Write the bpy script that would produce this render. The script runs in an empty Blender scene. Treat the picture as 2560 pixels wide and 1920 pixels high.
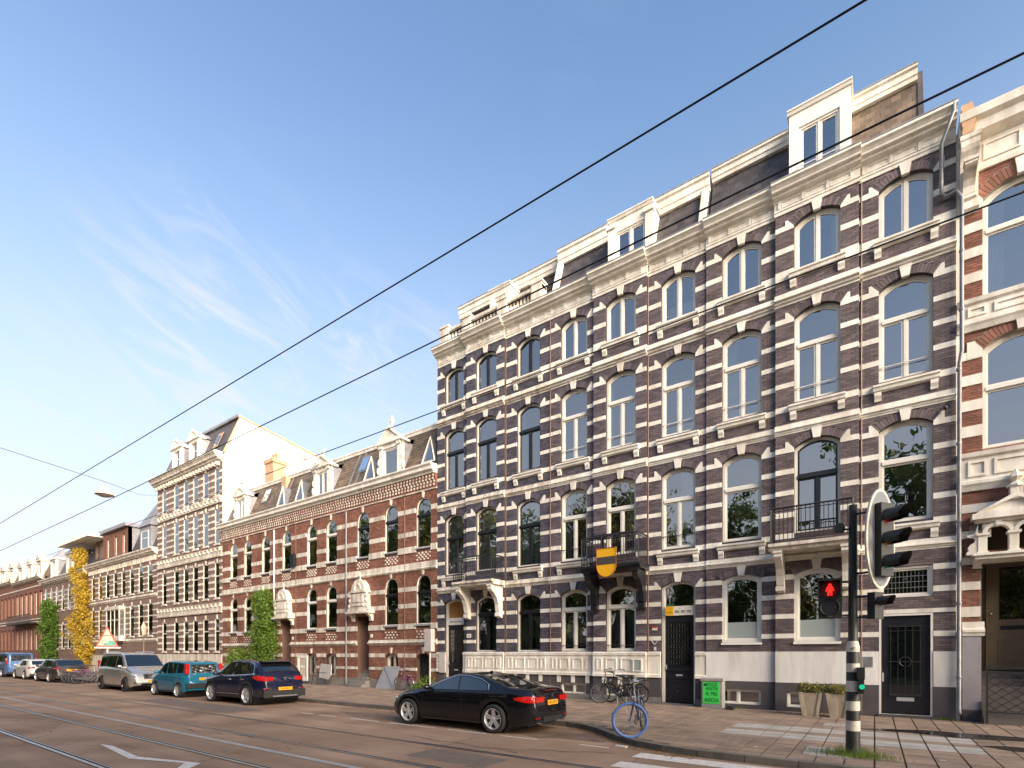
import bpy, bmesh, math, random
from math import sin, cos, pi, radians, sqrt, atan2
from mathutils import Vector, Matrix
random.seed(7)
SC = bpy.context.scene
COL = SC.collection
Y0 = 17.55          # facade plane of the terrace
PAV = 0.12          # pavement level
# ---------------------------------------------------------------- camera, sky, sun, exposure
cam = bpy.data.cameras.new('camera'); camo = bpy.data.objects.new('camera', cam); COL.objects.link(camo)
cam.sensor_width = 36.0; cam.lens = 36.0 * 1285 / 2560
cam.shift_y = 674 / 2560
cam.clip_end = 3000
camo.location = (0, 0, 1.85); camo.rotation_euler = (pi / 2, 0, radians(35.2))
SC.camera = camo
SUN_AZ = radians(-22)       # from +X (along the street, right) towards the viewer's side
SUN_EL = radians(17)
tosun = Vector((cos(SUN_AZ) * cos(SUN_EL), sin(SUN_AZ) * cos(SUN_EL), sin(SUN_EL)))
world = bpy.data.worlds.new('World'); SC.world = world; world.use_nodes = True
def make_world():
    nt = world.node_tree; n = nt.nodes; l = nt.links; n.clear()
    out = n.new('ShaderNodeOutputWorld'); bg = n.new('ShaderNodeBackground'); bg.inputs[1].default_value = 0.116
    sky = n.new('ShaderNodeTexSky'); sky.sky_type = 'NISHITA'; sky.sun_disc = False
    sky.sun_elevation = SUN_EL; sky.sun_rotation = atan2(tosun.x, tosun.y)
    sky.air_density = 1.0; sky.dust_density = 0.15; sky.ozone_density = 2.2; sky.altitude = 0
    tc = n.new('ShaderNodeTexCoord')
    def math_(op, a, b=None, clamp=False):
        m = n.new('ShaderNodeMath'); m.operation = op; m.use_clamp = clamp
        for k, v in enumerate((a, b)):
            if v is None: continue
            if isinstance(v, (int, float)): m.inputs[k].default_value = v
            else: l.new(v, m.inputs[k])
        return m.outputs[0]
    def rng(v, a, b, c=0.0, d=1.0):
        m = n.new('ShaderNodeMapRange'); m.inputs[1].default_value = a; m.inputs[2].default_value = b; m.inputs[3].default_value = c; m.inputs[4].default_value = d; m.interpolation_type = 'SMOOTHSTEP'; l.new(v, m.inputs[0]); return m.outputs[0]
    def dist(v):
        d = n.new('ShaderNodeVectorMath'); d.operation = 'DISTANCE'; d.inputs[1].default_value = v; l.new(tc.outputs['Generated'], d.inputs[0]); return d.outputs['Value']
    # thin cirrus: streaks sheared across the western sky, thickest in a few banks
    sep = n.new('ShaderNodeSeparateXYZ'); l.new(tc.outputs['Generated'], sep.inputs[0])
    p = math_('ADD', math_('MULTIPLY', sep.outputs['X'], .82), math_('MULTIPLY', sep.outputs['Y'], .57))
    a = math_('ADD', math_('MULTIPLY', p, .86), math_('MULTIPLY', sep.outputs['Z'], -.5)); b = math_('ADD', math_('MULTIPLY', p, .5), math_('MULTIPLY', sep.outputs['Z'], .86))
    cv = n.new('ShaderNodeCombineXYZ'); l.new(math_('MULTIPLY', a, 5.2), cv.inputs[0]); l.new(math_('MULTIPLY', b, 13.0), cv.inputs[1])
    nz = n.new('ShaderNodeTexNoise'); nz.inputs['Scale'].default_value = 1.25; nz.inputs['Detail'].default_value = 10; nz.inputs['Roughness'].default_value = 0.6; nz.inputs['Distortion'].default_value = 1.3; l.new(cv.outputs[0], nz.inputs['Vector'])
    nb = n.new('ShaderNodeTexNoise'); nb.inputs['Scale'].default_value = 2.4; nb.inputs['Detail'].default_value = 4; l.new(tc.outputs['Generated'], nb.inputs['Vector'])
    bank = math_('MAXIMUM', math_('MAXIMUM', rng(dist((-.80, .39, .45)), .27, .03), math_('MULTIPLY', rng(dist((-.68, .58, .45)), .22, .02), .9)), math_('MULTIPLY', rng(dist((-.94, .20, .28)), .25, .04), .6))
    wide = math_('MULTIPLY', rng(nb.outputs[0], .55, .75), .08)
    cov = math_('MULTIPLY', rng(nz.outputs[0], .42, .74), math_('ADD', bank, wide, True))
    mix = n.new('ShaderNodeMixRGB'); mix.inputs[2].default_value = (2.95, 2.9, 2.85, 1)
    l.new(math_('MULTIPLY', cov, .62), mix.inputs[0]); l.new(sky.outputs[0], mix.inputs[1])
    # milky haze low over the horizon
    hz = n.new('ShaderNodeMixRGB'); hz.inputs[2].default_value = (2.45, 2.38, 2.32, 1); l.new(math_('MULTIPLY', rng(sep.outputs['Z'], .80, .0), .92), hz.inputs[0]); l.new(mix.outputs[0], hz.inputs[1])
    l.new(hz.outputs[0], bg.inputs[0]); l.new(bg.outputs[0], out.inputs[0])
make_world()
sl = bpy.data.lights.new('sun', 'SUN'); sl.energy = 4.9; sl.angle = radians(48); sl.color = (1.0, 0.83, 0.65)
so = bpy.data.objects.new('sun', sl); COL.objects.link(so); so.rotation_euler = tosun.to_track_quat('Z', 'Y').to_euler()
SC.view_settings.view_transform = 'Standard'; SC.view_settings.look = 'None'
SC.view_settings.exposure = 1.60; SC.view_settings.gamma = 1.0; SC.view_settings.use_curve_mapping = False
SC.render.engine = 'CYCLES'
SC.cycles.max_bounces = 5; SC.cycles.transparent_max_bounces = 8

# ---------------------------------------------------------------- materials
MATS = {}
def _nt(name):
    m = bpy.data.materials.new(name); m.use_nodes = True
    nt = m.node_tree; b = nt.nodes['Principled BSDF']; MATS[name] = m
    return m, nt, nt.nodes, nt.links, b
def lerp3(a, k): return tuple(max(0, min(1, c * k)) for c in a) + (1,)
def mat(name, col, rough=0.6, metal=0.0, var=0.0, scale=4.0, bump=0.0, bscale=60.0, rnd=0.0, col2=None, spec=0.5, coat=0.0, emit=None, estr=0.0, streak=False):
    """colour with soft mottling, optional per-piece variation and fine relief"""
    m, nt, n, l, b = _nt(name)
    b.inputs['Roughness'].default_value = rough; b.inputs['Metallic'].default_value = metal
    b.inputs['Specular IOR Level'].default_value = spec; b.inputs['Coat Weight'].default_value = coat; b.inputs['Coat Roughness'].default_value = 0.03
    b.inputs['Base Color'].default_value = (*col, 1)
    src = None
    tc = n.new('ShaderNodeTexCoord')
    geo = n.new('ShaderNodeNewGeometry')
    if var > 0:
        mp = n.new('ShaderNodeMapping'); l.new(geo.outputs['Position'], mp.inputs[0])
        if streak: mp.inputs['Scale'].default_value = (1.0, 1.0, 0.16)
        nz = n.new('ShaderNodeTexNoise'); nz.inputs['Scale'].default_value = scale; nz.inputs['Detail'].default_value = 7; nz.inputs['Roughness'].default_value = 0.65
        l.new(mp.outputs[0], nz.inputs['Vector'])
        cr = n.new('ShaderNodeValToRGB'); e = cr.color_ramp.elements
        e[0].position = 0.30; e[0].color = lerp3(col2 or col, 1 - var); e[1].position = 0.62; e[1].color = lerp3(col, 1 + var * 0.35)
        l.new(nz.outputs[0], cr.inputs[0]); src = cr.outputs[0]
    if rnd > 0:
        oi = n.new('ShaderNodeObjectInfo')
        ad = n.new('ShaderNodeMath'); ad.operation = 'ADD'; l.new(oi.outputs['Random'], ad.inputs[0]); l.new(geo.outputs['Random Per Island'], ad.inputs[1])
        fr = n.new('ShaderNodeMath'); fr.operation = 'FRACT'; l.new(ad.outputs[0], fr.inputs[0])
        mr = n.new('ShaderNodeMapRange'); mr.inputs[3].default_value = 1 - rnd; mr.inputs[4].default_value = 1 + rnd * 0.8
        l.new(fr.outputs[0], mr.inputs[0])
        mx = n.new('ShaderNodeMixRGB'); mx.blend_type = 'MULTIPLY'; mx.inputs[0].default_value = 1
        if src: l.new(src, mx.inputs[1])
        else: mx.inputs[1].default_value = (*col, 1)
        l.new(mr.outputs[0], mx.inputs[2]); src = mx.outputs[0]
    if src: l.new(src, b.inputs['Base Color'])
    if bump > 0:
        nb = n.new('ShaderNodeTexNoise'); nb.inputs['Scale'].default_value = bscale; nb.inputs['Detail'].default_value = 4
        l.new(geo.outputs['Position'], nb.inputs['Vector'])
        bp = n.new('ShaderNodeBump'); bp.inputs['Strength'].default_value = bump; bp.inputs['Distance'].default_value = 0.01
        l.new(nb.outputs[0], bp.inputs['Height']); l.new(bp.outputs[0], b.inputs['Normal'])
        mrr = n.new('ShaderNodeMapRange'); mrr.inputs[3].default_value = max(0, rough - 0.12); mrr.inputs[4].default_value = min(1, rough + 0.12)
        l.new(nb.outputs[0], mrr.inputs[0]); l.new(mrr.outputs[0], b.inputs['Roughness'])
    if emit:
        b.inputs['Emission Color'].default_value = (*emit, 1); b.inputs['Emission Strength'].default_value = estr
    return m
def glass(name, tint=(0.75, 0.8, 0.85), base=0.30, rough=0.004):
    """window pane: mirrors the street, lets some of the room through"""
    m, nt, n, l, b = _nt(name); n.remove(b)
    out = [x for x in n if x.type == 'OUTPUT_MATERIAL'][0]
    tr = n.new('ShaderNodeBsdfTransparent'); tr.inputs[0].default_value = (*tint, 1)
    gl = n.new('ShaderNodeBsdfGlossy'); gl.inputs['Roughness'].default_value = rough; gl.inputs['Color'].default_value = (0.96, 0.95, 0.96, 1)
    fr = n.new('ShaderNodeFresnel'); fr.inputs[0].default_value = 1.6
    mr = n.new('ShaderNodeMapRange'); mr.inputs[3].default_value = base; mr.inputs[4].default_value = 1.0
    geo = n.new('ShaderNodeNewGeometry'); nb = n.new('ShaderNodeTexNoise'); nb.inputs['Scale'].default_value = 1.3
    l.new(geo.outputs['Position'], nb.inputs['Vector'])
    bp = n.new('ShaderNodeBump'); bp.inputs['Strength'].default_value = 0.12; bp.inputs['Distance'].default_value = 0.05
    l.new(nb.outputs[0], bp.inputs['Height']); l.new(bp.outputs[0], gl.inputs['Normal'])
    l.new(fr.outputs[0], mr.inputs[0])
    mx = n.new('ShaderNodeMixShader'); l.new(mr.outputs[0], mx.inputs[0]); l.new(tr.outputs[0], mx.inputs[1]); l.new(gl.outputs[0], mx.inputs[2])
    l.new(mx.outputs[0], out.inputs[0])
    return m
def leafmat(name, col, col2):
    m, nt, n, l, b = _nt(name)
    geo = n.new('ShaderNodeNewGeometry'); cr = n.new('ShaderNodeValToRGB')
    cr.color_ramp.elements[0].color = (*col, 1); cr.color_ramp.elements[1].color = (*col2, 1)
    l.new(geo.outputs['Random Per Island'], cr.inputs[0]); l.new(cr.outputs[0], b.inputs['Base Color'])
    b.inputs['Roughness'].default_value = 0.55
    tl = n.new('ShaderNodeBsdfTranslucent'); l.new(cr.outputs[0], tl.inputs[0])
    mx = n.new('ShaderNodeMixShader'); mx.inputs[0].default_value = 0.3
    out = [x for x in n if x.type == 'OUTPUT_MATERIAL'][0]
    l.new(b.outputs[0], mx.inputs[1]); l.new(tl.outputs[0], mx.inputs[2]); l.new(mx.outputs[0], out.inputs[0])
    return m
def paint(name, col, metal=0.0, rough=0.5):
    m, nt, n, l, b = _nt(name)
    b.inputs['Base Color'].default_value = (*col, 1); b.inputs['Metallic'].default_value = metal; b.inputs['Roughness'].default_value = rough
    b.inputs['Coat Weight'].default_value = 1.0; b.inputs['Specular IOR Level'].default_value = 0.5 if metal > .5 else 0.12
    geo = n.new('ShaderNodeNewGeometry'); nb = n.new('ShaderNodeTexNoise'); nb.inputs['Scale'].default_value = 9; nb.inputs['Detail'].default_value = 8
    l.new(geo.outputs['Position'], nb.inputs['Vector'])
    mr = n.new('ShaderNodeMapRange'); mr.inputs[1].default_value = 0.4; mr.inputs[2].default_value = 0.75; mr.inputs[3].default_value = 0.012; mr.inputs[4].default_value = 0.05
    l.new(nb.outputs[0], mr.inputs[0]); l.new(mr.outputs[0], b.inputs['Coat Roughness'])
    return m
def asphalt():
    m, nt, n, l, b = _nt('asphalt')
    geo = n.new('ShaderNodeNewGeometry')
    n1 = n.new('ShaderNodeTexNoise'); n1.inputs['Scale'].default_value = 55; n1.inputs['Detail'].default_value = 3
    n2 = n.new('ShaderNodeTexNoise'); n2.inputs['Scale'].default_value = 0.55; n2.inputs['Detail'].default_value = 6
    mp = n.new('ShaderNodeMapping'); mp.inputs['Scale'].default_value = (0.06, 1.6, 1); n3 = n.new('ShaderNodeTexNoise'); n3.inputs['Scale'].default_value = 1.0; n3.inputs['Detail'].default_value = 4
    l.new(geo.outputs['Position'], n1.inputs['Vector']); l.new(geo.outputs['Position'], n2.inputs['Vector']); l.new(geo.outputs['Position'], mp.inputs[0]); l.new(mp.outputs[0], n3.inputs['Vector'])
    c1 = n.new('ShaderNodeValToRGB'); e = c1.color_ramp.elements; e[0].position = .3; e[0].color = (0.248, 0.172, 0.122, 1); e[1].position = .7; e[1].color = (0.400, 0.285, 0.208, 1)
    l.new(n1.outputs[0], c1.inputs[0])
    c2 = n.new('ShaderNodeValToRGB'); e = c2.color_ramp.elements; e[0].position = .32; e[0].color = (0.66, 0.62, 0.59, 1); e[1].position = .68; e[1].color = (1.12, 1.1, 1.08, 1)
    l.new(n2.outputs[0], c2.inputs[0])
    c3 = n.new('ShaderNodeValToRGB'); e = c3.color_ramp.elements; e[0].position = .35; e[0].color = (0.82, 0.81, 0.8, 1); e[1].position = .65; e[1].color = (1.05, 1.05, 1.05, 1)
    l.new(n3.outputs[0], c3.inputs[0])
    m1 = n.new('ShaderNodeMixRGB'); m1.blend_type = 'MULTIPLY'; m1.inputs[0].default_value = 1; l.new(c1.outputs[0], m1.inputs[1]); l.new(c2.outputs[0], m1.inputs[2])
    m2 = n.new('ShaderNodeMixRGB'); m2.blend_type = 'MULTIPLY'; m2.inputs[0].default_value = 1; l.new(m1.outputs[0], m2.inputs[1]); l.new(c3.outputs[0], m2.inputs[2])
    # tar-sealed cracks
    vo = n.new('ShaderNodeTexVoronoi'); vo.feature = 'DISTANCE_TO_EDGE'; vo.inputs['Scale'].default_value = 0.23
    wv = n.new('ShaderNodeTexNoise'); wv.inputs['Scale'].default_value = 1.2; wv.inputs['Detail'].default_value = 5
    va = n.new('ShaderNodeVectorMath'); va.operation = 'MULTIPLY_ADD'; va.inputs[1].default_value = (1.5, 1.5, 0)
    l.new(geo.outputs['Position'], wv.inputs['Vector']); l.new(wv.outputs[1], va.inputs[0]); l.new(geo.outputs['Position'], va.inputs[2]); l.new(va.outputs[0], vo.inputs['Vector'])
    ck = n.new('ShaderNodeMapRange'); ck.inputs[1].default_value = 0.0; ck.inputs[2].default_value = 0.006; ck.inputs[3].default_value = 0.55; ck.inputs[4].default_value = 1.0
    l.new(vo.outputs['Distance'], ck.inputs[0])
    m3 = n.new('ShaderNodeMixRGB'); m3.blend_type = 'MULTIPLY'; m3.inputs[0].default_value = 1; l.new(m2.outputs[0], m3.inputs[1]); l.new(ck.outputs[0], m3.inputs[2])
    l.new(m3.outputs[0], b.inputs['Base Color'])
    b.inputs['Roughness'].default_value = 0.9; b.inputs['Specular IOR Level'].default_value = 0.15
    bp = n.new('ShaderNodeBump'); bp.inputs['Strength'].default_value = 0.5; bp.inputs['Distance'].default_value = 0.006
    l.new(n1.outputs[0], bp.inputs['Height']); l.new(bp.outputs[0], b.inputs['Normal'])
    return m

CREAM = (0.77, 0.735, 0.665)
M_white = mat('cream_paint', CREAM, 0.55, var=0.13, scale=2.6, bump=0.15, bscale=30, streak=True, col2=(0.62, 0.56, 0.46))
M_wfr = mat('white_window_paint', (0.74, 0.71, 0.64), 0.4, var=0.06, scale=3)
M_stone = mat('weathered_white_stone', (0.68, 0.625, 0.54), 0.7, var=0.35, scale=3.5, bump=0.3, bscale=25, streak=True, col2=(0.45, 0.38, 0.30))
M_blk = mat('black_paint', (0.012, 0.013, 0.016), 0.35, var=0.2, scale=5)
M_door = mat('dark_door_paint', (0.016, 0.017, 0.024), 0.3, var=0.2, scale=3)
M_iron = mat('black_iron', (0.018, 0.018, 0.02), 0.5, bump=0.2, bscale=80)
M_glass = glass('window_glass', base=0.30)
M_glassd = glass('dark_window_glass', (0.5, 0.53, 0.55), base=0.26)
M_room = mat('dim_room', (0.10, 0.095, 0.09), 0.9)
M_curt = mat('pale_curtain', (0.52, 0.53, 0.44), 0.9, var=0.15, scale=3)
M_curtg = mat('grey_green_curtain', (0.30, 0.34, 0.25), 0.9, var=0.15, scale=3)
M_frost = mat('frosted_film', (0.30, 0.345, 0.33), 0.35)
M_plas_w = mat('white_plaster', (0.72, 0.695, 0.66), 0.75, var=0.16, scale=1.4, bump=0.25, bscale=22, col2=(0.56, 0.53, 0.48), streak=True)
M_bp1 = mat('blue_black_brick', (0.084, 0.077, 0.098), 0.6, rnd=0.34, bump=0.3, bscale=90, var=0.32, scale=1.2)
M_bp2 = mat('purple_brown_brick', (0.122, 0.096, 0.108), 0.6, rnd=0.34, bump=0.3, bscale=90, var=0.32, scale=1.2)
M_bp3 = mat('brown_purple_brick', (0.140, 0.106, 0.106), 0.6, rnd=0.34, bump=0.3, bscale=90, var=0.32, scale=1.2)
M_mo = mat('dark_mortar', (0.05, 0.042, 0.044), 0.8)
M_mr = mat('grey_mortar', (0.30, 0.26, 0.22), 0.9, var=0.2)
M_red = mat('red_brick', (0.258, 0.116, 0.076), 0.75, rnd=0.30, bump=0.4, bscale=80, var=0.22, scale=0.8, col2=(0.20, 0.078, 0.05))
M_redd = mat('dark_red_brick', (0.225, 0.088, 0.055), 0.75, rnd=0.30, bump=0.4, bscale=80, var=0.2, scale=0.8)
M_mrd = mat('brown_mortar', (0.12, 0.07, 0.05), 0.9)
M_plin = mat('dark_grey_plinth', (0.075, 0.066, 0.070), 0.7, var=0.2, scale=2.5, bump=0.3, bscale=40)
M_base = mat('grey_base_stone', (0.20, 0.185, 0.17), 0.8, var=0.35, scale=3, bump=0.4, bscale=30)
M_slate = mat('roof_slate', (0.072, 0.062, 0.062), 0.55, rnd=0.35, var=0.3, scale=1.5, bump=0.3, bscale=40)
M_slateb = mat('brown_roof_slate', (0.150, 0.110, 0.078), 0.65, rnd=0.35, var=0.35, scale=1.0, bump=0.3, bscale=40)
M_lead = mat('grey_lead', (0.25, 0.25, 0.27), 0.5, var=0.25, scale=2)
M_zinc = mat('zinc', (0.20, 0.205, 0.22), 0.5, metal=0.25, var=0.25, scale=5)
M_warmbr = mat('warm_brown_tone', (0.22, 0.14, 0.10), 0.5, metal=0.2, var=0.2)  # warm tone painted for glowing facade edges; also colours the wire clamp
M_gable = mat('white_render', (0.80, 0.76, 0.70), 0.8, var=0.08, scale=0.8)
M_terra = mat('pale_terracotta', (0.52, 0.33, 0.20), 0.8, var=0.2, scale=3)
M_asph = asphalt()
M_tile = mat('concrete_paver', (0.270, 0.190, 0.136), 0.8, rnd=0.09, var=0.22, scale=1.6, bump=0.4, bscale=120, col2=(0.195, 0.148, 0.115))
M_grout = mat('dirty_joint', (0.055, 0.048, 0.036), 0.95, var=0.4, scale=4)
M_wtile = mat('worn_white_paver', (0.36, 0.335, 0.305), 0.75, rnd=0.10, var=0.22, scale=3)
M_curb = mat('kerb_stone', (0.14, 0.122, 0.10), 0.8, rnd=0.15, var=0.35, scale=4, bump=0.5, bscale=50)
M_line = mat('road_paint', (0.58, 0.54, 0.50), 0.7, var=0.28, scale=9, bump=0.3, bscale=150)
M_lineg = mat('worn_road_paint', (0.34, 0.32, 0.30), 0.7, var=0.3, scale=7)
M_rail = mat('tram_rail_steel', (0.42, 0.41, 0.40), 0.32, metal=0.85, var=0.3, scale=6)
M_groove = mat('rail_groove', (0.015, 0.014, 0.013), 0.9)
M_tar = mat('tar_joint', (0.055, 0.047, 0.042), 0.8, var=0.4, scale=14)
M_rubber = mat('tyre_rubber', (0.016, 0.016, 0.017), 0.75)
M_plas = mat('black_plastic', (0.02, 0.02, 0.021), 0.5)
M_alloy = mat('alloy_wheel', (0.62, 0.62, 0.63), 0.3, metal=0.45)
M_alloyd = mat('dark_alloy', (0.05, 0.05, 0.055), 0.3, metal=0.7)
M_chrome = mat('chrome', (0.8, 0.8, 0.82), 0.08, metal=1.0)
M_cglass = None
def carglass():
    m, nt, n, l, b = _nt('car_glass')
    b.inputs['Base Color'].default_value = (0.006, 0.008, 0.009, 1); b.inputs['Roughness'].default_value = 0.02; b.inputs['IOR'].default_value = 1.9
    b.inputs['Coat Weight'].default_value = 1; b.inputs['Coat Roughness'].default_value = 0.0
    return m
M_cglass = carglass()
M_tail = mat('tail_lamp_red', (0.36, 0.008, 0.007), 0.12, coat=1.0, emit=(0.9, 0.02, 0.01), estr=0.03)
M_head = mat('head_lamp', (0.45, 0.47, 0.5), 0.08, metal=0.4, coat=1.0)
M_plate = mat('yellow_plate', (0.75, 0.36, 0.02), 0.45)
M_ink = mat('black_ink', (0.012, 0.012, 0.012), 0.6)

# ---------------------------------------------------------------- mesh helpers
ORG = {}
class MB:
    def __init__(s): s.v = []; s.f = []
    def add(s, vs, fs):
        k = len(s.v); s.v.extend(vs); s.f.extend([tuple(i + k for i in f) for f in fs]); return s
    def box(s, x0, x1, y0, y1, z0, z1):
        return s.add([(x0, y0, z0), (x1, y0, z0), (x1, y1, z0), (x0, y1, z0), (x0, y0, z1), (x1, y0, z1), (x1, y1, z1), (x0, y1, z1)],
                     [(0, 1, 5, 4), (1, 2, 6, 5), (2, 3, 7, 6), (3, 0, 4, 7), (4, 5, 6, 7), (3, 2, 1, 0)])
    def prism(s, poly, a, b, plane='xz'):
        n = len(poly)
        def P(u, v, w):
            return (u, w, v) if plane == 'xz' else ((w, u, v) if plane == 'yz' else (u, v, w))
        vs = [P(u, v, a) for u, v in poly] + [P(u, v, b) for u, v in poly]
        fs = [tuple(range(n)), tuple(range(2 * n - 1, n - 1, -1))] + [(i, n + i, n + (i + 1) % n, (i + 1) % n) for i in range(n)]
        return s.add(vs, fs)
    def ring(s, outer, inner, a, b):
        """closed frame in the xz plane between two outlines, from y=a (front) to y=b"""
        n = len(outer); vs = [(x, a, z) for x, z in outer] + [(x, a, z) for x, z in inner] + [(x, b, z) for x, z in outer] + [(x, b, z) for x, z in inner]
        fs = []
        for i in range(n):
            j = (i + 1) % n
            fs += [(i, j, n + j, n + i), (n + i, n + j, 3 * n + j, 3 * n + i), (i, 2 * n + i, 2 * n + j, j)]
        return s.add(vs, fs)
    def poly(s, pts): return s.add(list(pts), [tuple(range(len(pts)))])
    def grid(s, rows):
        m = len(rows[0]); vs = [p for r in rows for p in r]; fs = []
        for i in range(len(rows) - 1):
            for j in range(m - 1): fs.append((i * m + j, i * m + j + 1, (i + 1) * m + j + 1, (i + 1) * m + j))
        return s.add(vs, fs)
    def tube(s, path, r, n=6, closed=False, r2=None):
        path = [Vector(p) for p in path]; k = len(path); rows = []; up0 = None
        for i, p in enumerate(path):
            if closed: d = path[(i + 1) % k] - path[i - 1]
            else: d = path[min(i + 1, k - 1)] - path[max(i - 1, 0)]
            d.normalize()
            if up0 is None: up0 = Vector((0, 0, 1)) if abs(d.z) < 0.9 else Vector((1, 0, 0))
            a = d.cross(up0)
            if a.length < 1e-4: a = d.cross(Vector((0, 1, 0)))
            a.normalize(); b = d.cross(a); up0 = -b if False else up0
            rr = r if r2 is None else r + (r2 - r) * i / max(1, k - 1)
            rows.append([tuple(p + a * (rr * cos(2 * pi * j / n)) + b * (rr * sin(2 * pi * j / n))) for j in range(n)])
        vs = [q for row in rows for q in row]; fs = []
        for i in range(k if closed else k - 1):
            ii = (i + 1) % k
            for j in range(n): fs.append((i * n + j, i * n + (j + 1) % n, ii * n + (j + 1) % n, ii * n + j))
        if not closed: fs += [tuple(range(n - 1, -1, -1)), tuple(range((k - 1) * n, k * n))]
        return s.add(vs, fs)
    def lathe(s, prof, n=16, c=(0, 0, 0), axis='z'):
        vs = []; fs = []; m = len(prof)
        for i in range(n):
            a = 2 * pi * i / n
            for r, h in prof:
                p = (r * cos(a), r * sin(a), h)
                if axis == 'y': p = (r * cos(a), h, r * sin(a))
                elif axis == 'x': p = (h, r * cos(a), r * sin(a))
                vs.append((p[0] + c[0], p[1] + c[1], p[2] + c[2]))
        for i in range(n):
            j = (i + 1) % n
            for k in range(m - 1): fs.append((i * m + k, j * m + k, j * m + k + 1, i * m + k + 1))
        return s.add(vs, fs)
    def ell(s, c, r, n=12, m=8, rot=None):
        vs = []; fs = []
        for i in range(m + 1):
            t = pi * i / m
            for j in range(n):
                a = 2 * pi * j / n
                p = Vector((r[0] * sin(t) * cos(a), r[1] * sin(t) * sin(a), r[2] * cos(t)))
                if rot: p = rot @ p
                vs.append((p.x + c[0], p.y + c[1], p.z + c[2]))
        for i in range(m):
            for j in range(n): fs.append((i * n + j, (i + 1) * n + j, (i + 1) * n + (j + 1) % n, i * n + (j + 1) % n))
        return s.add(vs, fs)
    def build(s, name, m, parent=None, smooth=None, recalc=True, kind=None, label=None):
        o = ORG.get(parent.name, (0, 0, 0)) if parent else (0, 0, 0)
        me = bpy.data.meshes.new(name)
        me.from_pydata([(x - o[0], y - o[1], z - o[2]) for x, y, z in s.v], [], s.f)
        if recalc and len(s.f) < 30000:
            bm = bmesh.new(); bm.from_mesh(me); bmesh.ops.recalc_face_normals(bm, faces=bm.faces); bm.to_mesh(me); bm.free()
        me.materials.append(m)
        if smooth is not None:
            me.polygons.foreach_set('use_smooth', [True] * len(me.polygons))
            if smooth < 3: me.set_sharp_from_angle(angle=smooth)
        ob = bpy.data.objects.new(name, me); COL.objects.link(ob)
        if parent: ob.parent = parent; ORG[ob.name] = o
        if kind: ob['kind'] = kind
        if label: ob['label'] = label
        return ob
def thing(name, label, cat, loc=(0, 0, 0), rz=0.0, group=None, world=True):
    """Empty at the thing's base; world=True: its parts are written in world coordinates"""
    o = bpy.data.objects.new(name, None); COL.objects.link(o); o.location = loc; o.rotation_euler = (0, 0, rz); o.empty_display_size = 0.3
    o['label'] = label; o['category'] = cat
    if group: o['group'] = group
    ORG[o.name] = tuple(loc) if world else (0, 0, 0)
    return o
def tag(o, label, cat, group=None):
    o['label'] = label; o['category'] = cat
    if group: o['group'] = group
    return o
def struct(o): o['kind'] = 'structure'; return o
_UC = {}
def unit(m):
    if m.name not in _UC:
        b = MB().box(-.5, .5, -.5, .5, -.5, .5); me = bpy.data.meshes.new('block'); me.from_pydata(b.v, [], b.f); me.materials.append(m); _UC[m.name] = me
    return _UC[m.name]
def pieces(parent, name, m, boxes, limit=300, rest=None):
    """alike blocks: the first `limit` are objects of their own on shared mesh data, the rest one joined part"""
    o = ORG.get(parent.name, (0, 0, 0)) if parent else (0, 0, 0)
    me = unit(m)
    for b in boxes[:limit]:
        ob = bpy.data.objects.new(name, me)
        ob.location = ((b[0] + b[1]) / 2 - o[0], (b[2] + b[3]) / 2 - o[1], (b[4] + b[5]) / 2 - o[2])
        ob.scale = (b[1] - b[0], b[3] - b[2], b[5] - b[4]); COL.objects.link(ob)
        if parent: ob.parent = parent
    if len(boxes) > limit:
        q = MB()
        for b in boxes[limit:]: q.box(*b)
        q.build(rest or name + 's', m, parent, recalc=False, kind='stuff')
def text_part(s, size, m, parent, loc, rot, depth=0.002, align='CENTER', name='lettering', sx=1.0):
    cu = bpy.data.curves.new('lettering', 'FONT'); cu.body = s; cu.size = size; cu.align_x = align; cu.align_y = 'CENTER'; cu.extrude = depth; cu.resolution_u = 3
    co = bpy.data.objects.new('lettering', cu); COL.objects.link(co)
    me = bpy.data.meshes.new_from_object(co); bpy.data.objects.remove(co); bpy.data.curves.remove(cu)
    me.materials.clear(); me.materials.append(m)
    ob = bpy.data.objects.new(name, me); COL.objects.link(ob)
    o = ORG.get(parent.name, (0, 0, 0)) if parent else (0, 0, 0)
    ob.location = (loc[0] - o[0], loc[1] - o[1], loc[2] - o[2]); ob.rotation_euler = rot; ob.scale = (sx, 1, 1)
    if parent: ob.parent = parent
    return ob
FRONT = (pi / 2, 0, 0)      # lettering that faces the street (-Y)
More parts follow.
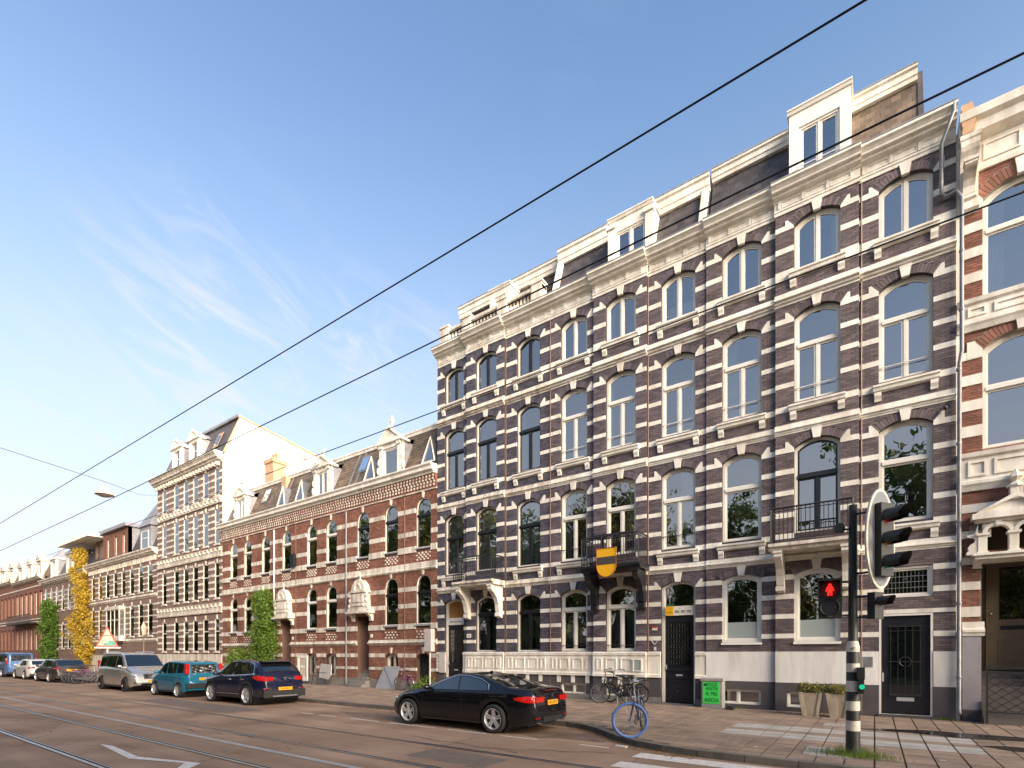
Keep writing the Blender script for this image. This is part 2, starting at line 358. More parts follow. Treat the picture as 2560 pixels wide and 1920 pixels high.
# ---------------------------------------------------------------- facade helpers
def arc(w, zs, rise):
    if rise < 1e-4: return None
    R = (w * w / 4 + rise * rise) / (2 * rise); return R, zs + rise - R
def archz(xc, w, zs, rise):
    A = arc(w, zs, rise)
    if not A: return lambda x: zs
    R, cz = A
    return lambda x: cz + sqrt(max(0, R * R - (x - xc) ** 2))
def cell_poly(xa, xb, za, zb, az, n=12):
    return [(xa, za), (xb, za)] + [(xb + (xa - xb) * i / n, max(za + 0.01, min(zb, az(xb + (xa - xb) * i / n)))) for i in range(n + 1)]
def wall_bay(q, xa, xb, y, z0, z1, ops, reveal=0.3, n=12, ends=0.3):
    """wall front with openings ops = [(xc, w, zb, zs, rise)] stacked upwards, with reveals"""
    z = z0
    def Q(a, b, c, d):
        if b - a > 1e-4 and d - c > 1e-4: q.add([(a, y, c), (b, y, c), (b, y, d), (a, y, d)], [(0, 1, 2, 3)])
    for xc, w, zb, zs, rise in sorted(ops, key=lambda o: o[2]):
        l, r = xc - w / 2, xc + w / 2; az = archz(xc, w, zs, rise); zt = zs + rise
        Q(xa, xb, z, zb); Q(xa, l, zb, zt); Q(r, xb, zb, zt)
        top = [(l + w * i / n, az(l + w * i / n)) for i in range(n + 1)]
        if rise > 1e-4:
            for i in range(n):
                (a, b), (c, d) = top[i], top[i + 1]
                q.add([(a, y, b), (c, y, d), (c, y, zt), (a, y, zt)], [(0, 1, 2, 3)])
        loop = [(l, zb), (r, zb)] + top[::-1]
        k = len(loop)
        q.add([(a, y, b) for a, b in loop] + [(a, y + reveal, b) for a, b in loop], [(i, (i + 1) % k, k + (i + 1) % k, k + i) for i in range(k)])
        z = zt
    Q(xa, xb, z, z1)
    if ends:
        for x in (xa, xb): q.add([(x, y, z0), (x, y + ends, z0), (x, y + ends, z1), (x, y, z1)], [(0, 1, 2, 3)])
def brick_boxes(xa, xb, y, segs, ops, ring=0.22, L=0.216, pitch=0.066, gap=0.009, t=0.02, extra=()):
    out = []
    for za, zb in segs:
        k = max(1, round((zb - za) / pitch)); p = (zb - za) / k
        for i in range(k):
            c0 = za + i * p + gap / 2; c1 = za + (i + 1) * p - gap / 2; zm = (c0 + c1) / 2
            blk = []
            for xc, w, ob, zs, rise in ops:
                if zm < ob or zm > zs + rise + ring: continue
                if zm <= zs or rise < 1e-4: h = w / 2 if zm <= zs + rise else 0
                else:
                    R, cz = arc(w, zs, rise); h = max(sqrt(max(0, (R + ring) ** 2 - (zm - cz) ** 2)), 0)
                    h = min(h, w / 2 + ring) if rise < w * 0.45 else h
                if h > 0: blk.append((xc - h, xc + h))
            for bx in extra:
                if bx[2] < zm < bx[3]: blk.append((bx[0], bx[1]))
            iv = [(xa, xb)]
            for a, b in blk:
                nv = []
                for c, d in iv:
                    if b <= c or a >= d: nv.append((c, d)); continue
                    if a > c: nv.append((c, a))
                    if b < d: nv.append((b, d))
                iv = nv
            for c, d in iv:
                x = math.floor(c / L) * L + (L / 2 if i % 2 else 0) - L
                while x < d:
                    a = max(c, x + gap / 2); b = min(d, x + L - gap / 2); x += L
                    if b - a > 0.02:
                        e = random.uniform(0, 0.004); out.append((a, b, y - e, y + t, c0, c1))
    return out
def brick_arch(q, xc, w, zs, rise, y, ring=0.21, proud=0.012, gap=0.009):
    R, cz = arc(w, zs, rise); a0 = math.asin(min(1, w / 2 / R)); n = max(6, int(2 * a0 * R / 0.07)); da = 2 * a0 / n; g = gap / R / 2
    for i in range(n):
        a = -a0 + i * da + g; b = -a0 + (i + 1) * da - g
        p = [(xc + R * sin(a), cz + R * cos(a)), (xc + R * sin(b), cz + R * cos(b)), (xc + (R + ring) * sin(b), cz + (R + ring) * cos(b)), (xc + (R + ring) * sin(a), cz + (R + ring) * cos(a))]
        q.prism(p, y - proud, y + 0.02)
def window(parent, xc, w, z0, zs, rise, y, cells='two', zt=None, fm=None, sm=None, gm=None, ft=0.075, st=0.05, set_in=0.13, rail=None, curtain=None, room=True, name='window', film=None, depth=1.3, barm=None):
    fm = fm or M_white; sm = sm or fm; gm = gm or M_glass
    az = archz(xc, w, zs, rise); l, r = xc - w / 2, xc + w / 2
    yf = y + set_in
    outer = cell_poly(l, r, z0, 99, az)
    li, ri, zi = l + ft, r - ft, z0 + ft * 0.9; azi = lambda x: az(xc + (x - xc) * w / (w - 2 * ft)) - ft if rise > 1e-4 else zs - ft
    inner = cell_poly(li, ri, zi, 99, azi)
    q = MB().ring(outer, inner, yf, yf + 0.12)
    mu = 0.06; cl = []; bq = MB()
    if cells == 'two':
        bq.box(xc - mu / 2, xc + mu / 2, yf + .012, yf + .1, zi, azi(xc)); cl = [(li, xc - mu / 2, zi, 99), (xc + mu / 2, ri, zi, 99)]
    elif cells == 'T2':
        bq.box(li, ri, yf - .02, yf + .1, zt - .05, zt + .05); bq.box(xc - mu / 2, xc + mu / 2, yf + .012, yf + .1, zi, zt - .05)
        cl = [(li, ri, zt + .05, 99), (li, xc - mu / 2, zi, zt - .05), (xc + mu / 2, ri, zi, zt - .05)]
    elif cells == 'T1':
        bq.box(li, ri, yf - .02, yf + .1, zt - .05, zt + .05); cl = [(li, ri, zt + .05, 99), (li, ri, zi, zt - .05)]
    elif cells == 'top': cl = [(li, ri, zi, 99)]
    else: cl = [(li, ri, zi, 99)]
    win = q.build(name, fm, parent)
    if bq.v: bq.build('glazing_bars', sm, win)
    for k, (a, b, c, d) in enumerate(cl):
        o = cell_poly(a, b, c, d, azi); i = cell_poly(a + st, b - st, c + st, d - st, lambda x: azi(x) - st)
        MB().ring(o, i, yf + .035, yf + .085).build('sash', sm, win)
        ta, tb = random.uniform(-.007, .007), random.uniform(-.007, .007); cxp, czp = (a + b) / 2, i[0][1] + .5
        MB().poly([(x, yf + .062 + ta * (x - cxp) + tb * (z - czp), z) for x, z in i]).build('pane', gm, win, recalc=False)
        if film and c + st < film:
            MB().add([(a + st, yf + .052, c + st), (b - st, yf + .052, c + st), (b - st, yf + .052, film), (a + st, yf + .052, film)], [(0, 1, 2, 3)]).build('frosted_film', M_frost, win)
    if rail:
        for zz in (rail if isinstance(rail, tuple) else (rail,)):
            MB().tube([(l, yf - .03, zz), (r, yf - .03, zz)], .014, 6).build('guard_rail', barm or M_wfr, win)
    if curtain:
        cm, sides = curtain
        for a, b, top in sides:
            xs = [l + w * (a + (b - a) * i / 28) for i in range(29)]
            zt2 = lambda x: (az(x) - .03) if top is None else min(top, az(x) - .03)
            rows = [[(x, yf + .19 + .025 * sin((x - l) * 62 + 3 * a) + .01 * sin(x * 23), zz) for x in xs] for zz in (z0 + .02,)]
            rows.append([(x, yf + .19 + .022 * sin((x - l) * 62 + 3 * a), zt2(x)) for x in xs])
            MB().grid(rows).build('curtain', cm, win, smooth=9)
    if room:
        d0, d1 = yf + .12, yf + .12 + depth; e = .12; zt1 = zs + rise + .02
        MB().add([(l - e, d0, z0 - e), (r + e, d0, z0 - e), (r + e, d0, zt1), (l - e, d0, zt1), (l - e, d1, z0 - e), (r + e, d1, z0 - e), (r + e, d1, zt1), (l - e, d1, zt1)],
                 [(4, 5, 6, 7), (0, 1, 5, 4), (1, 2, 6, 5), (2, 3, 7, 6), (3, 0, 4, 7)]).build('room_interior', M_room, win)
    return win
def moulding(q, xa, xb, y, prof):
    """profile [(outward, z)...] run along x, starting and ending on the wall"""
    q.prism([(y - o, z) for o, z in prof], xa, xb, 'yz')
def belt_prof(z0, z1, p=0.10):
    h = z1 - z0
    return [(-.05, z0), (.02, z0), (.025, z0 + .12 * h), (p * .5, z0 + .2 * h), (p * .55, z0 + .32 * h), (p, z0 + .40 * h), (p, z0 + .52 * h), (p * .35, z0 + .60 * h), (p * .3, z1), (-.05, z1)]
def cornice_prof(z0, z1, p=0.42):
    h = z1 - z0
    return [(-.05, z0), (.05, z0), (.08, z0 + .15 * h), (p * .45, z0 + .2 * h), (p * .5, z0 + .38 * h), (p * .72, z0 + .42 * h), (p * .74, z0 + .56 * h), (p * .86, z0 + .72 * h), (p, z0 + .82 * h), (p, z1), (p * .8, z1 + .015), (-.05, z1 + .015)]
def slates(parent, m, x0, x1, yb, zb, yt, zt, w=0.24, h=0.18, limit=300, skip=()):
    """courses of slates lying on a roof slope from (yb, zb) up to (yt, zt); each slate is a thin tilted plate"""
    ln = sqrt((yt - yb) ** 2 + (zt - zb) ** 2); dy, dz = (yt - yb) / ln, (zt - zb) / ln; ang = atan2(dz, dy)
    o = ORG.get(parent.name, (0, 0, 0)); me = unit(m); k = 0; q = MB(); rows = int(ln / h)
    for r in range(rows + 1):
        s = r * h; x = x0 - (w / 2 if r % 2 else 0)
        while x < x1:
            a, b = max(x, x0) + .003, min(x + w, x1) - .003; x += w
            if b - a < .03: continue
            hh = min(h * 1.12, ln - s + .02); sc = s + hh / 2
            cx, cy, cz = (a + b) / 2, yb + dy * sc, zb + dz * sc
            if any(e[0] < cx < e[1] and e[2] < cz < e[3] for e in skip): continue
            off = .012 + random.uniform(0, .006)
            cy -= dz * off; cz += dy * off
            if k < limit:
                ob = bpy.data.objects.new('slate', me); COL.objects.link(ob); ob.parent = parent
                ob.location = (cx - o[0], cy - o[1], cz - o[2]); ob.rotation_euler = (ang + .035, 0, 0); ob.scale = (b - a, hh, .012); k += 1
            else:
                hy, hz = dy * hh / 2, dz * hh / 2; ny, nz = -dz * .006, dy * .006
                q.add([(a, cy - hy + ny * 2, cz - hz + nz * 2), (b, cy - hy + ny * 2, cz - hz + nz * 2), (b, cy + hy, cz + hz), (a, cy + hy, cz + hz), (a, cy - hy - ny, cz - hz - nz), (b, cy - hy - ny, cz - hz - nz)], [(0, 1, 2, 3), (4, 5, 1, 0)])
    if q.v: q.build('slates', m, parent, recalc=False, kind='stuff')
def bracket(q, x0, x1, y, z0, z1, p):
    """scroll console: outline in yz"""
    h = z1 - z0
    pr = [(0, z0), (p * .10, z0), (p * .22, z0 + .06 * h), (p * .22, z0 + .16 * h), (p * .30, z0 + .2 * h), (p * .36, z0 + .42 * h), (p * .50, z0 + .60 * h), (p * .74, z0 + .74 * h), (p * .92, z0 + .80 * h), (p, z0 + .86 * h), (p, z1), (0, z1)]
    q.prism([(y - o, z) for o, z in pr], x0, x1, 'yz')
    q.prism([(y - p * .95, z1 - .09 * h), (y - p * 1.05, z1 - .05 * h), (y - p * 1.05, z1 + .02), (y - p * .5, z1 + .02)], x0 - .02, x1 + .02, 'yz')
    q.prism([(y - p * .2, z0 + .02 * h), (y - p * .32, z0 + .05 * h), (y - p * .32, z0 + .15 * h), (y - p * .2, z0 + .18 * h)], x0 - .02, x1 + .02, 'yz')
def balcony(parent, x0, x1, y, zd, p, white=True, rail_h=1.0, bz=1.35, bw=0.2, inset=0.12):
    bm_ = M_white if white else M_blk
    q = MB(); q.prism([(y, zd - .20), (y - p * .9, zd - .20), (y - p * .93, zd - .12), (y - p, zd - .09), (y - p, zd - .01), (y - p * .97, zd), (y, zd)], x0, x1, 'yz')
    dk = q.build('balcony', M_stone if white else M_blk, parent)
    for xa in (x0 + inset, x1 - inset - bw):
        b = MB(); bracket(b, xa, xa + bw, y, zd - .2 - bz, zd - .2, p * .86); b.build('bracket', bm_, dk)
    r = MB(); yo = y - p + .06
    xa, xb = x0 + .06, x1 - .06
    for zz, t in ((zd + rail_h, .026), (zd + rail_h - .09, .014), (zd + .09, .016)):
        r.tube([(xa, y, zz), (xa, yo, zz)], t, 6); r.tube([(xa, yo, zz), (xb, yo, zz)], t, 6); r.tube([(xb, yo, zz), (xb, y, zz)], t, 6)
    for cx in (xa, xb): r.tube([(cx, yo, zd), (cx, yo, zd + rail_h)], .02, 6)
    r.build('railing', M_iron, dk)
    n = int((xb - xa) / .105); bl = []
    for i in range(1, n): bl.append((xa + (xb - xa) * i / n, yo))
    k = int((y - yo) / .105)
    for i in range(1, k): bl += [(xa, yo + (y - yo) * i / k), (xb, yo + (y - yo) * i / k)]
    pieces(dk, 'baluster', M_iron, [(a - .009, a + .009, b - .009, b + .009, zd + .09, zd + rail_h) for a, b in bl])
    return dk

# ---------------------------------------------------------------- the three dark brick houses
BND = [-16.62, -14.76, -12.70, -10.56, -8.57, -6.53, -4.52, -2.46, -0.36, 1.72]
WXC = [-15.60, -13.68, -11.57, -9.48, -7.50, -5.47, -3.45, -1.38, 0.68]
OUT = [0, .12, 0, 0, .12, 0, .06, .17, .06]
WW = 1.17
F3 = (13.30, 14.62, .22); F2 = (9.34, 11.86, .22); F1 = (5.44, 7.98, .22)
BANDS = [(13.89, 14.05), (11.11, 11.25), (10.47, 10.61), (9.83, 9.97), (7.23, 7.38), (6.60, 6.74), (5.93, 6.08), (3.49, 3.64), (2.90, 3.04), (2.31, 2.45)]
IMP = [(14.55, 14.70, 14.62), (11.76, 11.91, 11.86), (7.87, 8.02, 7.98)]
SILLB = [(13.06, 13.36), (9.10, 9.27), (5.29, 5.45)]
BELTS = [(4.62, 4.90), (8.42, 8.72), (12.30, 12.66)]
def dark_house(hi, name, label, bm_, sash, arch_gf):
    b0 = hi * 3; X0, X1 = BND[b0], BND[b0 + 3]
    h = thing(name, label, 'house', ((X0 + X1) / 2, Y0, PAV))
    wall = MB(); bricks = []; arches = MB(); bands = []; imp = MB(); keys = []; plinth_top = 1.91
    for k in range(b0, b0 + 3):
        xa, xb, xc, y = BND[k], BND[k + 1], WXC[k], Y0 - OUT[k]
        ops = [(xc, WW, *F3), (xc, WW, *F2), (xc, WW, *F1)]
        if arch_gf[k - b0] == 'win': gf = [(xc, WW, 1.93, 4.12, .21)]
        elif arch_gf[k - b0] == 'door': gf = [(xc, WW, .16, 4.12, .21)]
        elif arch_gf[k - b0] == 'rect': gf = [(xc, 1.18, 2.20, 4.20, .16)]
        else: gf = [(xc, 1.16, .20, 2.93, 0), (xc, 1.18, 3.38, 4.22, 0)]
        if hi == 2:
            bs = {6: [(xc - .1, 1.35, .25, .72, 0)], 7: [(-1.75, .8, .25, .72, 0)]}.get(k, [])
        else:
            bs = [] if gf[0][2] < 1 else [(xc, 1.1, .30, .72, 0)]
        ops2 = ops + gf + bs
        wall_bay(wall, xa, xb, y + .008, .1, 15.5, ops2, reveal=.32, ends=.35)
        # brick fields between the white bands
        zz = sorted([(a, b) for a, b in BANDS] + [(a, b) for a, b, _ in IMP] + SILLB + BELTS + ([(4.07, 4.22)] if True else []) + ([(2.93, 3.04)] if False else []))
        segs = []; z = plinth_top
        for a, b in zz:
            if a - z > .03: segs.append((z, a))
            z = max(z, b)
        segs.append((z, 15.12))
        if gf and arch_gf[k - b0] == 'doorwin': pass
        bricks += brick_boxes(xa, xb, y, segs, ops2)
        for zb, zs, rise in (F3, F2, F1): brick_arch(arches, xc, WW, zs, rise, y)
        if arch_gf[k - b0] in ('win', 'door'): brick_arch(arches, xc, WW, 4.12, .21, y)
        if arch_gf[k - b0] == 'rect': brick_arch(arches, xc, 1.18, 4.20, .16, y)
        l, r = xc - WW / 2, xc + WW / 2
        for a, b in BANDS + SILLB:
            if arch_gf[k - b0] == 'doorwin' and (a, b) == (2.90, 3.04):
                bands.append((xa, xb, y - .018, y + .05, 2.94, 3.05)); continue
            bands.append((xa, l, y - .018, y + .05, a, b)); bands.append((r, xb, y - .018, y + .05, a, b))
        for a, b in ([(4.07, 4.22)] if arch_gf[k - b0] in ('rect', 'doorwin') else []):
            bands.append((xa, l, y - .018, y + .05, a, b)); bands.append((r, xb, y - .018, y + .05, a, b))
        for a, b, s in IMP + ([(4.07, 4.22, 4.12)] if arch_gf[k - b0] in ('win', 'door') else []):
            bl = MB().prism([(xa, a), (l, a), (l, s), (l - .17, s + .22), (l - .23, s + .22), (l - .23, b), (xa, b)], y - .022, y + .05); bl.build('impost_block', M_white, h)
            bl = MB().prism([(xb, a), (xb, b), (r + .23, b), (r + .23, s + .22), (r + .17, s + .22), (r, s), (r, a)], y - .022, y + .05); bl.build('impost_block', M_white, h)
        for zb, zs, rise in [F3, F2, F1] + ([(1.93, 4.12, .21)] if arch_gf[k - b0] in ('win', 'door') else []) + ([(2.2, 4.20, .16)] if arch_gf[k - b0] == 'rect' else []):
            c = zs + rise; MB().prism([(xc - .085, c - .04), (xc + .085, c - .04), (xc + .135, c + .27), (xc - .135, c + .27)], y - .05, y + .05).build('keystone', M_white, h)
        for a, b in BELTS:
            q = MB(); moulding(q, xa - (.02 if OUT[k] > .1 else 0), xb + (.02 if OUT[k] > .1 else 0), y, belt_prof(a, b, .17 if b > 12 else .10)); q.build('string_course', M_white if hi else M_stone, h)
        # entablature
        q = MB(); e = .03 if OUT[k] > .1 else 0
        moulding(q, xa - e, xb + e, y, [(-.05, 15.08), (.03, 15.08), (.035, 15.16), (.06, 15.18), (.06, 15.23), (.02, 15.25), (.02, 15.50), (-.05, 15.50)]); q.build('frieze', M_white, h)
        n = 3; fp = (xb - xa - .24) / n
        for i in range(n):
            a = xa + .12 + i * fp + .05; b = a + fp - .1
            o = [(a, 15.275), (b, 15.275), (b, 15.465), (a, 15.465)]; ii = [(a + .03, 15.305), (b - .03, 15.305), (b - .03, 15.435), (a + .03, 15.435)]
            MB().ring(o, ii, y - .042, y - .015).build('frieze_panel', M_white, h)
            MB().box(a - .05 - .04, a - .05 + .04, y - .06, y, 15.26, 15.475).build('frieze_block', M_white, h)
        q = MB(); moulding(q, xa - (.06 if OUT[k] > .1 else 0), xb + (.06 if OUT[k] > .1 else 0), y, cornice_prof(15.46, 15.80, .46)); q.build('cornice', M_white, h)
        MB().box(xa - (.06 if OUT[k] > .1 else 0), xb + (.06 if OUT[k] > .1 else 0), y - .47, y + .3, 15.816, 15.842).build('gutter', M_lead, h)
        # windows
        gm = M_glass
        w3 = window(h, xc, WW, *F3, y, 'two', fm=M_white, sm=sash, curtain={4: (M_curt, [(.0, .2, None)]), 1: (M_curtg, [(0, .25, None), (.75, 1, None)]), 5: (M_curt, [(0, 1, 13.9)]), 7: (M_curt, [(.8, 1, None)])}.get(k))
        cu2 = {6: (M_curt, [(.04, .36, None)]), 2: (M_curt, [(.0, .22, None), (.8, 1, None)]), 0: (M_curtg, [(.7, 1, None)]), 4: (M_curt, [(0, .18, None)]), 5: (M_curt, [(.82, 1, None)])}.get(k)
        w2 = window(h, xc, WW, *F2, y, 'T2', zt=11.03, fm=M_white, sm=sash, rail=None if hi == 0 else (9.78,), curtain=cu2)
        cu1 = {0: (M_curt, [(0, 1, None)]), 1: (M_curt, [(0, 1, None)]), 2: (M_curt, [(0, 1, None)]), 3: (M_curt, [(.05, .3, None)]), 4: (M_curtg, [(.55, .95, None)]), 5: (M_curt, [(.5, 1, None)])}.get(k)
        st1 = {0: 'T2', 1: 'T2', 2: 'T2', 3: 'T2', 4: 'T2', 5: 'T2', 6: 'T1', 7: 'T2', 8: 'T1'}[k]
        w1 = window(h, xc, WW, *F1, y, st1, zt=7.12, fm=M_white, sm=M_blk if k in (7,) else sash, rail=(5.9,) if k in (3, 5) else None, barm=M_iron, curtain=cu1)
        for (zb, zs, rise), wd in ((F3, w3), (F2, w2), (F1, w1)):
            if k in (1, 4, 7) and zb < 6: continue
            q = MB(); moulding(q, l - .13, r + .13, y, [(-.2, zb - .02), (.16, zb - .10), (.16, zb - .15), (.12, zb - .17), (.11, zb - .25), (.03, zb - .28), (-.03, zb - .28), (-.2, zb - .28)])
            s = q.build('sill', M_white, wd)
            for a in (l - .10, r - .06):
                q = MB(); q.prism([(y + .02, zb - .28), (y - .09, zb - .28), (y - .10, zb - .38), (y - .06, zb - .46), (y - .05, zb - .52), (y + .02, zb - .52)], a, a + .16, 'yz'); q.build('sill_bracket', M_white, s)
        kind = arch_gf[k - b0]
        if kind == 'win':
            window(h, xc, WW, 1.93, 4.12, .21, y, 'T2', zt=3.55, fm=M_white, sm=sash, gm=M_glassd, rail=(2.16,) if hi == 1 else None, barm=M_iron, curtain=(M_curt, [(0, .45, 3.4), (.6, 1, 3.4)] if k != 3 else [(.12, .42, 3.3), (.6, .9, 3.3)]))
        elif kind == 'rect':
            window(h, xc, 1.18, 2.20, 4.20, .16, y, 'one', fm=M_wfr, sm=M_wfr, gm=M_glassd, ft=.10, film=2.85, set_in=.07)
            s = MB().box(xc - .60, xc + .60, y - .05, y + .2, 2.13, 2.20).build('sill', M_wfr, h)
        elif kind == 'door':
            d = MB()
            az = archz(xc, WW, 4.12, .21)
            d.ring(cell_poly(l, r, .14, 99, az), cell_poly(l + .09, r - .09, .16, 99, lambda x: az(x) - .09), y + .12, y + .26)
            d.box(l + .09, r - .09, y + .11, y + .25, 3.16, 3.48)
            dm = d.build('doorway', M_white, h)
            lf = MB().box(l + .09, r - .09, y + .18, y + .24, .16, 3.16)
            for za, zb2 in ((1.40, 2.98), (.98, 1.24), (.30, .90)):
                lf.ring([(l + .16, za), (r - .16, za), (r - .16, zb2), (l + .16, zb2)], [(l + .20, za + .04), (r - .20, za + .04), (r - .20, zb2 - .04), (l + .20, zb2 - .04)], y + .155, y + .185)
            lf.box(l + .10, r - .10, y + .13, y + .2, 1.26, 1.36)
            leaf = lf.build('door', M_door, dm)
            MB().poly([(l + .21, y + .178, 1.46), (r - .21, y + .178, 1.46), (r - .21, y + .178, 2.93), (l + .21, y + .178, 2.93)]).build('door_glass', M_cglass, leaf, recalc=False)
            g = MB()
            for i in range(9):
                a = l + .21 + (WW - .42) * i / 8
                for j in range(8):
                    zc = 1.46 + 1.47 * (j + .5) / 8
                    if i < 8: g.tube([(a + (WW - .42) / 16 + .045 * cos(t * pi / 4), y + .165, zc + .09 * sin(t * pi / 4)) for t in range(8)], .006, 4, closed=True)
            g.build('door_grille', M_iron, leaf)
            MB().box(xc - .11, xc + .11, y + .148, y + .16, 1.08, 1.14).build('letter_slot', M_alloy, leaf)
            MB().tube([(xc + .1 * cos(t * pi / 6), y + .15, .60 + .1 * sin(t * pi / 6)) for t in range(12)], .012, 5, closed=True).build('door_ornament', M_door, leaf)
            MB().box(l + .12, l + .16, y + .12, y + .16, 1.30, 1.46).build('door_handle', M_alloy, leaf)
            fz = MB().poly([(x, y + .22, z) for x, z in cell_poly(l + .09, r - .09, 3.48, 99, lambda x: az(x) - .09)])
            fz.build('fanlight', M_glassd if hi else mat('amber_fanlight', (0.33, 0.15, 0.035), 0.35, var=.1), dm, recalc=False)
            if hi: MB().box(l, r, y + .7, y + .75, .2, 4.3).build('room_interior', M_room, dm)
            MB().box(l - .02, r + .02, y - .18, y + .3, .10, .16).build('doorstep', M_base, dm)
        else:
            l2, r2 = xc - .58, xc + .58
            window(h, xc, 1.18, 3.38, 4.22, 0, y, 'one', fm=M_wfr, gm=M_glassd, ft=.07, set_in=.05)
            g = MB()
            for i in range(1, 11): g.box(xc - .46 + .92 * i / 11 - .004, xc - .46 + .92 * i / 11 + .004, y + .10, y + .112, 3.49, 4.10)
            for i in range(1, 4): g.box(xc - .46, xc + .46, y + .10, y + .112, 3.49 + .61 * i / 4 - .006, 3.49 + .61 * i / 4 + .006)
            g.build('leaded_bars', M_lead, h)
            q = MB().ring([(l2, .18), (r2, .18), (r2, 2.93), (l2, 2.93)], [(l2 + .05, .20), (r2 - .05, .20), (r2 - .05, 2.88), (l2 + .05, 2.88)], y - .01, y + .12)
            dm = q.build('doorway', M_wfr, h)
            lf = MB().box(l2 + .05, r2 - .05, y + .06, y + .11, .22, 2.88); leaf = lf.build('door', M_door, dm)
            MB().poly([(l2 + .22, y + .056, .72), (r2 - .22, y + .056, .72), (r2 - .22, y + .056, 2.58), (l2 + .22, y + .056, 2.58)]).build('door_glass', M_cglass, leaf, recalc=False)
            g = MB().box(l2 + .20, r2 - .20, y + .015, y + .035, 2.58, 2.605).box(l2 + .20, r2 - .20, y + .015, y + .03, 2.46, 2.475).box(l2 + .18, r2 - .18, y + .015, y + .03, 1.62, 1.64).box(l2 + .2, r2 - .2, y + .015, y + .03, .70, .72)
            for i in range(5): a = l2 + .26 + (1.16 - .52) * i / 4; g.box(a - .008, a + .008, y + .018, y + .034, .70, 2.6)
            g.tube([(xc + .13 * cos(t * pi / 8), y + .02, 1.63 + .13 * sin(t * pi / 8)) for t in range(16)], .012, 5, closed=True)
            g.build('door_grille', M_iron, leaf)
            MB().box(xc - .19, xc + .19, y + .045, y + .058, .56, .66).build('letter_slot', M_alloy, leaf)
            MB().box(l2 + .07, l2 + .11, y + .02, y + .05, 1.08, 1.32).build('door_handle', M_alloy, leaf)
            MB().box(l2 - .02, r2 + .02, y - .1, y + .1, .10, .19).build('doorstep', M_plin, dm)
            MB().box(xc - .93, xc - .72, y - .048, y - .029, 1.48, 1.76).build('intercom_panel', M_zinc, h)
    wall.build('wall', M_mo, h)
    near = sorted(bricks, key=lambda b: (b[0] - 0) ** 2 * .3 + (b[4] - 2.5) ** 2) if hi else bricks
    pieces(h, 'brick', bm_, near, 300 if hi == 2 else 0, 'bricks')
    arches.build('brick_arches', bm_, h, kind='stuff')
    pieces(h, 'stone_band', M_white, [b for b in bands if b[1] - b[0] > .02], 400)
    # plinth
    for k in range(b0, b0 + 3):
        xa, xb, xc, y = BND[k], BND[k + 1], WXC[k], Y0 - OUT[k]; kind = arch_gf[k - b0]
        spans = [(xa, xb)] if kind in ('win', 'rect') else [(xa, xc - .585), (xc + .585, xb)]
        for a, b in spans:
            if hi == 2:
                MB().box(a, b, y - .03, y + .1, .98, 1.91).build('plinth', M_plas_w, h)
            else:
                q = MB(); moulding(q, a, b, y, [(-.1, 1.02), (.10, 1.02), (.10, 1.12), (.07, 1.15), (.06, 1.76), (.09, 1.79), (.10, 1.88), (.0, 1.92), (-.1, 1.92)]); pl = q.build('plinth', M_white, h)
                if b - a > 1.2:
                    ws = [.16, .26, .26, .16]; tot = sum(ws); x = a + .08; u = (b - a - .16) / tot
                    for wv in ws:
                        p0, p1 = x + .07, x + wv * u - .07; x += wv * u
                        MB().ring([(p0, 1.24), (p1, 1.24), (p1, 1.68), (p0, 1.68)], [(p0 + .04, 1.28), (p1 - .04, 1.28), (p1 - .04, 1.64), (p0 + .04, 1.64)], y - .085, y - .05).build('plinth_panel', M_white, pl)
        if kind in ('win',):
            for i in range(3):
                bx = xc - .62 + i * .62; MB().box(bx - .08, bx + .08, y - .06, y + .05, .74, 1.02).build('white_block', M_white, h)
        bwin = {6: [(xc - .1, 1.35)], 7: [(-1.75, .8)]}.get(k, []) if hi == 2 else ([(xc, 1.1)] if kind == 'win' else [])
        for c, w in bwin: window(h, c, w, .25 if hi == 2 else .30, .72, 0, y, 'two', fm=M_wfr, gm=M_glassd, ft=.05, st=.03, set_in=.03, depth=.5, name='basement_window')
        z = .1; parts = [(a, b) for a, b in spans]
        pls = []
        for a, b in parts:
            cuts = sorted((c - w / 2, c + w / 2) for c, w in bwin); x = a
            for c0, c1 in cuts: pls += [(x, c0, y - .04, y + .02, .1, .98 if hi == 2 else 1.015), (c0, c1, y - .04, y + .02, .72, .98 if hi == 2 else 1.015), (c0, c1, y - .04, y + .02, .1, .25 if hi == 2 else .3)]; x = c1
            pls.append((x, b, y - .04, y + .02, .1, .98 if hi == 2 else 1.015))
        pieces(h, 'dark_plinth', M_plin, [b for b in pls if b[1] - b[0] > .01])
        if hi < 2:
            for a, b in spans: MB().box(a, b, y - .07, y - .03, .1, .33).build('base_stone', M_base, h)
    # core behind the facade keeps daylight out of the rooms
    MB().add([(X0, Y0 + .36, .1), (X1, Y0 + .36, .1), (X1, Y0 + 11, .1), (X0, Y0 + 11, .1), (X0, Y0 + .36, 15.8), (X1, Y0 + .36, 15.8), (X1, Y0 + 11, 15.8), (X0, Y0 + 11, 15.8)], [(1, 2, 6, 5), (2, 3, 7, 6), (3, 0, 4, 7), (4, 5, 6, 7)]).build('side_wall', bm_, h)
    return h
H1 = dark_house(0, 'town_house', 'blue-black brick town house with dark window sashes and rooftop balustrade', M_bp1, M_blk, ['door', 'win', 'win'])
H2 = dark_house(1, 'town_house', 'purple-brown brick town house with black balcony carrying a yellow shield', M_bp2, M_wfr, ['win', 'win', 'door'])
H3 = dark_house(2, 'town_house', 'brown-purple brick town house with plain white plinth, behind the traffic light', M_bp3, M_wfr, ['rect', 'rect', 'doorwin'])
for h in (H1, H2, H3): h['group'] = 'dark banded brick town houses'
B1 = balcony(H1, -14.82, -12.66, Y0 - .12, 4.90, .92, True)
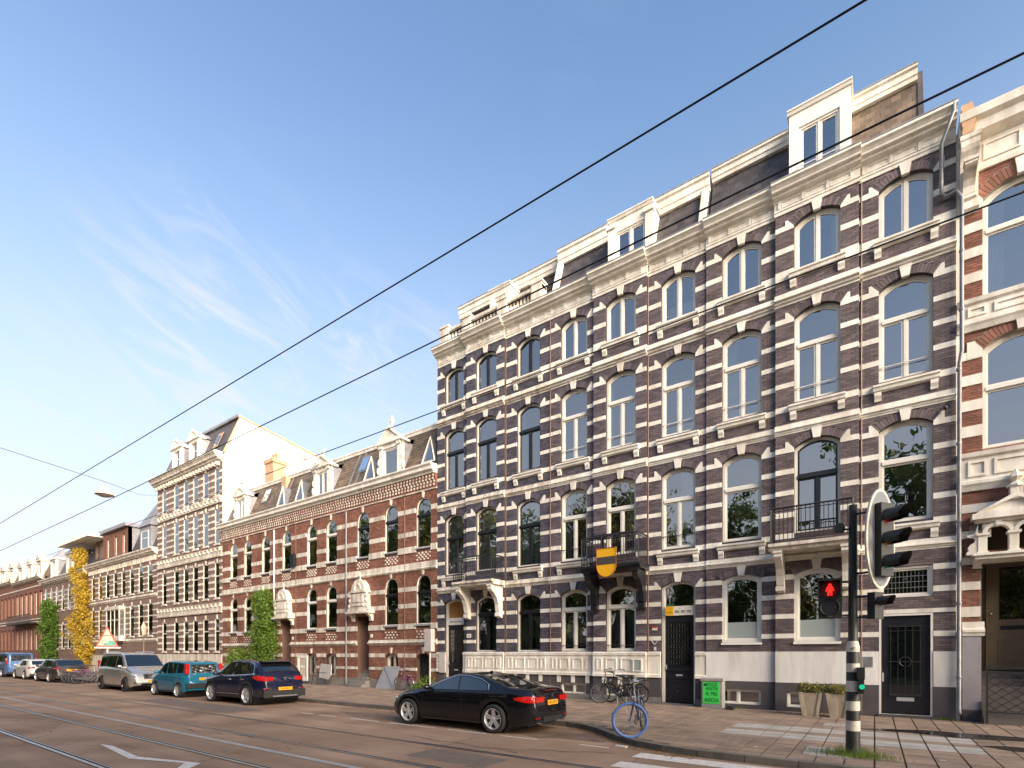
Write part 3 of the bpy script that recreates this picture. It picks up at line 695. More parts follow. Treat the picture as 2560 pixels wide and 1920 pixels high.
B2 = balcony(H2, -8.66, -6.42, Y0 - .12, 4.95, .95, False)
B3 = balcony(H3, -2.52, -0.42, Y0 - .17, 5.02, .95, True, bz=1.15)
# roofs
def mansard(h, x0, x1, yb, yt, zt, m, fascia, fh, skip=(), limit=300):
    zb = 15.85
    q = MB().prism([(yb, zb - .1), (yb, zb), (yt, zt), (yt + 6, zt + .05), (yt + 6, zb - .1)], x0, x1, 'yz'); q.build('roof', M_lead, h)
    for a_, b_, m_ in (m if isinstance(m, list) else [(x0, x1, m)]): slates(h, m_, a_, b_, yb, zb, yt, zt, skip=skip, limit=limit // (2 if isinstance(m, list) else 1))
    q = MB(); moulding(q, x0, x1, yt, [(-.3, zt - fh * .2), (.16, zt - fh * .2), (.17, zt + fh * .15), (.20, zt + fh * .2), (.20, zt + fh * .7), (.26, zt + fh * .78), (.26, zt + fh), (-.3, zt + fh)]); q.build('roof_fascia', fascia, h)
    MB().box(x0, x1, yt - .28, yt + 1, zt + fh + .001, zt + fh + .03).build('roof_edge', M_lead, h)
mansard(H3, -4.52, .98, 17.75, 18.40, 17.95, [(-4.52, -1.3, M_slate), (-1.3, .98, M_slateb)], M_white, .32)
mansard(H2, -10.56, -4.60, 17.75, 18.40, 17.78, M_slate, M_white, .48)
mansard(H1, -16.2, -10.6, 18.15, 18.75, 17.9, M_slate, M_white, .4, limit=0)
MB().prism([(17.68, 15.85), (18.45, 18.25), (24, 18.3), (24, 15.85)], .98, 1.10, 'yz').build('roof_verge', M_slate, H3)
for x in (-10.55, -4.85): MB().prism([(17.70, 15.85), (17.58, 15.85), (18.20, 17.80), (18.36, 17.80)], x, x + .22, 'yz').build('roof_pilaster', M_white, H2)
def dormer(h, x0, x1, y, z0, z1, m, head=.35, cells='two', roofm=None, depth=2.0):
    w = x1 - x0
    q = MB().ring([(x0, z0), (x1, z0), (x1, z1), (x0, z1)], [(x0 + .26, z0 + .10), (x1 - .26, z0 + .10), (x1 - .26, z1 - head), (x0 + .26, z1 - head)], y, y + .14)
    d = q.build('dormer', m, h)
    MB().box(x0, x0 + .1, y + .12, y + depth, z0, z1 - .02).build('dormer_cheek', m, d); MB().box(x1 - .1, x1, y + .12, y + depth, z0, z1 - .02).build('dormer_cheek', m, d)
    q = MB(); moulding(q, x0 - .05, x1 + .05, y, [(-depth, z1 - .04), (.04, z1 - .04), (.07, z1 + .03), (.1, z1 + .05), (.1, z1 + .09), (-depth, z1 + .12)]); q.build('dormer_roof', roofm or m, d)
    window(d, (x0 + x1) / 2, w - .52, z0 + .10, z1 - head, 0, y, cells, fm=M_wfr, ft=.06, st=.05, set_in=.04, depth=.9)
    return d
D3 = dormer(H3, -2.12, -.56, 17.60, 15.85, 18.17, M_wfr, head=.5)
MB().tube([(-1.92, 17.56, 16.45), (-.76, 17.56, 16.45)], .014, 6).build('guard_rail', M_wfr, D3)
D2 = dormer(H2, -8.02, -6.38, 17.60, 15.85, 17.74, M_white, head=.45)
for x in (-8.04, -6.62): MB().box(x, x + .26, 17.54, 17.64, 15.85, 17.42).build('dormer_pilaster', M_white, D2); MB().box(x - .05, x + .31, 17.48, 17.68, 17.42, 17.58).build('dormer_capital', M_white, D2)
D1 = dormer(H1, -13.9, -12.8, 18.0, 16.3, 17.75, M_white, head=.3)
# balustrade on the left house
q = MB().box(-16.190, -10.75, 17.30, 17.60, 15.840, 16.000).box(-16.190, -10.75, 17.28, 17.62, 16.380, 16.500)
for x in (-16.190, -14.9, -12.95, -11.25): q.box(x, x + .5, 17.26, 17.64, 15.840, 16.590).box(x - .04, x + .54, 17.22, 17.68, 16.590, 16.670)
BAL = q.build('balustrade', M_stone, H1)
bl = []
for a, b in ((-16.05, -14.9), (-14.4, -12.95), (-12.45, -11.25)):
    n = int((b - a) / .17)
    for i in range(n):
        x = a + (b - a) * (i + .5) / n
        MB().lathe([(.05, 16.000), (.05, 16.040), (.03, 16.070), (.06, 16.160), (.055, 16.220), (.03, 16.300), (.05, 16.340), (.05, 16.380)], 8, (x, 17.45, 0)).build('baluster', M_stone, BAL, smooth=.8)
# sunlit glow along bay edges, put in as thin warm-coloured tubes; no pipes
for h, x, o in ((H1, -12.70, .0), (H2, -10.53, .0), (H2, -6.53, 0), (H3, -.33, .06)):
    MB().tube([(x + .03, Y0 - o - .03, .2), (x + .03, Y0 - o - .03, 15.1)], .016, 6).build('warm_edge_line', M_warmbr, h)
# wide zinc downpipe at the right end, with its swan neck under the gutter
MB().tube([(1.64, Y0 - .48, 15.78), (1.64, Y0 - .48, 15.6), (1.42, Y0 - .22, 15.05), (1.42, Y0 - .16, 13.85), (1.50, Y0 - .16, 13.7), (1.72, Y0 - .20, 13.72), (1.82, Y0 - .20, 13.5), (1.82, Y0 - .20, 9.6), (1.78, Y0 - .16, 9.3), (1.77, Y0 - .16, .45), (1.77, Y0 - .28, .3)], .046, 10).build('zinc_downpipe', M_zinc, H3, smooth=.9)
for z in (12.1, 10.6, 9.1, 7.2, 5.2, 3.1, 1.2): MB().lathe([(.052, z), (.058, z + .02), (.058, z + .06), (.052, z + .08)], 10, (1.77 if z < 9.3 else 1.82, Y0 - (.16 if z < 9.3 else .20), 0)).build('pipe_clamp', M_zinc, H3)
q = MB().ell((1.50, Y0 - .20, 8.22), (.05, .07, .06)).tube([(1.55, Y0 - .06, 8.36), (1.52, Y0 - .20, 8.30)], .012, 5).box(1.52, 1.60, Y0 - .07, Y0 - .055, 8.30, 8.42); q.build('wall_lamp', M_iron, H3)
# small writing and plates on the fronts
for i in range(3): MB().box(-15.93 + i * .24, -15.73 + i * .24, Y0 + .100, Y0 + .11, 3.27, 3.33).build('lintel_inscription', M_lead, H1)
MB().box(-14.74, -14.50, Y0 - .135, Y0 - .12, 2.55, 2.72).build('number_plate', M_wfr, H1)
text_part('138', .12, M_ink, H1, (-14.62, Y0 - .137, 2.635), FRONT)
for i in range(4): MB().box(-5.80 + i * .2, -5.66 + i * .2, Y0 + .100, Y0 + .11, 3.25, 3.33).build('lintel_inscription', M_lead, H2)
# ---------------------------------------------------------------- the three red brick houses
RB = [-36.95, -30.34, -23.29, -16.64]
RW = [(-35.40, -33.59, -31.41), (-29.08, -26.50, -24.66), (-21.95, -19.77, -17.53)]
RDOOR = [2, 0, 0]
R1 = (6.90, 8.78, .50); R0 = (3.25, 5.13, .50); RW_ = 1.0
RBANDS = [(8.63, 8.86), (7.52, 7.75), (4.87, 5.08), (4.06, 4.28), (1.66, 1.86), (1.02, 1.16)]
RFULL = [(6.72, 7.02), (3.04, 3.30)]
def checker(q, q2, xa, xb, y, za, zb):
    n = int((xb - xa) / .12); m = int((zb - za) / .10)
    for i in range(n):
        for j in range(m):
            if (i + j) % 2: continue
            cx = xa + (i + .5) * (xb - xa) / n; cz = za + (j + .5) * (zb - za) / m; q.box(cx - .045, cx + .045, y - .03, y + .01, cz - .038, cz + .038)
def pediment(q, x0, x1, y, z, h, d=.35):
    xm = (x0 + x1) / 2
    q.prism([(x0, z), (x1, z), (xm, z + h)], y, y + d); q.ring([(x0 - .08, z - .02), (x1 + .08, z - .02), (xm, z + h + .10)], [(x0 + .12, z + .07), (x1 - .12, z + .07), (xm, z + h - .05)], y - .09, y + .02)
    q.box(x0 - .1, x1 + .1, y - .1, y + d, z - .09, z)
def finial(q, x, y, z, s=1.0):
    q.lathe([(0.001, z), (.13 * s, z), (.13 * s, z + .06 * s), (.06 * s, z + .10 * s), (.05 * s, z + .20 * s), (.12 * s, z + .32 * s), (.13 * s, z + .42 * s), (.06 * s, z + .50 * s), (.08 * s, z + .56 * s), (.001, z + .66 * s)], 10, (x, y, 0))
def red_house(i, label):
    xa, xb = RB[i], RB[i + 1]; h = thing('red_brick_house', label, 'house', ((xa + xb) / 2, Y0, PAV), group='red brick row houses')
    y = Y0; bays = [xa] + [(RW[i][k] + RW[i][k + 1]) / 2 for k in range(2)] + [xb]
    dk = RDOOR[i]; wall = MB(); br = []; ar = MB(); bands = []; ck = MB()
    fm, sm = (M_white, M_wfr) if i < 2 else (M_white, M_blk)
    for k in range(3):
        a, b, xc = bays[k], bays[k + 1], RW[i][k]; l, r = xc - RW_ / 2, xc + RW_ / 2
        ops = [(xc, RW_, *R1)]
        if k == dk: ops.append((xc, .95, .12, 3.80, 0))
        else: ops += [(xc, RW_, *R0), (xc, .95, .62 if not (i == 2 and k == 2) else .14, 1.66, .22)]
        wall_bay(wall, a, b, y + .008, .1, 10.3, ops, reveal=.35 if k != dk else 1.0, ends=.3)
        zz = sorted(RBANDS + RFULL + [(2.27, 2.54), (5.82, 6.22)]); segs = []; z = .55
        for c, d in zz:
            if c - z > .03: segs.append((z, c))
            z = d
        segs.append((z, 9.62)); br += brick_boxes(a, b, y, segs, ops)
        brick_arch(ar, xc, RW_, R1[1], R1[2], y)
        if k != dk: brick_arch(ar, xc, RW_, R0[1], R0[2], y); brick_arch(ar, xc, .95, 1.66, .22, y)
        for c, d in RBANDS + RFULL:
            hw = .475 if (c < 2 or k == dk) and c < 3.7 else RW_ / 2
            if k == dk and 3.9 < c < 5.5: bands.append((a, b, y - .02, y + .05, c, d)); continue
            e = .03 if (c, d) in RFULL else 0
            bands += [(a, xc - hw, y - .02 - e, y + .05, c, d), (xc + hw, b, y - .02 - e, y + .05, c, d)]
        for c, d in ((2.27, 2.54),):
            for p0, p1 in ([(a, b)] if k != dk else [(a, xc - .475), (xc + .475, b)]):
                q = MB(); moulding(q, p0, p1, y, belt_prof(c, d, .14)); q.build('string_course', M_stone, h)
        q = MB(); moulding(q, a, b, y, [(-.05, 5.82), (.02, 5.82), (.08, 5.86), (.10, 5.92), (.04, 5.96), (.035, 6.22), (-.05, 6.22)]); q.build('string_course', M_stone, h)
        checker(ck, None, l + .02, r - .02, y, 6.30, 6.70)
        if k != dk: checker(ck, None, l + .02, r - .02, y, 2.58, 2.98)
        for zs, rise in [(R1[1], .5)] + ([(R0[1], .5), (1.66, .22)] if k != dk else []):
            c = zs + rise; MB().prism([(xc - .05, c - .02), (xc + .05, c - .02), (xc + .08, c + .27), (xc - .08, c + .27)], y - .05, y + .05).build('keystone', M_stone, h)
        gm = M_glassd
        window(h, xc, RW_, *R1, y, 'T1', zt=8.45, fm=fm, sm=sm, gm=gm, set_in=.045, ft=.055, st=.04)
        MB().box(l - .02, r + .02, y - .06, y + .2, 6.84, 6.90).build('sill', M_lead, h)
        if k == dk:
            # recessed porch with steps and a carved hood
            dy = y + .9
            MB().ring([(xc - .475, .12), (xc + .475, .12), (xc + .475, 3.8), (xc - .475, 3.8)], [(xc - .40, 1.0), (xc + .40, 1.0), (xc + .40, 3.7), (xc - .40, 3.7)], dy, dy + .1).build('doorway', M_base, h)
            lf = MB().box(xc - .4, xc + .4, dy + .04, dy + .09, 1.0, 3.7).build('door', M_door, h)
            MB().box(xc + .28, xc + .33, dy - .02, dy + .04, 1.9, 2.05).build('door_handle', M_alloy, lf)
            for s in range(5): MB().box(xc - .47 - (.15 if s < 2 else 0), xc + .47 + (.15 if s < 2 else 0), y - .62 + s * .26, y + .9, .1 + s * .175, .1 + (s + 1) * .175 - .002).build('step', M_base, h)
            q = MB(); bz = 3.82
            q.prism([(xc - .86, bz + .18), (xc + .86, bz + .18), (xc + .86, bz + .30), (xc + .62, bz + .42), (xc + .54, bz + 1.22), (xc + .58, bz + 1.30), (xc + .45, bz + 1.62), (xc + .22, bz + 1.84), (xc, bz + 1.90), (xc - .22, bz + 1.84), (xc - .45, bz + 1.62), (xc - .58, bz + 1.30), (xc - .54, bz + 1.22), (xc - .62, bz + .42), (xc - .86, bz + .30)], y - .34, y + .02)
            q.box(xc - .92, xc + .92, y - .46, y, bz + .12, bz + .22); q.box(xc - .66, xc + .66, y - .42, y, bz + 1.20, bz + 1.28); q.box(xc - .48, xc + .48, y - .39, y - .3, bz + .5, bz + .62); q.box(xc - .44, xc + .44, y - .38, y - .3, bz + .7, bz + 1.12)
            q.tube([(xc + .26 * cos(t * pi / 8), y - .36, bz + 1.34 + .3 * sin(t * pi / 8)) for t in range(9)], .035, 6)
            for s in (-1, 1):
                for t in range(3): q.ell((xc + s * (.66 + .05 * (t < 1)), y - .3, bz + .5 + t * .28), (.10, .09, .13))
                bracket(q, xc + s * .72 - .09, xc + s * .72 + .09, y, bz - .28, bz + .12, .36)
            hd = q.build('door_hood', M_stone, h); q = MB(); finial(q, xc, y - .18, bz + 1.88, .62); q.build('finial', M_stone, hd, smooth=.8)
            MB().box(xc + .62, xc + .80, y - .03, y - .015, 2.68, 2.86).build('number_plate', M_wfr, h)
        else:
            window(h, xc, RW_, *R0, y, 'T1', zt=4.78, fm=fm, sm=sm, gm=gm, set_in=.045, ft=.055, st=.04)
            MB().box(l - .05, r + .05, y - .08, y + .2, 3.17, 3.25).build('sill', M_lead, h)
            if i == 2 and k == 2:
                q = MB(); q.prism(cell_poly(xc - .475, xc + .475, .14, 99, archz(xc, .95, 1.66, .22)), y + .25, y + .3); q.build('basement_door', M_door, h)
            else:
                bw = window(h, xc, .95, .62, 1.66, .22, y, 'two', fm=M_white, gm=gm, set_in=.18, depth=.5, name='basement_window')
                if i == 1:
                    g = MB()
                    for t in range(8): g.box(xc - .42 + t * .12 - .008, xc - .42 + t * .12 + .008, y + .02, y + .036, .62, 1.75)
                    g.build('window_bars', M_iron, bw)
        q = MB()
        for c0, c1 in ([(a, xc - .475), (xc + .475, b)] if (k == dk or (i == 2 and k == 2)) else [(a, b)]): q.box(c0, c1, y - .06, y + .05, .1, .55)
        q.build('base_course', M_base, h)
    wall.build('wall', M_mrd, h); pieces(h, 'brick', M_red, br, 0, 'bricks'); ar.build('brick_arches', M_red, h, kind='stuff'); ck.build('checker_ornament', M_stone, h, kind='stuff')
    pieces(h, 'stone_band', M_stone, [b for b in bands if b[1] - b[0] > .03], 300)
    # corbelled frieze: rows of little stone teeth over brick
    q = MB(); nx = int((xb - xa) / .21)
    for row in range(4):
        for t in range(nx):
            cx = xa + (t + (.5 if row % 2 else .25)) * (xb - xa) / nx; o = .03 + row * .035
            q.prism([(cx - .045, 9.74 + row * .13), (cx, 9.70 + row * .13), (cx + .045, 9.74 + row * .13), (cx + .045, 9.80 + row * .13), (cx, 9.83 + row * .13), (cx - .045, 9.80 + row * .13)], y - o - .05, y)
    q.build('frieze_teeth', M_stone, h, kind='stuff')
    q = MB(); moulding(q, xa, xb, y, [(-.1, 9.62), (.02, 9.62), (.05, 9.70), (.05, 9.80), (.20, 10.26), (-.1, 10.26)]); q.build('frieze', M_redd, h)
    q = MB(); moulding(q, xa, xb, y, [(-.1, 10.24), (.24, 10.24), (.26, 10.32), (.40, 10.38), (.40, 10.52), (.48, 10.60), (.48, 10.66), (-.1, 10.68)]); q.build('cornice', M_white, h)
    q = MB(); moulding(q, xa, xb, y, [(-.05, 9.56), (.05, 9.56), (.06, 9.62), (-.05, 9.62)]); q.build('frieze_band', M_stone, h)
    # mansard
    yb, yt, zb, zt = y + .15, y + 1.15, 10.66, 13.05
    MB().prism([(yb, zb - .2), (yb, zb), (yt, zt), (y + 9, zt + .1), (y + 9, .2), (y + 1.75, .2), (y + 1.75, zb - .2)], xa + .001, xb - .001, 'yz').build('roof', M_lead, h)
    slates(h, M_slateb, xa, xb, yb, zb, yt, zt, w=.28, h=.2, limit=0)
    q = MB(); moulding(q, xa, xb, yt, [(-.2, zt - .06), (.1, zt - .06), (.12, zt + .06), (.16, zt + .10), (.16, zt + .17), (-.2, zt + .17)]); q.build('roof_edge', M_white, h)
    # pedimented dormer
    dx = [-34.65, -25.65, -19.95][i]; w = [.72, .76, .80][i]; dz = [12.35, 12.4, 12.45][i]
    d = MB().ring([(dx - w, 10.66), (dx + w, 10.66), (dx + w, dz), (dx - w, dz)], [(dx - w + .26, 10.8), (dx + w - .26, 10.8), (dx + w - .26, dz - .22), (dx - w + .26, dz - .22)], y + .05, y + .3)
    pediment(d, dx - w - .06, dx + w + .06, y + .02, dz + .09, .52 + .08 * i, .5)
    for s in (-1, 1):
        d.box(dx + s * (w - .13) - .13, dx + s * (w - .13) + .13, y - .02, y + .1, dz - .18, dz)
        for t in range(3): d.ell((dx + s * (w + .06 + .05 * (2 - t)), y + .1, 10.8 + t * .42), (.12, .07, .2))
    dm = d.build('dormer', M_white, h)
    for s in (-1, 1): MB().prism([(y + .28, 10.66), (y + .28, dz), (y + 1.4, dz), (y + 1.3, 12.9)], dx + s * w - .02, dx + s * w + .02, 'yz').build('dormer_cheek', M_lead, dm)
    MB().prism([(dx - w, dz), (dx + w, dz), (dx, dz + .55)], y + .3, y + 2.0).build('dormer_roof', M_lead, dm)
    q = MB(); finial(q, dx, y + .2, dz + .64 + .08 * i, .7 + .3 * (i == 2)); q.build('finial', M_stone, dm, smooth=.8)
    window(dm, dx, 2 * w - .52, 10.8, dz - .22, 0, y + .05, 'two' if i < 2 else 'one', fm=M_wfr, ft=.06, set_in=.06, depth=.6)
    # tilted skylights and triangular attic lights
    for sx, tri in {0: [(-32.6, 0)], 1: [(-29.75, 1), (-27.8, 1)], 2: [(-22.75, 0), (-21.5, 1), (-17.25, 1)]}[i]:
        if tri:
            q = MB(); zb2 = 10.95
            q.add([(sx - .38, y + .05, zb2), (sx + .38, y + .05, zb2), (sx, y + .2, zb2 + 1.15), (sx, y + .85, zb2 + 1.15), (sx - .38, y + .3, zb2), (sx + .38, y + .3, zb2)], [(0, 1, 2), (0, 2, 3, 4), (1, 5, 3, 2)])
            tl = q.build('attic_light', M_zinc, h)
            MB().poly([(sx - .23, y + .05, zb2 + .1), (sx + .23, y + .05, zb2 + .1), (sx, y + .145, zb2 + .85)]).build('pane', M_glass, tl, recalc=False)
            MB().tube([(sx - .42, y + .02, zb2 - .04), (sx, y + .18, zb2 + 1.2), (sx + .42, y + .02, zb2 - .04)], .035, 5).tube([(sx - .42, y + .02, zb2 - .04), (sx + .42, y + .02, zb2 - .04)], .035, 5).build('light_frame', M_wfr, tl)
        else:
            p = lambda u, s: (sx + u, yb + (yt - yb) * s - .05, zb + (zt - zb) * s + .03)
            sk = MB().grid([[p(-.38, .42), p(.38, .42)], [p(-.38, .85), p(.38, .85)]]).build('skylight', M_zinc, h)
            p2 = lambda u, s: (sx + u, yb + (yt - yb) * s - .07, zb + (zt - zb) * s + .045)
            MB().grid([[p2(-.28, .47), p2(.28, .47)], [p2(-.28, .8), p2(.28, .8)]]).build('pane', M_glass, sk)
    for x in ((xa + .25), (xb - .3)):
        MB().prism([(yb - .06, zb), (yb - .0, zb), (yt + .0, zt), (yt - .06, zt)], x, x + .10, 'yz').build('roof_batten', M_zinc, h)
    x = xa + .02
    if i: MB().tube([(x, y - .07, .2), (x, y - .07, 9.5)], .045, 8).build('downpipe', M_zinc if i == 2 else M_white, h)
    else: pass
    xm = [-28.07, -28.05, -18.79][i]
    if i: MB().tube([(xm, y - .03, .3), (xm, y - .03, 9.5)], .022, 6).build('warm_edge_line', M_warmbr, h)  # thin warm-brown tube along a bay line
    return h
RH1 = red_house(0, 'red brick house half hidden by the tall green climber, next to the tall striped house')
RH2 = red_house(1, 'red brick house with barred basement windows, middle one of the three')
RH3 = red_house(2, 'red brick house with dark sashes and the highest urn-topped dormer')
MB().box(-28.35, -28.0, Y0 - .22, Y0 - .02, 7.0, 7.75).build('black_wall_cabinet', M_blk, RH2)
MB().prism([(-25.7 - .05, 12.55), (-25.7 + .05, 12.55), (-25.7 + .05, 12.7), (-25.7 - .05, 12.7)], Y0 - 1.3, Y0 + .1).build('hoist_beam', M_stone, RH2)
q = MB().box(-34.0, -33.0, Y0 + 1.4, Y0 + 2.3, 12.0, 15.0).box(-34.08, -32.92, Y0 + 1.32, Y0 + 2.38, 14.75, 15.0)
CHM = q.build('chimney', M_terra, RH1)
for x in (-33.8, -33.5, -33.2): MB().lathe([(.001, 15.0), (.11, 15.0), (.09, 15.4), (.11, 15.42), (.11, 15.5), (.001, 15.5)], 10, (x, Y0 + 1.85, 0)).build('chimney_pot', M_terra, CHM, smooth=.7)
MB().box(-30.9, -30.4, Y0 + .75, Y0 + 1.5, 12.2, 13.1).build('chimney_stub', M_terra, RH1)

# ---------------------------------------------------------------- tall striped house and the far end of the street
def plain_win(h, x0, x1, z0, z1, y, fm=None, gm=None, tr=None, sets=.12):
    """far window: frame, meeting rail and panes"""
    fm = fm or M_wfr; t = .055; ya = y + sets
    q = MB().ring([(x0, z0), (x1, z0), (x1, z1), (x0, z1)], [(x0 + t, z0 + t), (x1 - t, z0 + t), (x1 - t, z1 - t), (x0 + t, z1 - t)], ya, ya + .1)
    zt = tr or z0 + (z1 - z0) * .62; q.box(x0 + t, x1 - t, ya + .01, ya + .09, zt - .035, zt + .035)
    w = q.build('window', fm, h)
    for a, b in ((z0 + t, zt - .035), (zt + .035, z1 - t)):
        MB().poly([(x0 + t, ya + .02, a), (x1 - t, ya + .02, a), (x1 - t, ya + .02, b), (x0 + t, ya + .02, b)]).build('pane', gm or M_glassd, w, recalc=False)
    MB().poly([(x0, ya + .5, z0), (x1, ya + .5, z0), (x1, ya + .5, z1), (x0, ya + .5, z1)]).build('room_interior', M_room, w, recalc=False)
    return w
def banded_house(name, label, xa, xb, y, cols, floors, brick, mortarless, ztop, bandm=M_stone, bandz=.42, band_h=.13, group=None, extra=()):
    """cols = [(x0, x1)], floors = [(z0, z1)]: one wall with openings, striped piers between the windows"""
    h = thing(name, label, 'house', ((xa + xb) / 2, y, PAV), group=group)
    wall = MB(); bays = [xa] + [(cols[k][1] + cols[k + 1][0]) / 2 for k in range(len(cols) - 1)] + [xb]
    bands = []; zs = []
    for z0, z1 in floors:
        n = int((z1 - z0) / bandz)
        zs += [z0 + .12 + i * bandz for i in range(n + 1) if z0 + .12 + i * bandz < z1 + .1]
    for k, (x0, x1) in enumerate(cols):
        xc, w = (x0 + x1) / 2, x1 - x0
        wall_bay(wall, bays[k], bays[k + 1], y, .1, ztop, [(xc, w, a, b, 0) for a, b in floors], reveal=.3, ends=.3)
        for z in zs: bands += [(bays[k], x0, y - .025, y + .05, z, z + band_h), (x1, bays[k + 1], y - .025, y + .05, z, z + band_h)]
        for a, b in floors:
            plain_win(h, x0, x1, a, b, y, sets=.02)
            bands.append((xc - .09, xc + .09, y - .04, y + .05, b, b + .28))
            bands.append((x0 - .06, x1 + .06, y - .07, y + .15, a - .1, a))
    wall.build('wall', brick, h)
    # stripes of neighbouring bays meet at the bay line: butt them
    pieces(h, 'stone_band', bandm, bands, 300)
    MB().add([(xa, y + .3, .1), (xb, y + .3, .1), (xb, y + 9, .1), (xa, y + 9, .1), (xa, y + .3, ztop), (xb, y + .3, ztop), (xb, y + 9, ztop), (xa, y + 9, ztop)], [(1, 2, 6, 5), (2, 3, 7, 6), (3, 0, 4, 7), (4, 5, 6, 7)]).build('side_wall', brick, h)
    return h
M_bro = mat('brown_brick', (0.205, 0.135, 0.110), 0.75, var=0.25, scale=2.5, bump=0.4, bscale=40)
M_brr = mat('far_red_brick', (0.185, 0.080, 0.052), 0.75, var=0.25, scale=2.5, bump=0.4, bscale=40)
TC = [(-46.75, -45.95), (-44.6, -43.75), (-42.95, -42.10), (-41.40, -40.55), (-39.80, -38.95), (-38.05, -37.35)]
TT = banded_house('striped_house', 'tall brown house striped with white stone, white gable wall on its right', -47.64, -36.96, Y0, TC, [(2.0, 4.30), (5.75, 8.25), (9.55, 12.0), (12.95, 14.85)], M_bro, None, 15.6, bandm=M_stone, bandz=.47, band_h=.16)
for a, b in ((4.72, 5.40), (8.62, 9.28), (12.38, 12.80)):
    q = MB(); moulding(q, -47.68, -36.98, Y0, [(-.05, a), (.10, a), (.12, a + .08), (.05, a + .10), (.05, b - .12), (.12, b - .08), (.14, b), (-.05, b)]); q.build('string_course', M_stone, TT)
    for k in range(18):
        x = -47.4 + k * .6; MB().box(x, x + .14, Y0 - .16, Y0 - .04, b - .26, b - .06).build('corbel', M_stone, TT)
q = MB(); moulding(q, -47.9, -36.97, Y0, cornice_prof(15.2, 15.85, .6)); q.build('cornice', M_stone, TT)
for k in range(21):
    x = -47.5 + k * .5; MB().box(x, x + .2, Y0 - .28, Y0 - .02, 14.98, 15.22).build('cornice_bracket', M_stone, TT)
MB().box(-47.68, -36.98, Y0 - .06, Y0 + .03, .1, 1.8).build('base_course', M_stone, TT)
MB().prism([(Y0 + 1.25, 18.72), (Y0 + 9.0, 17.6), (Y0 + 13.5, 14.3), (Y0 + 13.5, .2), (Y0 + .02, .2), (Y0 + .02, 15.2), (Y0 + .12, 15.85)], -36.965, -36.945, 'yz').build('gable_wall', M_gable, TT)
q = MB().prism([(Y0 + .12, 15.85), (Y0 + 1.25, 18.72), (Y0 + 9.0, 17.6), (Y0 + 9, 15.85)], -47.3, -36.97, 'yz'); q.build('roof', M_slate, TT)
MB().tube([(-36.93, Y0 + .1, 15.85), (-36.93, Y0 + 1.22, 18.74), (-36.93, Y0 + 9, 17.62), (-36.93, Y0 + 13.5, 14.32)], .09, 6).build('gable_coping', M_terra, TT)
MB().box(-47.2, -36.9, Y0 + 1.05, Y0 + 1.4, 18.68, 18.86).build('ridge_coping', M_lead, TT)
for dx in (-44.3, -41.4):
    d = MB().ring([(dx - .8, 15.85), (dx + .8, 15.85), (dx + .8, 17.75), (dx - .8, 17.75)], [(dx - .5, 16.0), (dx + .5, 16.0), (dx + .5, 17.55), (dx - .5, 17.55)], Y0 + .05, Y0 + .25)
    pediment(d, dx - .85, dx + .85, Y0 + .02, 17.84, .6, .5); dm = d.build('dormer', M_wfr, TT)
    MB().box(dx - .8, dx - .74, Y0 + .25, Y0 + 1.5, 15.9, 17.75).box(dx + .74, dx + .8, Y0 + .25, Y0 + 1.5, 15.9, 17.75).build('dormer_cheek', M_lead, dm)
    MB().prism([(dx - .85, 17.84), (dx + .85, 17.84), (dx, 18.4)], Y0 + .5, Y0 + 2.2).build('dormer_roof', M_lead, dm)
    plain_win(dm, dx - .5, dx + .5, 16.0, 17.55, Y0 + .05)
for sx in (-46.3, -38.9):
    p = lambda u, s, e: (sx + u, Y0 + .12 + 1.13 * s - e, 15.85 + 2.87 * s + e * .4)
    sk = MB().grid([[p(-.4, .3, .06), p(.4, .3, .06)], [p(-.4, .72, .06), p(.4, .72, .06)]]).build('skylight', M_terra, TT); MB().grid([[p(-.28, .35, .08), p(.28, .35, .08)], [p(-.28, .66, .08), p(.28, .66, .08)]]).build('pane', M_glass, sk)
MB().box(-36.95, -36.2, Y0 + 13.0, Y0 + 14.2, 14.3, 15.4).build('chimney', M_redd, TT)

q = None
LC = [(-63.2 + k * 1.94, -62.2 + k * 1.94) for k in range(8)]
L3 = banded_house('banded_house', 'brown banded house with brick attic storey and bay window, behind the silver van', -64.0, -47.66, Y0, LC, [(3.35, 6.05), (7.05, 9.25)], M_bro, None, 10.2, bandz=.48, band_h=.13)
for a, b in ((6.55, 6.85), (2.85, 3.15)):
    q = MB(); moulding(q, -64.0, -47.68, Y0, belt_prof(a, b, .1)); q.build('string_course', M_stone, L3)
for k in range(40):
    x = -63.9 + k * .405; MB().box(x, x + .17, Y0 - .10, Y0, 9.55, 9.95).build('corbel', M_stone, L3)
q = MB(); moulding(q, -64.0, -47.7, Y0, cornice_prof(9.95, 10.5, .5)); q.build('cornice', M_stone, L3)
MB().prism([(Y0 + .2, 10.4), (Y0 + 1.0, 12.6), (Y0 + 8, 12.7), (Y0 + 8, 10.4)], -63.9, -47.8, 'yz').build('roof', M_slate, L3)
at = MB(); ac = [(-59.6, -58.9), (-57.6, -56.9), (-55.7, -55.0)]; bb = [-60.5, -58.25, -56.3, -54.3]
for k, (a, b) in enumerate(ac): wall_bay(at, bb[k], bb[k + 1], Y0 + .15, 10.5, 13.2, [((a + b) / 2, b - a, 10.9, 12.7, 0)], reveal=.25)
AT = at.build('attic_storey', M_brr, L3)
for a, b in ac: plain_win(AT, a, b, 10.9, 12.7, Y0 + .15)
MB().box(-60.7, -54.1, Y0 - .15, Y0 + 6, 13.2, 13.5).build('flat_roof', M_lead, AT)
MB().box(-54.35, -54.3, Y0 + .15, Y0 + 6, 10.5, 13.2).build('cheek', M_lead, AT)
sh = MB(); sb = [-64.0, -62.3, -60.5]
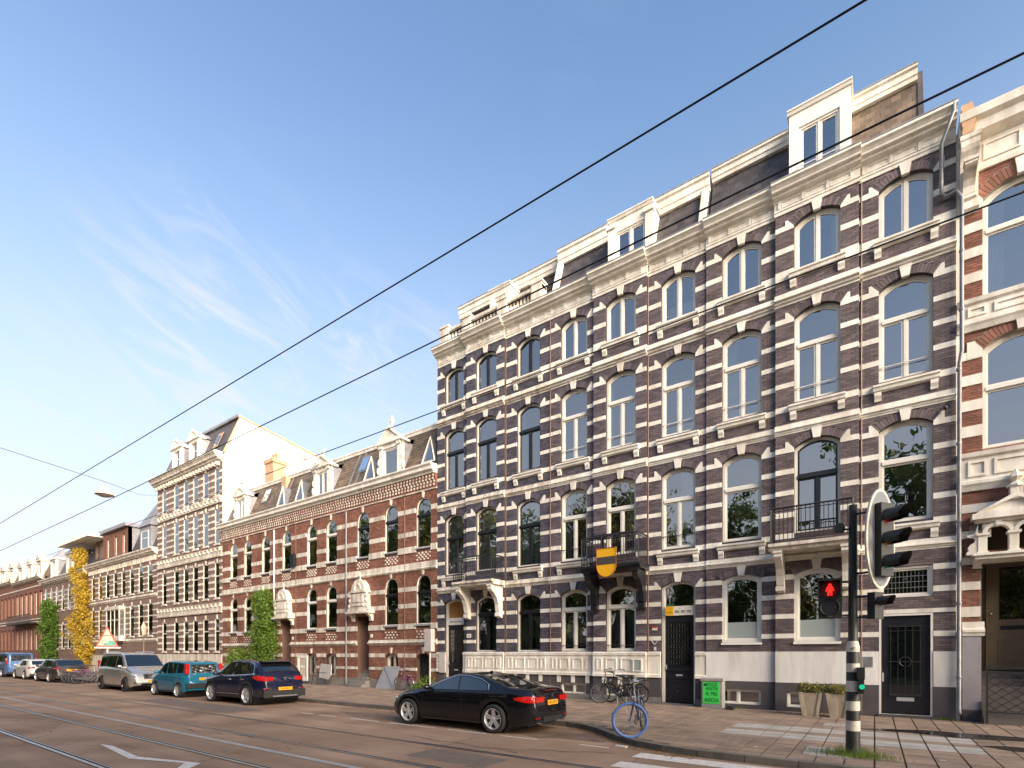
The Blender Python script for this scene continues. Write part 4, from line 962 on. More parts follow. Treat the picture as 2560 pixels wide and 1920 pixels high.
for k in range(2): wall_bay(sh, sb[k], sb[k + 1], Y0 + .5, 10.5, 12.9, [((sb[k] + sb[k + 1]) / 2, .8, 10.8, 12.6, 0)], reveal=.25)
SH = sh.build('attic_storey', M_bro, L3)
for k in range(2): c = (sb[k] + sb[k + 1]) / 2; plain_win(SH, c - .4, c + .4, 10.8, 12.6, Y0 + .5, fm=M_blk)
MB().box(-70.2, -60.6, Y0 - 1.0, Y0 + 4, 13.0, 13.35).build('roof_canopy', M_gable, L3)
MB().prism([(-52.0, 10.4), (-49.7, 10.4), (-49.7, 12.7), (-52.0, 12.7)], Y0 + .25, Y0 + 2.4).build('turret', M_lead, L3)
q = MB(); q.add([(-52.2, Y0 + .1, 12.7), (-49.5, Y0 + .1, 12.7), (-49.5, Y0 + 2.6, 12.7), (-52.2, Y0 + 2.6, 12.7), (-50.85, Y0 + 1.35, 15.2)], [(0, 1, 4), (1, 2, 4), (2, 3, 4), (3, 0, 4), (0, 1, 2, 3)]); TU = q.build('turret_roof', M_lead, L3)
q = MB(); finial(q, -50.85, Y0 + 1.35, 15.1, .6); q.build('finial', M_stone, TU)
plain_win(L3, -51.6, -50.1, 10.7, 12.3, Y0 + .2, sets=0.0)
bw = MB().box(-58.0, -57.8, Y0 - .4, Y0 + .1, 3.2, 6.0).box(-54.9, -54.7, Y0 - .4, Y0 + .1, 3.2, 6.0).box(-58.1, -54.6, Y0 - .45, Y0 + .1, 5.8, 6.1).box(-58.1, -54.6, Y0 - .45, Y0 + .1, 3.0, 3.35)
BW = bw.build('bay_window', M_stone, L3)
MB().poly([(-54.69, Y0 - .35, 3.45), (-54.69, Y0 - .04, 3.45), (-54.69, Y0 - .04, 5.7), (-54.69, Y0 - .35, 5.7)]).build('pane', M_glassd, BW, recalc=False)
for k in range(3): plain_win(BW, -57.8 + k * .97, -56.83 + k * .97, 3.35, 5.8, Y0 - .4, sets=0.0)
MB().box(-64.0, -47.68, Y0 - .05, Y0 + .02, .1, 1.7).build('base_course', M_stone, L3)

LC4 = [(-79.0 + k * 2.1, -78.0 + k * 2.1) for k in range(7)]
L4 = banded_house('banded_house', 'banded house overgrown by a green climber, left of the yellow one', -79.6, -64.02, Y0, LC4, [(2.4, 5.0), (6.6, 9.0)], M_bro, None, 10.0, bandz=.48, band_h=.13)
q = MB(); moulding(q, -79.6, -64.04, Y0, cornice_prof(9.7, 10.3, .5)); q.build('cornice', M_stone, L4)
MB().prism([(Y0 + .2, 10.2), (Y0 + 1.0, 12.4), (Y0 + 8, 12.5), (Y0 + 8, 10.2)], -79.5, -64.1, 'yz').build('roof', M_slate, L4)
for dx in (-76.2, -70.6):
    d = MB().ring([(dx - 1.0, 10.3), (dx + 1.0, 10.3), (dx + 1.0, 12.5), (dx - 1.0, 12.5)], [(dx - .7, 10.5), (dx + .7, 10.5), (dx + .7, 12.3), (dx - .7, 12.3)], Y0 + .1, Y0 + .3).box(dx - 1.15, dx + 1.15, Y0 - .05, Y0 + 2, 12.5, 12.7)
    dm = d.build('dormer', M_wfr, L4); plain_win(dm, dx - .7, dx + .7, 10.5, 12.3, Y0 + .1)
    MB().box(dx - 1.0, dx - .95, Y0 + .3, Y0 + 2, 10.3, 12.5).box(dx + .95, dx + 1.0, Y0 + .3, Y0 + 2, 10.3, 12.5).build('dormer_cheek', M_lead, dm)
    q = MB(); q.add([(dx - 1.1, Y0, 12.7), (dx + 1.1, Y0, 12.7), (dx + 1.1, Y0 + 2, 12.7), (dx - 1.1, Y0 + 2, 12.7), (dx - .3, Y0 + .9, 13.7), (dx + .3, Y0 + .9, 13.7)], [(0, 1, 5, 4), (1, 2, 5), (2, 3, 4, 5), (3, 0, 4)]); q.build('dormer_roof', M_lead, dm)
    q = MB(); finial(q, dx, Y0 + .9, 13.6, .9); q.build('finial', M_stone, dm)
FAR = [('red house with a row of narrow arched windows, nearest of the far red row', -92.4, -79.62, 11.0), ('red gabled house in the far row, left of the nearest red one', -106.0, -92.42, 11.4), ('red gabled house in the far row, at the left edge of the view', -122.0, -106.02, 11.2), ('brown roofed block closing the far end of the row', -150.0, -122.02, 12.4)]
for k, (lb, xa, xb, zt) in enumerate(FAR):
    n = int((xb - xa) / 1.9); p = (xb - xa) / n; cols = [(xa + i * p + .45, xa + i * p + p - .45) for i in range(n)]
    h = thing('red_row_house', lb, 'house', ((xa + xb) / 2, Y0, PAV), group='far red houses')
    wall = MB()
    for i, (a, b) in enumerate(cols): wall_bay(wall, xa + i * p, xa + (i + 1) * p, Y0, .1, zt, [((a + b) / 2, b - a, 2.3, 4.8, .2), ((a + b) / 2, b - a, 6.6, 9.2, .2)], reveal=.35, ends=.2, n=4)
    wall.build('wall', M_brr, h)
    for a, b in cols:
        for z0, z1 in ((2.3, 5.0), (6.6, 9.4)): plain_win(h, a, b, z0, z1, Y0, sets=.2)
    for z in (5.6, 5.95, 9.9): MB().box(xa, xb - .02, Y0 - .06, Y0 + .05, z, z + .14).build('stone_band', M_stone, h)
    q = MB(); moulding(q, xa, xb - .02, Y0, cornice_prof(zt - .4, zt, .5)); q.build('cornice', M_stone, h)
    MB().prism([(Y0 + .2, zt), (Y0 + 1.2, zt + 2.4), (Y0 + 9, zt + 2.4), (Y0 + 9, .1), (Y0 + .4, .1), (Y0 + .4, zt)], xa, xb - .02, 'yz').build('roof', M_slateb, h)
    for i in range(3):
        dx = xa + (i + .5) * (xb - xa) / 3
        d = MB().ring([(dx - .9, zt), (dx + .9, zt), (dx + .9, zt + 1.9), (dx - .9, zt + 1.9)], [(dx - .5, zt + .2), (dx + .5, zt + .2), (dx + .5, zt + 1.6), (dx - .5, zt + 1.6)], Y0 + .1, Y0 + .4)
        d.box(dx - .9, dx + .9, Y0 + .4, Y0 + 2.2, zt, zt + 1.85); pediment(d, dx - .95, dx + .95, Y0 + .05, zt + 1.98, .7, 1.6); finial(d, dx, Y0 + .3, zt + 2.7, .9)
        dm = d.build('dormer', M_stone, h); plain_win(dm, dx - .5, dx + .5, zt + .2, zt + 1.6, Y0 + .1)
    if k == 0:
        q = MB().box(-92, -81, Y0 - .9, Y0, 5.45, 5.58)
        BA = q.build('balcony', M_iron, h); pieces(BA, 'baluster', M_iron, [(-92 + t * .3, -91.97 + t * .3, Y0 - .88, Y0 - .85, 5.58, 6.5) for t in range(37)] + [(-92, -81, Y0 - .9, Y0 - .84, 6.5, 6.56)])

# ---------------------------------------------------------------- red neighbour at the right edge
NX0, NX1 = 1.74, 7.6
NH = thing('corner_red_house', 'red brick house with white carved porch and steps, cut by the right edge', 'house', (4.7, Y0, PAV))
wall = MB()
ncol = [(NX0, 4.6, 2.98), (4.6, NX1, 6.1)]
bks = []; nb = []; arch = MB(); N1 = (7.05, 9.58, .30); N2 = (10.92, 13.38, .32)
NBAND = [(2.79, 3.05), (3.48, 3.69), (4.13, 4.32), (4.80, 4.99), (5.46, 5.67), (7.40, 7.68), (8.07, 8.33), (8.72, 8.98), (9.38, 9.58), (11.34, 11.58), (11.98, 12.22), (12.62, 12.86), (13.18, 13.38)]
for xa, xb, xc in ncol:
    ops = [(xc, 1.48, *N1), (xc, 1.48, *N2)]
    if xc < 4: ops.append((2.96, 1.56, .12, 4.15, 0)); ops.append((2.86, 1.15, 4.45, 4.95, .2))
    wall_bay(wall, xa, xb, Y0 + .008, .1, 14.5, ops, reveal=.3, ends=2.0)
    segs = []; z = 2.30
    allz = sorted(NBAND + [(6.0, 6.96), (10.08, 10.88)])
    for a, b in allz:
        if a - z > .03: segs.append((z, a))
        z = max(z, b)
    segs.append((z, 14.12)); bks += brick_boxes(xa, xb, Y0, segs, ops, ring=.3, L=.225, pitch=.068, gap=.012)
    for a, b in NBAND:
        hw = .78 if a < 4.1 else (.58 if a < 5.2 else .74)
        if 4.1 < a < 4.2 or 5.2 < a < 6: nb.append((xa, xb, Y0 - .03, Y0 + .05, a, b)); continue
        if xc > 4 and a < 6: nb.append((xa, xb, Y0 - .03, Y0 + .05, a, b)); continue
        nb += [(xa, xc - hw, Y0 - .03, Y0 + .05, a, b), (xc + hw, xb, Y0 - .03, Y0 + .05, a, b)]
    for zs, rise in (N1[1:], N2[1:]):
        brick_arch(arch, xc, 1.48, zs, rise, Y0, ring=.28)
        c = zs + rise; MB().prism([(xc - .1, c - .03), (xc + .1, c - .03), (xc + .15, c + .36), (xc - .15, c + .36)], Y0 - .06, Y0 + .05).build('keystone', M_white, NH)
        for s in (-1, 1):
            e = xc + s * .74; MB().prism([(e, zs - .18), (e, zs), (e + s * .16, zs + .24), (e + s * .30, zs + .24), (e + s * .30, zs - .18)], Y0 - .035, Y0 + .05).build('impost_block', M_white, NH)
    window(NH, xc, 1.48, *N1, Y0, 'T1', zt=8.6, fm=M_white, sm=M_wfr)
    window(NH, xc, 1.48, *N2, Y0, 'T1', zt=12.6, fm=M_white, sm=M_wfr, curtain=(M_curt, [(.1, .3, None)]))
wall.build('wall', M_mr, NH)
bks.sort(key=lambda b: abs(b[0] - 2.2) + (0 if b[4] < 7 else 3))
pieces(NH, 'brick', M_redd, bks, 300); arch.build('brick_arches', M_red, NH, kind='stuff')
pieces(NH, 'stone_band', M_white, nb, 300)
for a, b in ((6.0, 6.96), (10.08, 10.88)):
    q = MB(); moulding(q, NX0, NX1, Y0, [(-.05, a), (.06, a), (.10, a + .10), (.14, a + .16), (.14, a + .24), (.05, a + .28), (.05, b - .14), (.12, b - .10), (.14, b), (-.05, b)]); q.build('string_course', M_white, NH)
    for x0, x1 in ((1.95, 2.32), (2.45, 3.6), (3.75, 4.3)):
        MB().ring([(x0, a + .36), (x1, a + .36), (x1, b - .2), (x0, b - .2)], [(x0 + .06, a + .42), (x1 - .06, a + .42), (x1 - .06, b - .26), (x0 + .06, b - .26)], Y0 - .085, Y0 - .04).build('parapet_panel', M_white, NH)
q = MB(); moulding(q, NX0 + .02, NX1, Y0, [(-.05, 14.110), (.06, 14.110), (.08, 14.210), (.03, 14.230), (.03, 14.860), (.10, 14.890), (.30, 14.960), (.34, 15.160), (.46, 15.230), (.50, 15.410), (-.05, 15.430)]); q.build('cornice', M_white, NH)
for x0, x1 in ((2.25, 2.95), (3.1, 4.2)): MB().ring([(x0, 14.330), (x1, 14.330), (x1, 14.760), (x0, 14.760)], [(x0 + .05, 14.380), (x1 - .05, 14.380), (x1 - .05, 14.710), (x0 + .05, 14.710)], Y0 - .06, Y0 - .02).build('frieze_panel', M_white, NH)
q = MB(); bracket(q, NX0 + .04, NX0 + .40, Y0, 13.110, 14.810, .48); bracket(q, NX0 + .10, NX0 + .34, Y0, 13.410, 14.110, .6); q.build('corner_console', M_stone, NH)
q = MB()
for i in range(7): q.box(NX0 + .06 + .012 * (i % 2), NX0 + .34 - .02 * abs(3 - i), Y0 - .50 + .03 * i, Y0 + .3, 14.85 + i * .13, 14.85 + i * .13 + .11)
q.build('parapet_stack', M_terra, NH)
MB().box(NX0, NX1, Y0 + 2.0, Y0 + 9, .1, 14.6).build('core', M_redd, NH)
# plinth, porch, steps, gate
M_gren = mat('grey_render', (0.27, 0.255, 0.27), .8, var=.15, scale=2.5, bump=.3, bscale=40)
MB().box(1.84, 2.20, Y0 - .10, Y0 + .3, .42, 2.30).build('render_plinth', M_gren, NH); MB().box(1.84, 2.20, Y0 - .12, Y0 + .3, .1, .42).build('plinth_foot', M_plin, NH)
q = MB(); moulding(q, 1.84, 2.27, Y0, [(-.2, 2.30), (.12, 2.30), (.13, 2.36), (.16, 2.40), (.16, 2.46), (.06, 2.50), (.05, 2.66), (-.2, 2.66)]); q.build('plinth_cap', M_white, NH)
MB().box(3.76, 7.6, Y0 - .10, Y0 + .3, .1, 2.62).build('render_plinth', M_gren, NH)
q = MB(); q.box(2.20, 3.76, Y0 + .95, Y0 + 1.05, 1.4, 5.2); PO = q.build('porch_back', mat('olive_door_paint', (0.17, 0.125, 0.07), .5, var=.1), NH)
dl = MB().box(2.42, 3.5, Y0 + .88, Y0 + .96, 1.42, 4.35); dl.ring([(2.66, 1.62), (3.3, 1.62), (3.3, 2.22), (2.66, 2.22)], [(2.72, 1.68), (3.24, 1.68), (3.24, 2.16), (2.72, 2.16)], Y0 + .86, Y0 + .9)
DL = dl.build('door', MATS['olive_door_paint'], NH); MB().box(2.68, 3.25, Y0 + .865, Y0 + .88, 2.75, 4.1).build('door_glass', M_cglass, DL); MB().box(2.7, 3.2, Y0 + .86, Y0 + .88, 2.48, 2.58).build('letter_slot', M_blk, DL); MB().ell((2.52, Y0 + .85, 2.9), (.03, .03, .03)).build('door_knob', M_chrome, DL)
q = MB().box(2.18, 2.22, Y0, Y0 + 1, .1, 4.5).box(3.74, 3.78, Y0, Y0 + 1, .1, 4.5); q.build('porch_jamb', MATS['olive_door_paint'], NH)
M_step = mat('dark_step_stone', (.11, .095, .085), .7, var=.25, scale=4)
for s in range(7): MB().box(2.20, 3.76, Y0 - .55 + s * .2, Y0 + 1.0, .1 + s * .185, .1 + (s + 1) * .185 - .002).build('step', M_step, NH)
g = MB(); gy = Y0 - .62
for x in (2.24, 3.74): g.box(x - .02, x + .02, gy - .02, gy + .02, .14, 1.55)
for z in (1.52, 1.38, .42): g.box(2.24, 3.74, gy - .012, gy + .012, z - .015, z + .015)
for i in range(6):
    for s in (0, 1):
        for j in range(5):
            xa_ = 2.26 + i * .25; z0 = .42 + j * .19
            g.tube([(xa_ + (.25 if s else 0), gy, z0), (xa_ + (0 if s else .25), gy, z0 + .19)], .011, 5)
g.build('folding_gate', M_iron, NH)
q = MB(); q.box(2.06, 3.9, Y0 - .38, Y0 + .1, 4.46, 4.58); q.box(2.0, 3.96, Y0 - .44, Y0 + .1, 4.58, 4.66)
for x in (2.24, 2.90, 3.56): q.box(x - .10, x + .10, Y0 - .22, Y0, 4.66, 5.36); q.box(x - .13, x + .13, Y0 - .25, Y0, 4.66, 4.74); q.box(x - .14, x + .14, Y0 - .26, Y0, 5.30, 5.38)
for xc in (2.57, 3.23):
    n = 12
    for i in range(n):
        a0, a1 = pi * i / n, pi * (i + 1) / n
        q.prism([(xc + .24 * cos(a0), 5.38 + .24 * sin(a0)), (xc + .34 * cos(a0), 5.38 + .34 * sin(a0)), (xc + .34 * cos(a1), 5.38 + .34 * sin(a1)), (xc + .24 * cos(a1), 5.38 + .24 * sin(a1))], Y0 - .24, Y0)
    q.prism([(xc - .05, 5.60), (xc + .05, 5.60), (xc + .08, 5.78), (xc - .08, 5.78)], Y0 - .27, Y0)
    q.prism([(xc - .33, 5.74)] + [(xc - .33, 5.38)] + [(xc + .34 * cos(pi - pi * i / 8), 5.38 + .34 * sin(pi * i / 8)) for i in range(1, 8)] + [(xc + .33, 5.38), (xc + .33, 5.74)], Y0 - .18, Y0 - .0)
q.box(2.08, 3.78, Y0 - .26, Y0, 5.74, 5.84); q.box(2.0, 3.86, Y0 - .36, Y0, 5.84, 5.94)
pediment(q, 2.1, 3.76, Y0 - .26, 6.03, .5, .3)
for s, x in ((-1, 2.14), (1, 3.66)):
    q.prism([(x, 4.66), (x + s * .24, 4.66), (x + s * .26, 4.74), (x + s * .20, 4.80), (x + s * .22, 4.92), (x + s * .16, 5.02), (x + s * .08, 5.08), (x + s * .05, 5.20), (x + s * .14, 5.26), (x + s * .24, 5.28), (x + s * .24, 5.34), (x + s * .06, 5.38), (x, 5.70)], Y0 - .2, Y0); bracket(q, x - .09, x + .09, Y0, 4.2, 4.46, .3)
squash = lambda q: [(2.06 + (x - 2.06) * .87, y, 4.20 + (z - 4.46) * .73) for x, y, z in q.v]
q.v = squash(q); PC = q.build('porch_canopy', M_white, NH)
q = MB(); q.box(2.80, 3.06, Y0 - .34, Y0 - .06, 6.42, 6.82)
q.lathe([(.001, 6.82), (.20, 6.82), (.20, 6.88), (.08, 7.0), (.12, 7.05), (.18, 7.14), (.02, 7.42), (.001, 7.42)], 8, (2.93, Y0 - .2, 0)); q.v = squash(q); q.build('porch_finial', M_stone, PC)
MB().box(1.725, 1.80, Y0 - .034, Y0 + 2.2, .1, 15.3).build('party_edge', M_white, NH)
# ---------------------------------------------------------------- ground, road, rails, pavement
def sheet(name, pts, z, m, kind='structure', parent=None):
    o = MB().poly([(x, y, z) for x, y in pts]).build(name, m, parent, recalc=False)
    if kind: o['kind'] = kind
    return o
sheet('ground', [(-700, -400), (500, -400), (500, 600), (-700, 600)], -.03, M_asph)
road = sheet('road', [(-400, -3.5), (80, -3.5), (80, 13), (-400, 13)], 0, M_asph)
def strip(name, x0, x1, y, w, m, z): return sheet(name, [(x0, y - w / 2), (x1, y - w / 2), (x1, y + w / 2), (x0, y + w / 2)], z, m, None, road)
for y in (3.0, 4.50, 6.08, 7.58):
    strip('rail_bed', -300, 60, y, .17 if y < 5 else .12, M_tar, .004)
    strip('rail_head', -300, 60, y - .035, .06, M_rail, .009); strip('rail_groove', -300, 60, y + .018, .042, M_groove, .008); strip('rail_lip', -300, 60, y + .052, .022, M_rail, .009)
strip('lane_line', -300, 60, 5.33, .12, M_lineg, .006)
for x in (-42.5, -36.8, -25.6, -19.2): strip('bay_line', x, x + 1.0, 9.32, .06, M_lineg, .006)
for a, b in ((-14.6, -14.0), (-13.7, -12.9), (-12.2, -11.0), (-10.6, -8.9), (-8.5, -7.3), (-6.9, -5.9), (-4.9, -4.25)): strip('bay_line', a, b, 9.32, .07, M_line, .006)
sheet('arrow_marking', [(-12.9, 3.72), (-12.45, 3.80), (-10.80, 3.66), (-9.28, 4.06), (-8.95, 3.70), (-9.18, 3.66), (-9.52, 3.90), (-10.72, 3.50)], .006, M_line, None, road)
for y in (8.96, 8.04, 7.12, 6.2): strip('zebra_stripe', -3.55 if y > 8 else -3.6, 3.2, y, .45, M_line, .007)
MB().box(-4.2, -3.98, 9.50, 9.60, .001, .03).build('white_marker_stone', M_line, road)
M_patch = mat('asphalt_repair', (0.150, 0.112, 0.088), .9, var=.25, scale=3, bump=.5, bscale=90); M_stain = mat('oil_darkened_asphalt', (0.165, 0.112, 0.078), .75, var=.4, scale=2.0, bump=.4, bscale=90)
sheet('asphalt_patch', [(-24, 8.0), (-16.5, 8.02), (-16.4, 9.1), (-24, 9.12)], .003, M_patch, None, road); sheet('asphalt_patch', [(-7.0, 6.5), (-5.2, 6.52), (-5.2, 7.3), (-7.0, 7.3)], .003, M_patch, None, road)
def tar_line(pts, w=.018): 
    q = MB(); q.grid([[(x, y - w, .0035) for x, y in pts], [(x, y + w, .0035) for x, y in pts]]); q.build('tar_seam', M_tar, road, recalc=False)
rt = random.Random(5)
for x0, y0, x1, y1 in ((-6.2, 7.9, -3.9, 8.9), (-8.5, 8.1, -5.4, 7.9), (-14, 5.6, -11.2, 6.0), (-22, 3.2, -19, 4.3), (-11.5, 8.6, -9.8, 9.2)): tar_line([(x0 + (x1 - x0) * i / 24 + rt.uniform(-.03, .03), y0 + (y1 - y0) * i / 24 + .06 * sin(i * .7) + rt.uniform(-.02, .02)) for i in range(25)])
# kerb line: straight along the parking bays, swinging out to the crossing
KP = [(-300, 11.45), (-60, 11.45)] + [(x, 11.45) for x in range(-55, -6, 1)] + [(-6.4, 11.45), (-5.9, 11.30), (-5.4, 11.0), (-4.9, 10.55), (-4.4, 10.1), (-3.9, 9.78), (-3.3, 9.55), (-2.6, 9.42), (-1.8, 9.38), (-1.0, 9.36), (0, 9.35), (1, 9.35), (2, 9.35), (3, 9.35), (4, 9.35), (5, 9.35), (40, 9.35)]
def kerb_y(x):
    for (a, b), (c, d) in zip(KP, KP[1:]):
        if a <= x <= c: return b + (d - b) * (x - a) / (c - a)
    return 11.45
sheet('pavement', KP + [(40, 17.9), (-300, 17.9)], PAV - .018, M_grout)
kp = [o for o in bpy.data.objects if o.name == 'pavement'][0]
q = MB(); kerbs = []
for (a, b), (c, d) in zip(KP[1:-1], KP[2:]):
    ln = sqrt((c - a) ** 2 + (d - b) ** 2); nx, ny = -(d - b) / ln, (c - a) / ln; e = .006
    tx, ty = (c - a) / ln * e, (d - b) / ln * e
    p = [(a + tx, b + ty), (c - tx, d - ty), (c - tx + nx * .16, d - ty + ny * .16), (a + tx + nx * .16, b + ty + ny * .16)]
    MB().prism(p, -.01, PAV + .004, 'xy').build('kerb_stone', M_curb, kp)
MB().prism([(-300, 11.45), (-60, 11.45), (-60, 11.6), (-300, 11.6)], -.01, PAV + .004, 'xy').build('kerb_stone', M_curb, kp)
MB().prism([(5, 9.35), (40, 9.35), (40, 9.5), (5, 9.5)], -.01, PAV + .004, 'xy').build('kerb_stone', M_curb, kp)
tiles = []; wt = []; T = .40; g = .013
xi = -24.0
while xi < 6.0:
    yk = max(kerb_y(xi), kerb_y(xi + T)) + .17; y = 17.44
    while y > yk - T:
        y0 = max(y - T, yk); y -= T
        if y0 > y + T - .06: continue
        cx, cy = xi + T / 2, (y0 + y + T) / 2
        b = (xi + g, xi + T - g, y0 + g, y + T - g, PAV - .05, PAV + random.uniform(-.003, .003))
        if -2.75 < cx < 1.75 and (13.24 < cy < 13.74 or 12.04 < cy < 12.54): wt.append(b)
        elif (-1.05 < cx < -.30) and (10.0 < cy < 11.25 or 14.2 < cy < 15.4): wt.append(b[:5] + (PAV - .006,)) if False else tiles.append(b[:5] + (PAV - .004,))
        else: tiles.append(b)
    xi += T
tiles.sort(key=lambda b: b[0] ** 2 + b[2] ** 2); pieces(kp, 'paving_tile', M_tile, tiles, 300); pieces(kp, 'white_paving_tile', M_wtile, wt, 300)
sheet('far_pavement', [(-300, 11.62), (-24.0, 11.62), (-24.0, 17.6), (-300, 17.6)], PAV, M_tile, None, kp)
sheet('far_pavement', [(6.0, 9.52), (40, 9.52), (40, 17.6), (6.0, 17.6)], PAV, M_tile, None, kp)
# ribbed guide tiles
for y0 in (10.1, 14.35):
    for i in range(3):
        for j in range(2):
            x0 = -1.02 + j * .36; yy = y0 + i * .32
            if y0 > 12 and i == 2: continue
            q = MB().box(x0, x0 + .35, yy, yy + .31, PAV - .02, PAV + .004)
            for r in range(8): q.box(x0 + .012 + r * .042, x0 + .034 + r * .042, yy + .01, yy + .30, PAV + .004, PAV + .010)
            q.build('ribbed_tile', M_wtile, kp)
# brick gutter strip along the building line and shallow puddles
def puddle(pts, z):
    m = MATS.get('puddle_water')
    if not m:
        m, nt, n, l, b = _nt('puddle_water'); b.inputs['Base Color'].default_value = (.03, .024, .02, 1); b.inputs['Roughness'].default_value = .06; b.inputs['IOR'].default_value = 1.33
        geo = n.new('ShaderNodeNewGeometry'); nz = n.new('ShaderNodeTexNoise'); nz.inputs['Scale'].default_value = 3.0; l.new(geo.outputs['Position'], nz.inputs['Vector'])
        mr = n.new('ShaderNodeMapRange'); mr.inputs[1].default_value = .45; mr.inputs[2].default_value = .7; mr.inputs[3].default_value = .04; mr.inputs[4].default_value = .4; l.new(nz.outputs[0], mr.inputs[0]); l.new(mr.outputs[0], b.inputs['Roughness'])
    o = MB().poly([(x, y, z) for x, y in pts]).build('puddle', m, None, recalc=False); o['kind'] = 'structure'; return o
def blob(cx, cy, rx, ry, n=40, seed=1):
    r = random.Random(seed); ph = [r.uniform(0, 6.28) for _ in range(4)]
    return [(cx + rx * (1 + .22 * sin(2 * a + ph[0]) + .14 * sin(3 * a + ph[1]) + .08 * sin(7 * a + ph[2])) * cos(a), cy + ry * (1 + .2 * sin(2 * a + ph[3]) + .15 * sin(5 * a + ph[1])) * sin(a)) for a in [2 * pi * i / n for i in range(n)]]
sheet('oil_stain', blob(-5.9, 10.1, 1.1, .55, seed=12), .003, M_stain, None, road); sheet('oil_stain', blob(-12.2, 10.3, 1.3, .5, seed=14), .003, M_stain, None, road)
puddle(blob(1.55, 14.35, 1.5, .42, seed=3), PAV + .0045); puddle(blob(2.2, 12.85, .62, .26, seed=5), PAV + .005)

def leaves(q, pts, s0, s1, rnd, up=.3):
    for p in pts:
        s = rnd.uniform(s0, s1); n = Vector((rnd.gauss(0, 1), rnd.gauss(0, 1), rnd.gauss(0, 1) + up)).normalized()
        a = n.orthogonal().normalized(); b = n.cross(a); t = rnd.uniform(0, 6.28); u = a * cos(t) + b * sin(t); v = n.cross(u); P = Vector(p)
        q.add([tuple(P - u * s), tuple(P + v * s * .55 + n * s * .12), tuple(P + u * s), tuple(P - v * s * .55 + n * s * .12)], [(0, 1, 2, 3)])
rn = random.Random(11)
M_dry = leafmat('dry_leaf', (.20, .10, .03), (.32, .20, .06))
q = MB(); pts = []
for i in range(420):
    x = rn.uniform(-6.2, -2.6); pts.append((x, kerb_y(x) - abs(rn.gauss(0, .16)) - .03, .012))
leaves(q, pts, .015, .035, rn, 6); tag(q.build('fallen_leaves', M_dry, recalc=False, kind='stuff'), 'dry fallen leaves gathered along the curved kerb', 'leaves')
M_grass = leafmat('grass_blade', (.10, .17, .02), (.26, .33, .06))
q = MB()
for i in range(700):
    a = rn.uniform(0, 6.28); r = .12 + abs(rn.gauss(0, .22)); x, y = -.3 + r * cos(a) * 1.2, 10.43 + r * sin(a) * .8; h = rn.uniform(.06, .26) * max(.25, 1 - r); d = rn.uniform(0, 6.28); dx, dy = .05 * cos(d), .05 * sin(d)
    q.add([(x - .004, y, PAV), (x + .004, y, PAV), (x + dx, y + dy, PAV + h)], [(0, 1, 2)])
for i in range(300):
    x = rn.choice([rn.uniform(1.25, 1.7), rn.uniform(-24, -8), rn.uniform(-4, -3.2)]); y = 17.42 - abs(rn.gauss(0, .04)); h = rn.uniform(.03, .10)
    q.add([(x - .006, y, PAV), (x + .006, y, PAV), (x + rn.uniform(-.04, .04), y - .02, PAV + h)], [(0, 1, 2)])
tag(q.build('weeds', M_grass, recalc=False, kind='stuff'), 'grass and weeds round the signal pole and along the walls', 'grass')

# ---------------------------------------------------------------- climbing plants
def climber(name, label, outline, m, n, depth, stems, y=Y0, s=(.07, .13), seed=1, group='climbing plants'):
    """outline: [(z, xmin, xmax)]; leaves fill a ragged mass in front of the wall"""
    r = random.Random(seed); zc = outline[len(outline) // 2]; t = thing(name, label, 'climbing plant', ((zc[1] + zc[2]) / 2, y - .2, PAV), group=group)
    q = MB(); pts = []
    z0, z1 = outline[0][0], outline[-1][0]
    clumps = []
    for i in range(int(n / 55)):
        z = r.uniform(z0, z1)
        for (a, b0, b1), (c, d0, d1) in zip(outline, outline[1:]):
            if a <= z <= c: f = (z - a) / (c - a); xl, xr = b0 + (d0 - b0) * f, b1 + (d1 - b1) * f
        stray = r.random() < .16; clumps.append((r.uniform(xl, xr) + (r.gauss(0, .45 * (xr - xl) / 2) if stray else 0), y - r.uniform(.05, depth), z, r.uniform(.10, .22) if stray else r.uniform(.12, .5)))
    for cx, cy, cz, R in clumps:
        for i in range(55): pts.append((cx + r.gauss(0, R * .55), min(y - .03, cy + r.gauss(0, R * .4)), max(PAV + .1, cz + r.gauss(0, R * .6))))
    leaves(q, pts, s[0], s[1], r, .5); q.build('foliage', m, t, recalc=False)
    for sx in stems:
        pth = [(sx + .12 * sin(k * 1.3 + sx), y - .12, PAV + (z1 * .9) * k / 8) for k in range(9)]; MB().tube(pth, .05, 6, r2=.015).build('stem', MATS['bark'], t)
    return t
mat('bark', (.11, .085, .06), .9, var=.3, scale=8, bump=.6, bscale=40)
M_lg = leafmat('fresh_green_leaf', (.05, .12, .012), (.20, .30, .035)); M_ly = leafmat('yellow_leaf', (.36, .22, .015), (.62, .45, .05)); M_lb = leafmat('bush_leaf', (.04, .11, .01), (.15, .25, .03))
climber('climbing_plant', 'bright green climber reaching up to the carved hoods of the red house', [(.3, -31.2, -30.2), (1.5, -32.1, -29.5), (2.5, -31.9, -29.7), (3.6, -31.6, -29.9), (4.4, -31.4, -30.2), (5.6, -31.4, -30.6)], M_lg, 13000, .75, (-30.7, -31.0), s=(.04, .085), seed=2, y=Y0 - .1)
climber('climbing_plant', 'tall golden yellow climber covering the house front up to the roof', [(.8, -64.3, -62.9), (2.0, -65.6, -61.9), (3.6, -68.4, -61.4), (5.0, -67.8, -61.9), (6.0, -65.8, -63.0), (8.0, -65.4, -63.3), (10.0, -66.3, -63.8), (12.3, -66.6, -64.2)], M_ly, 15000, .9, (-64, -65), s=(.05, .12), seed=3)
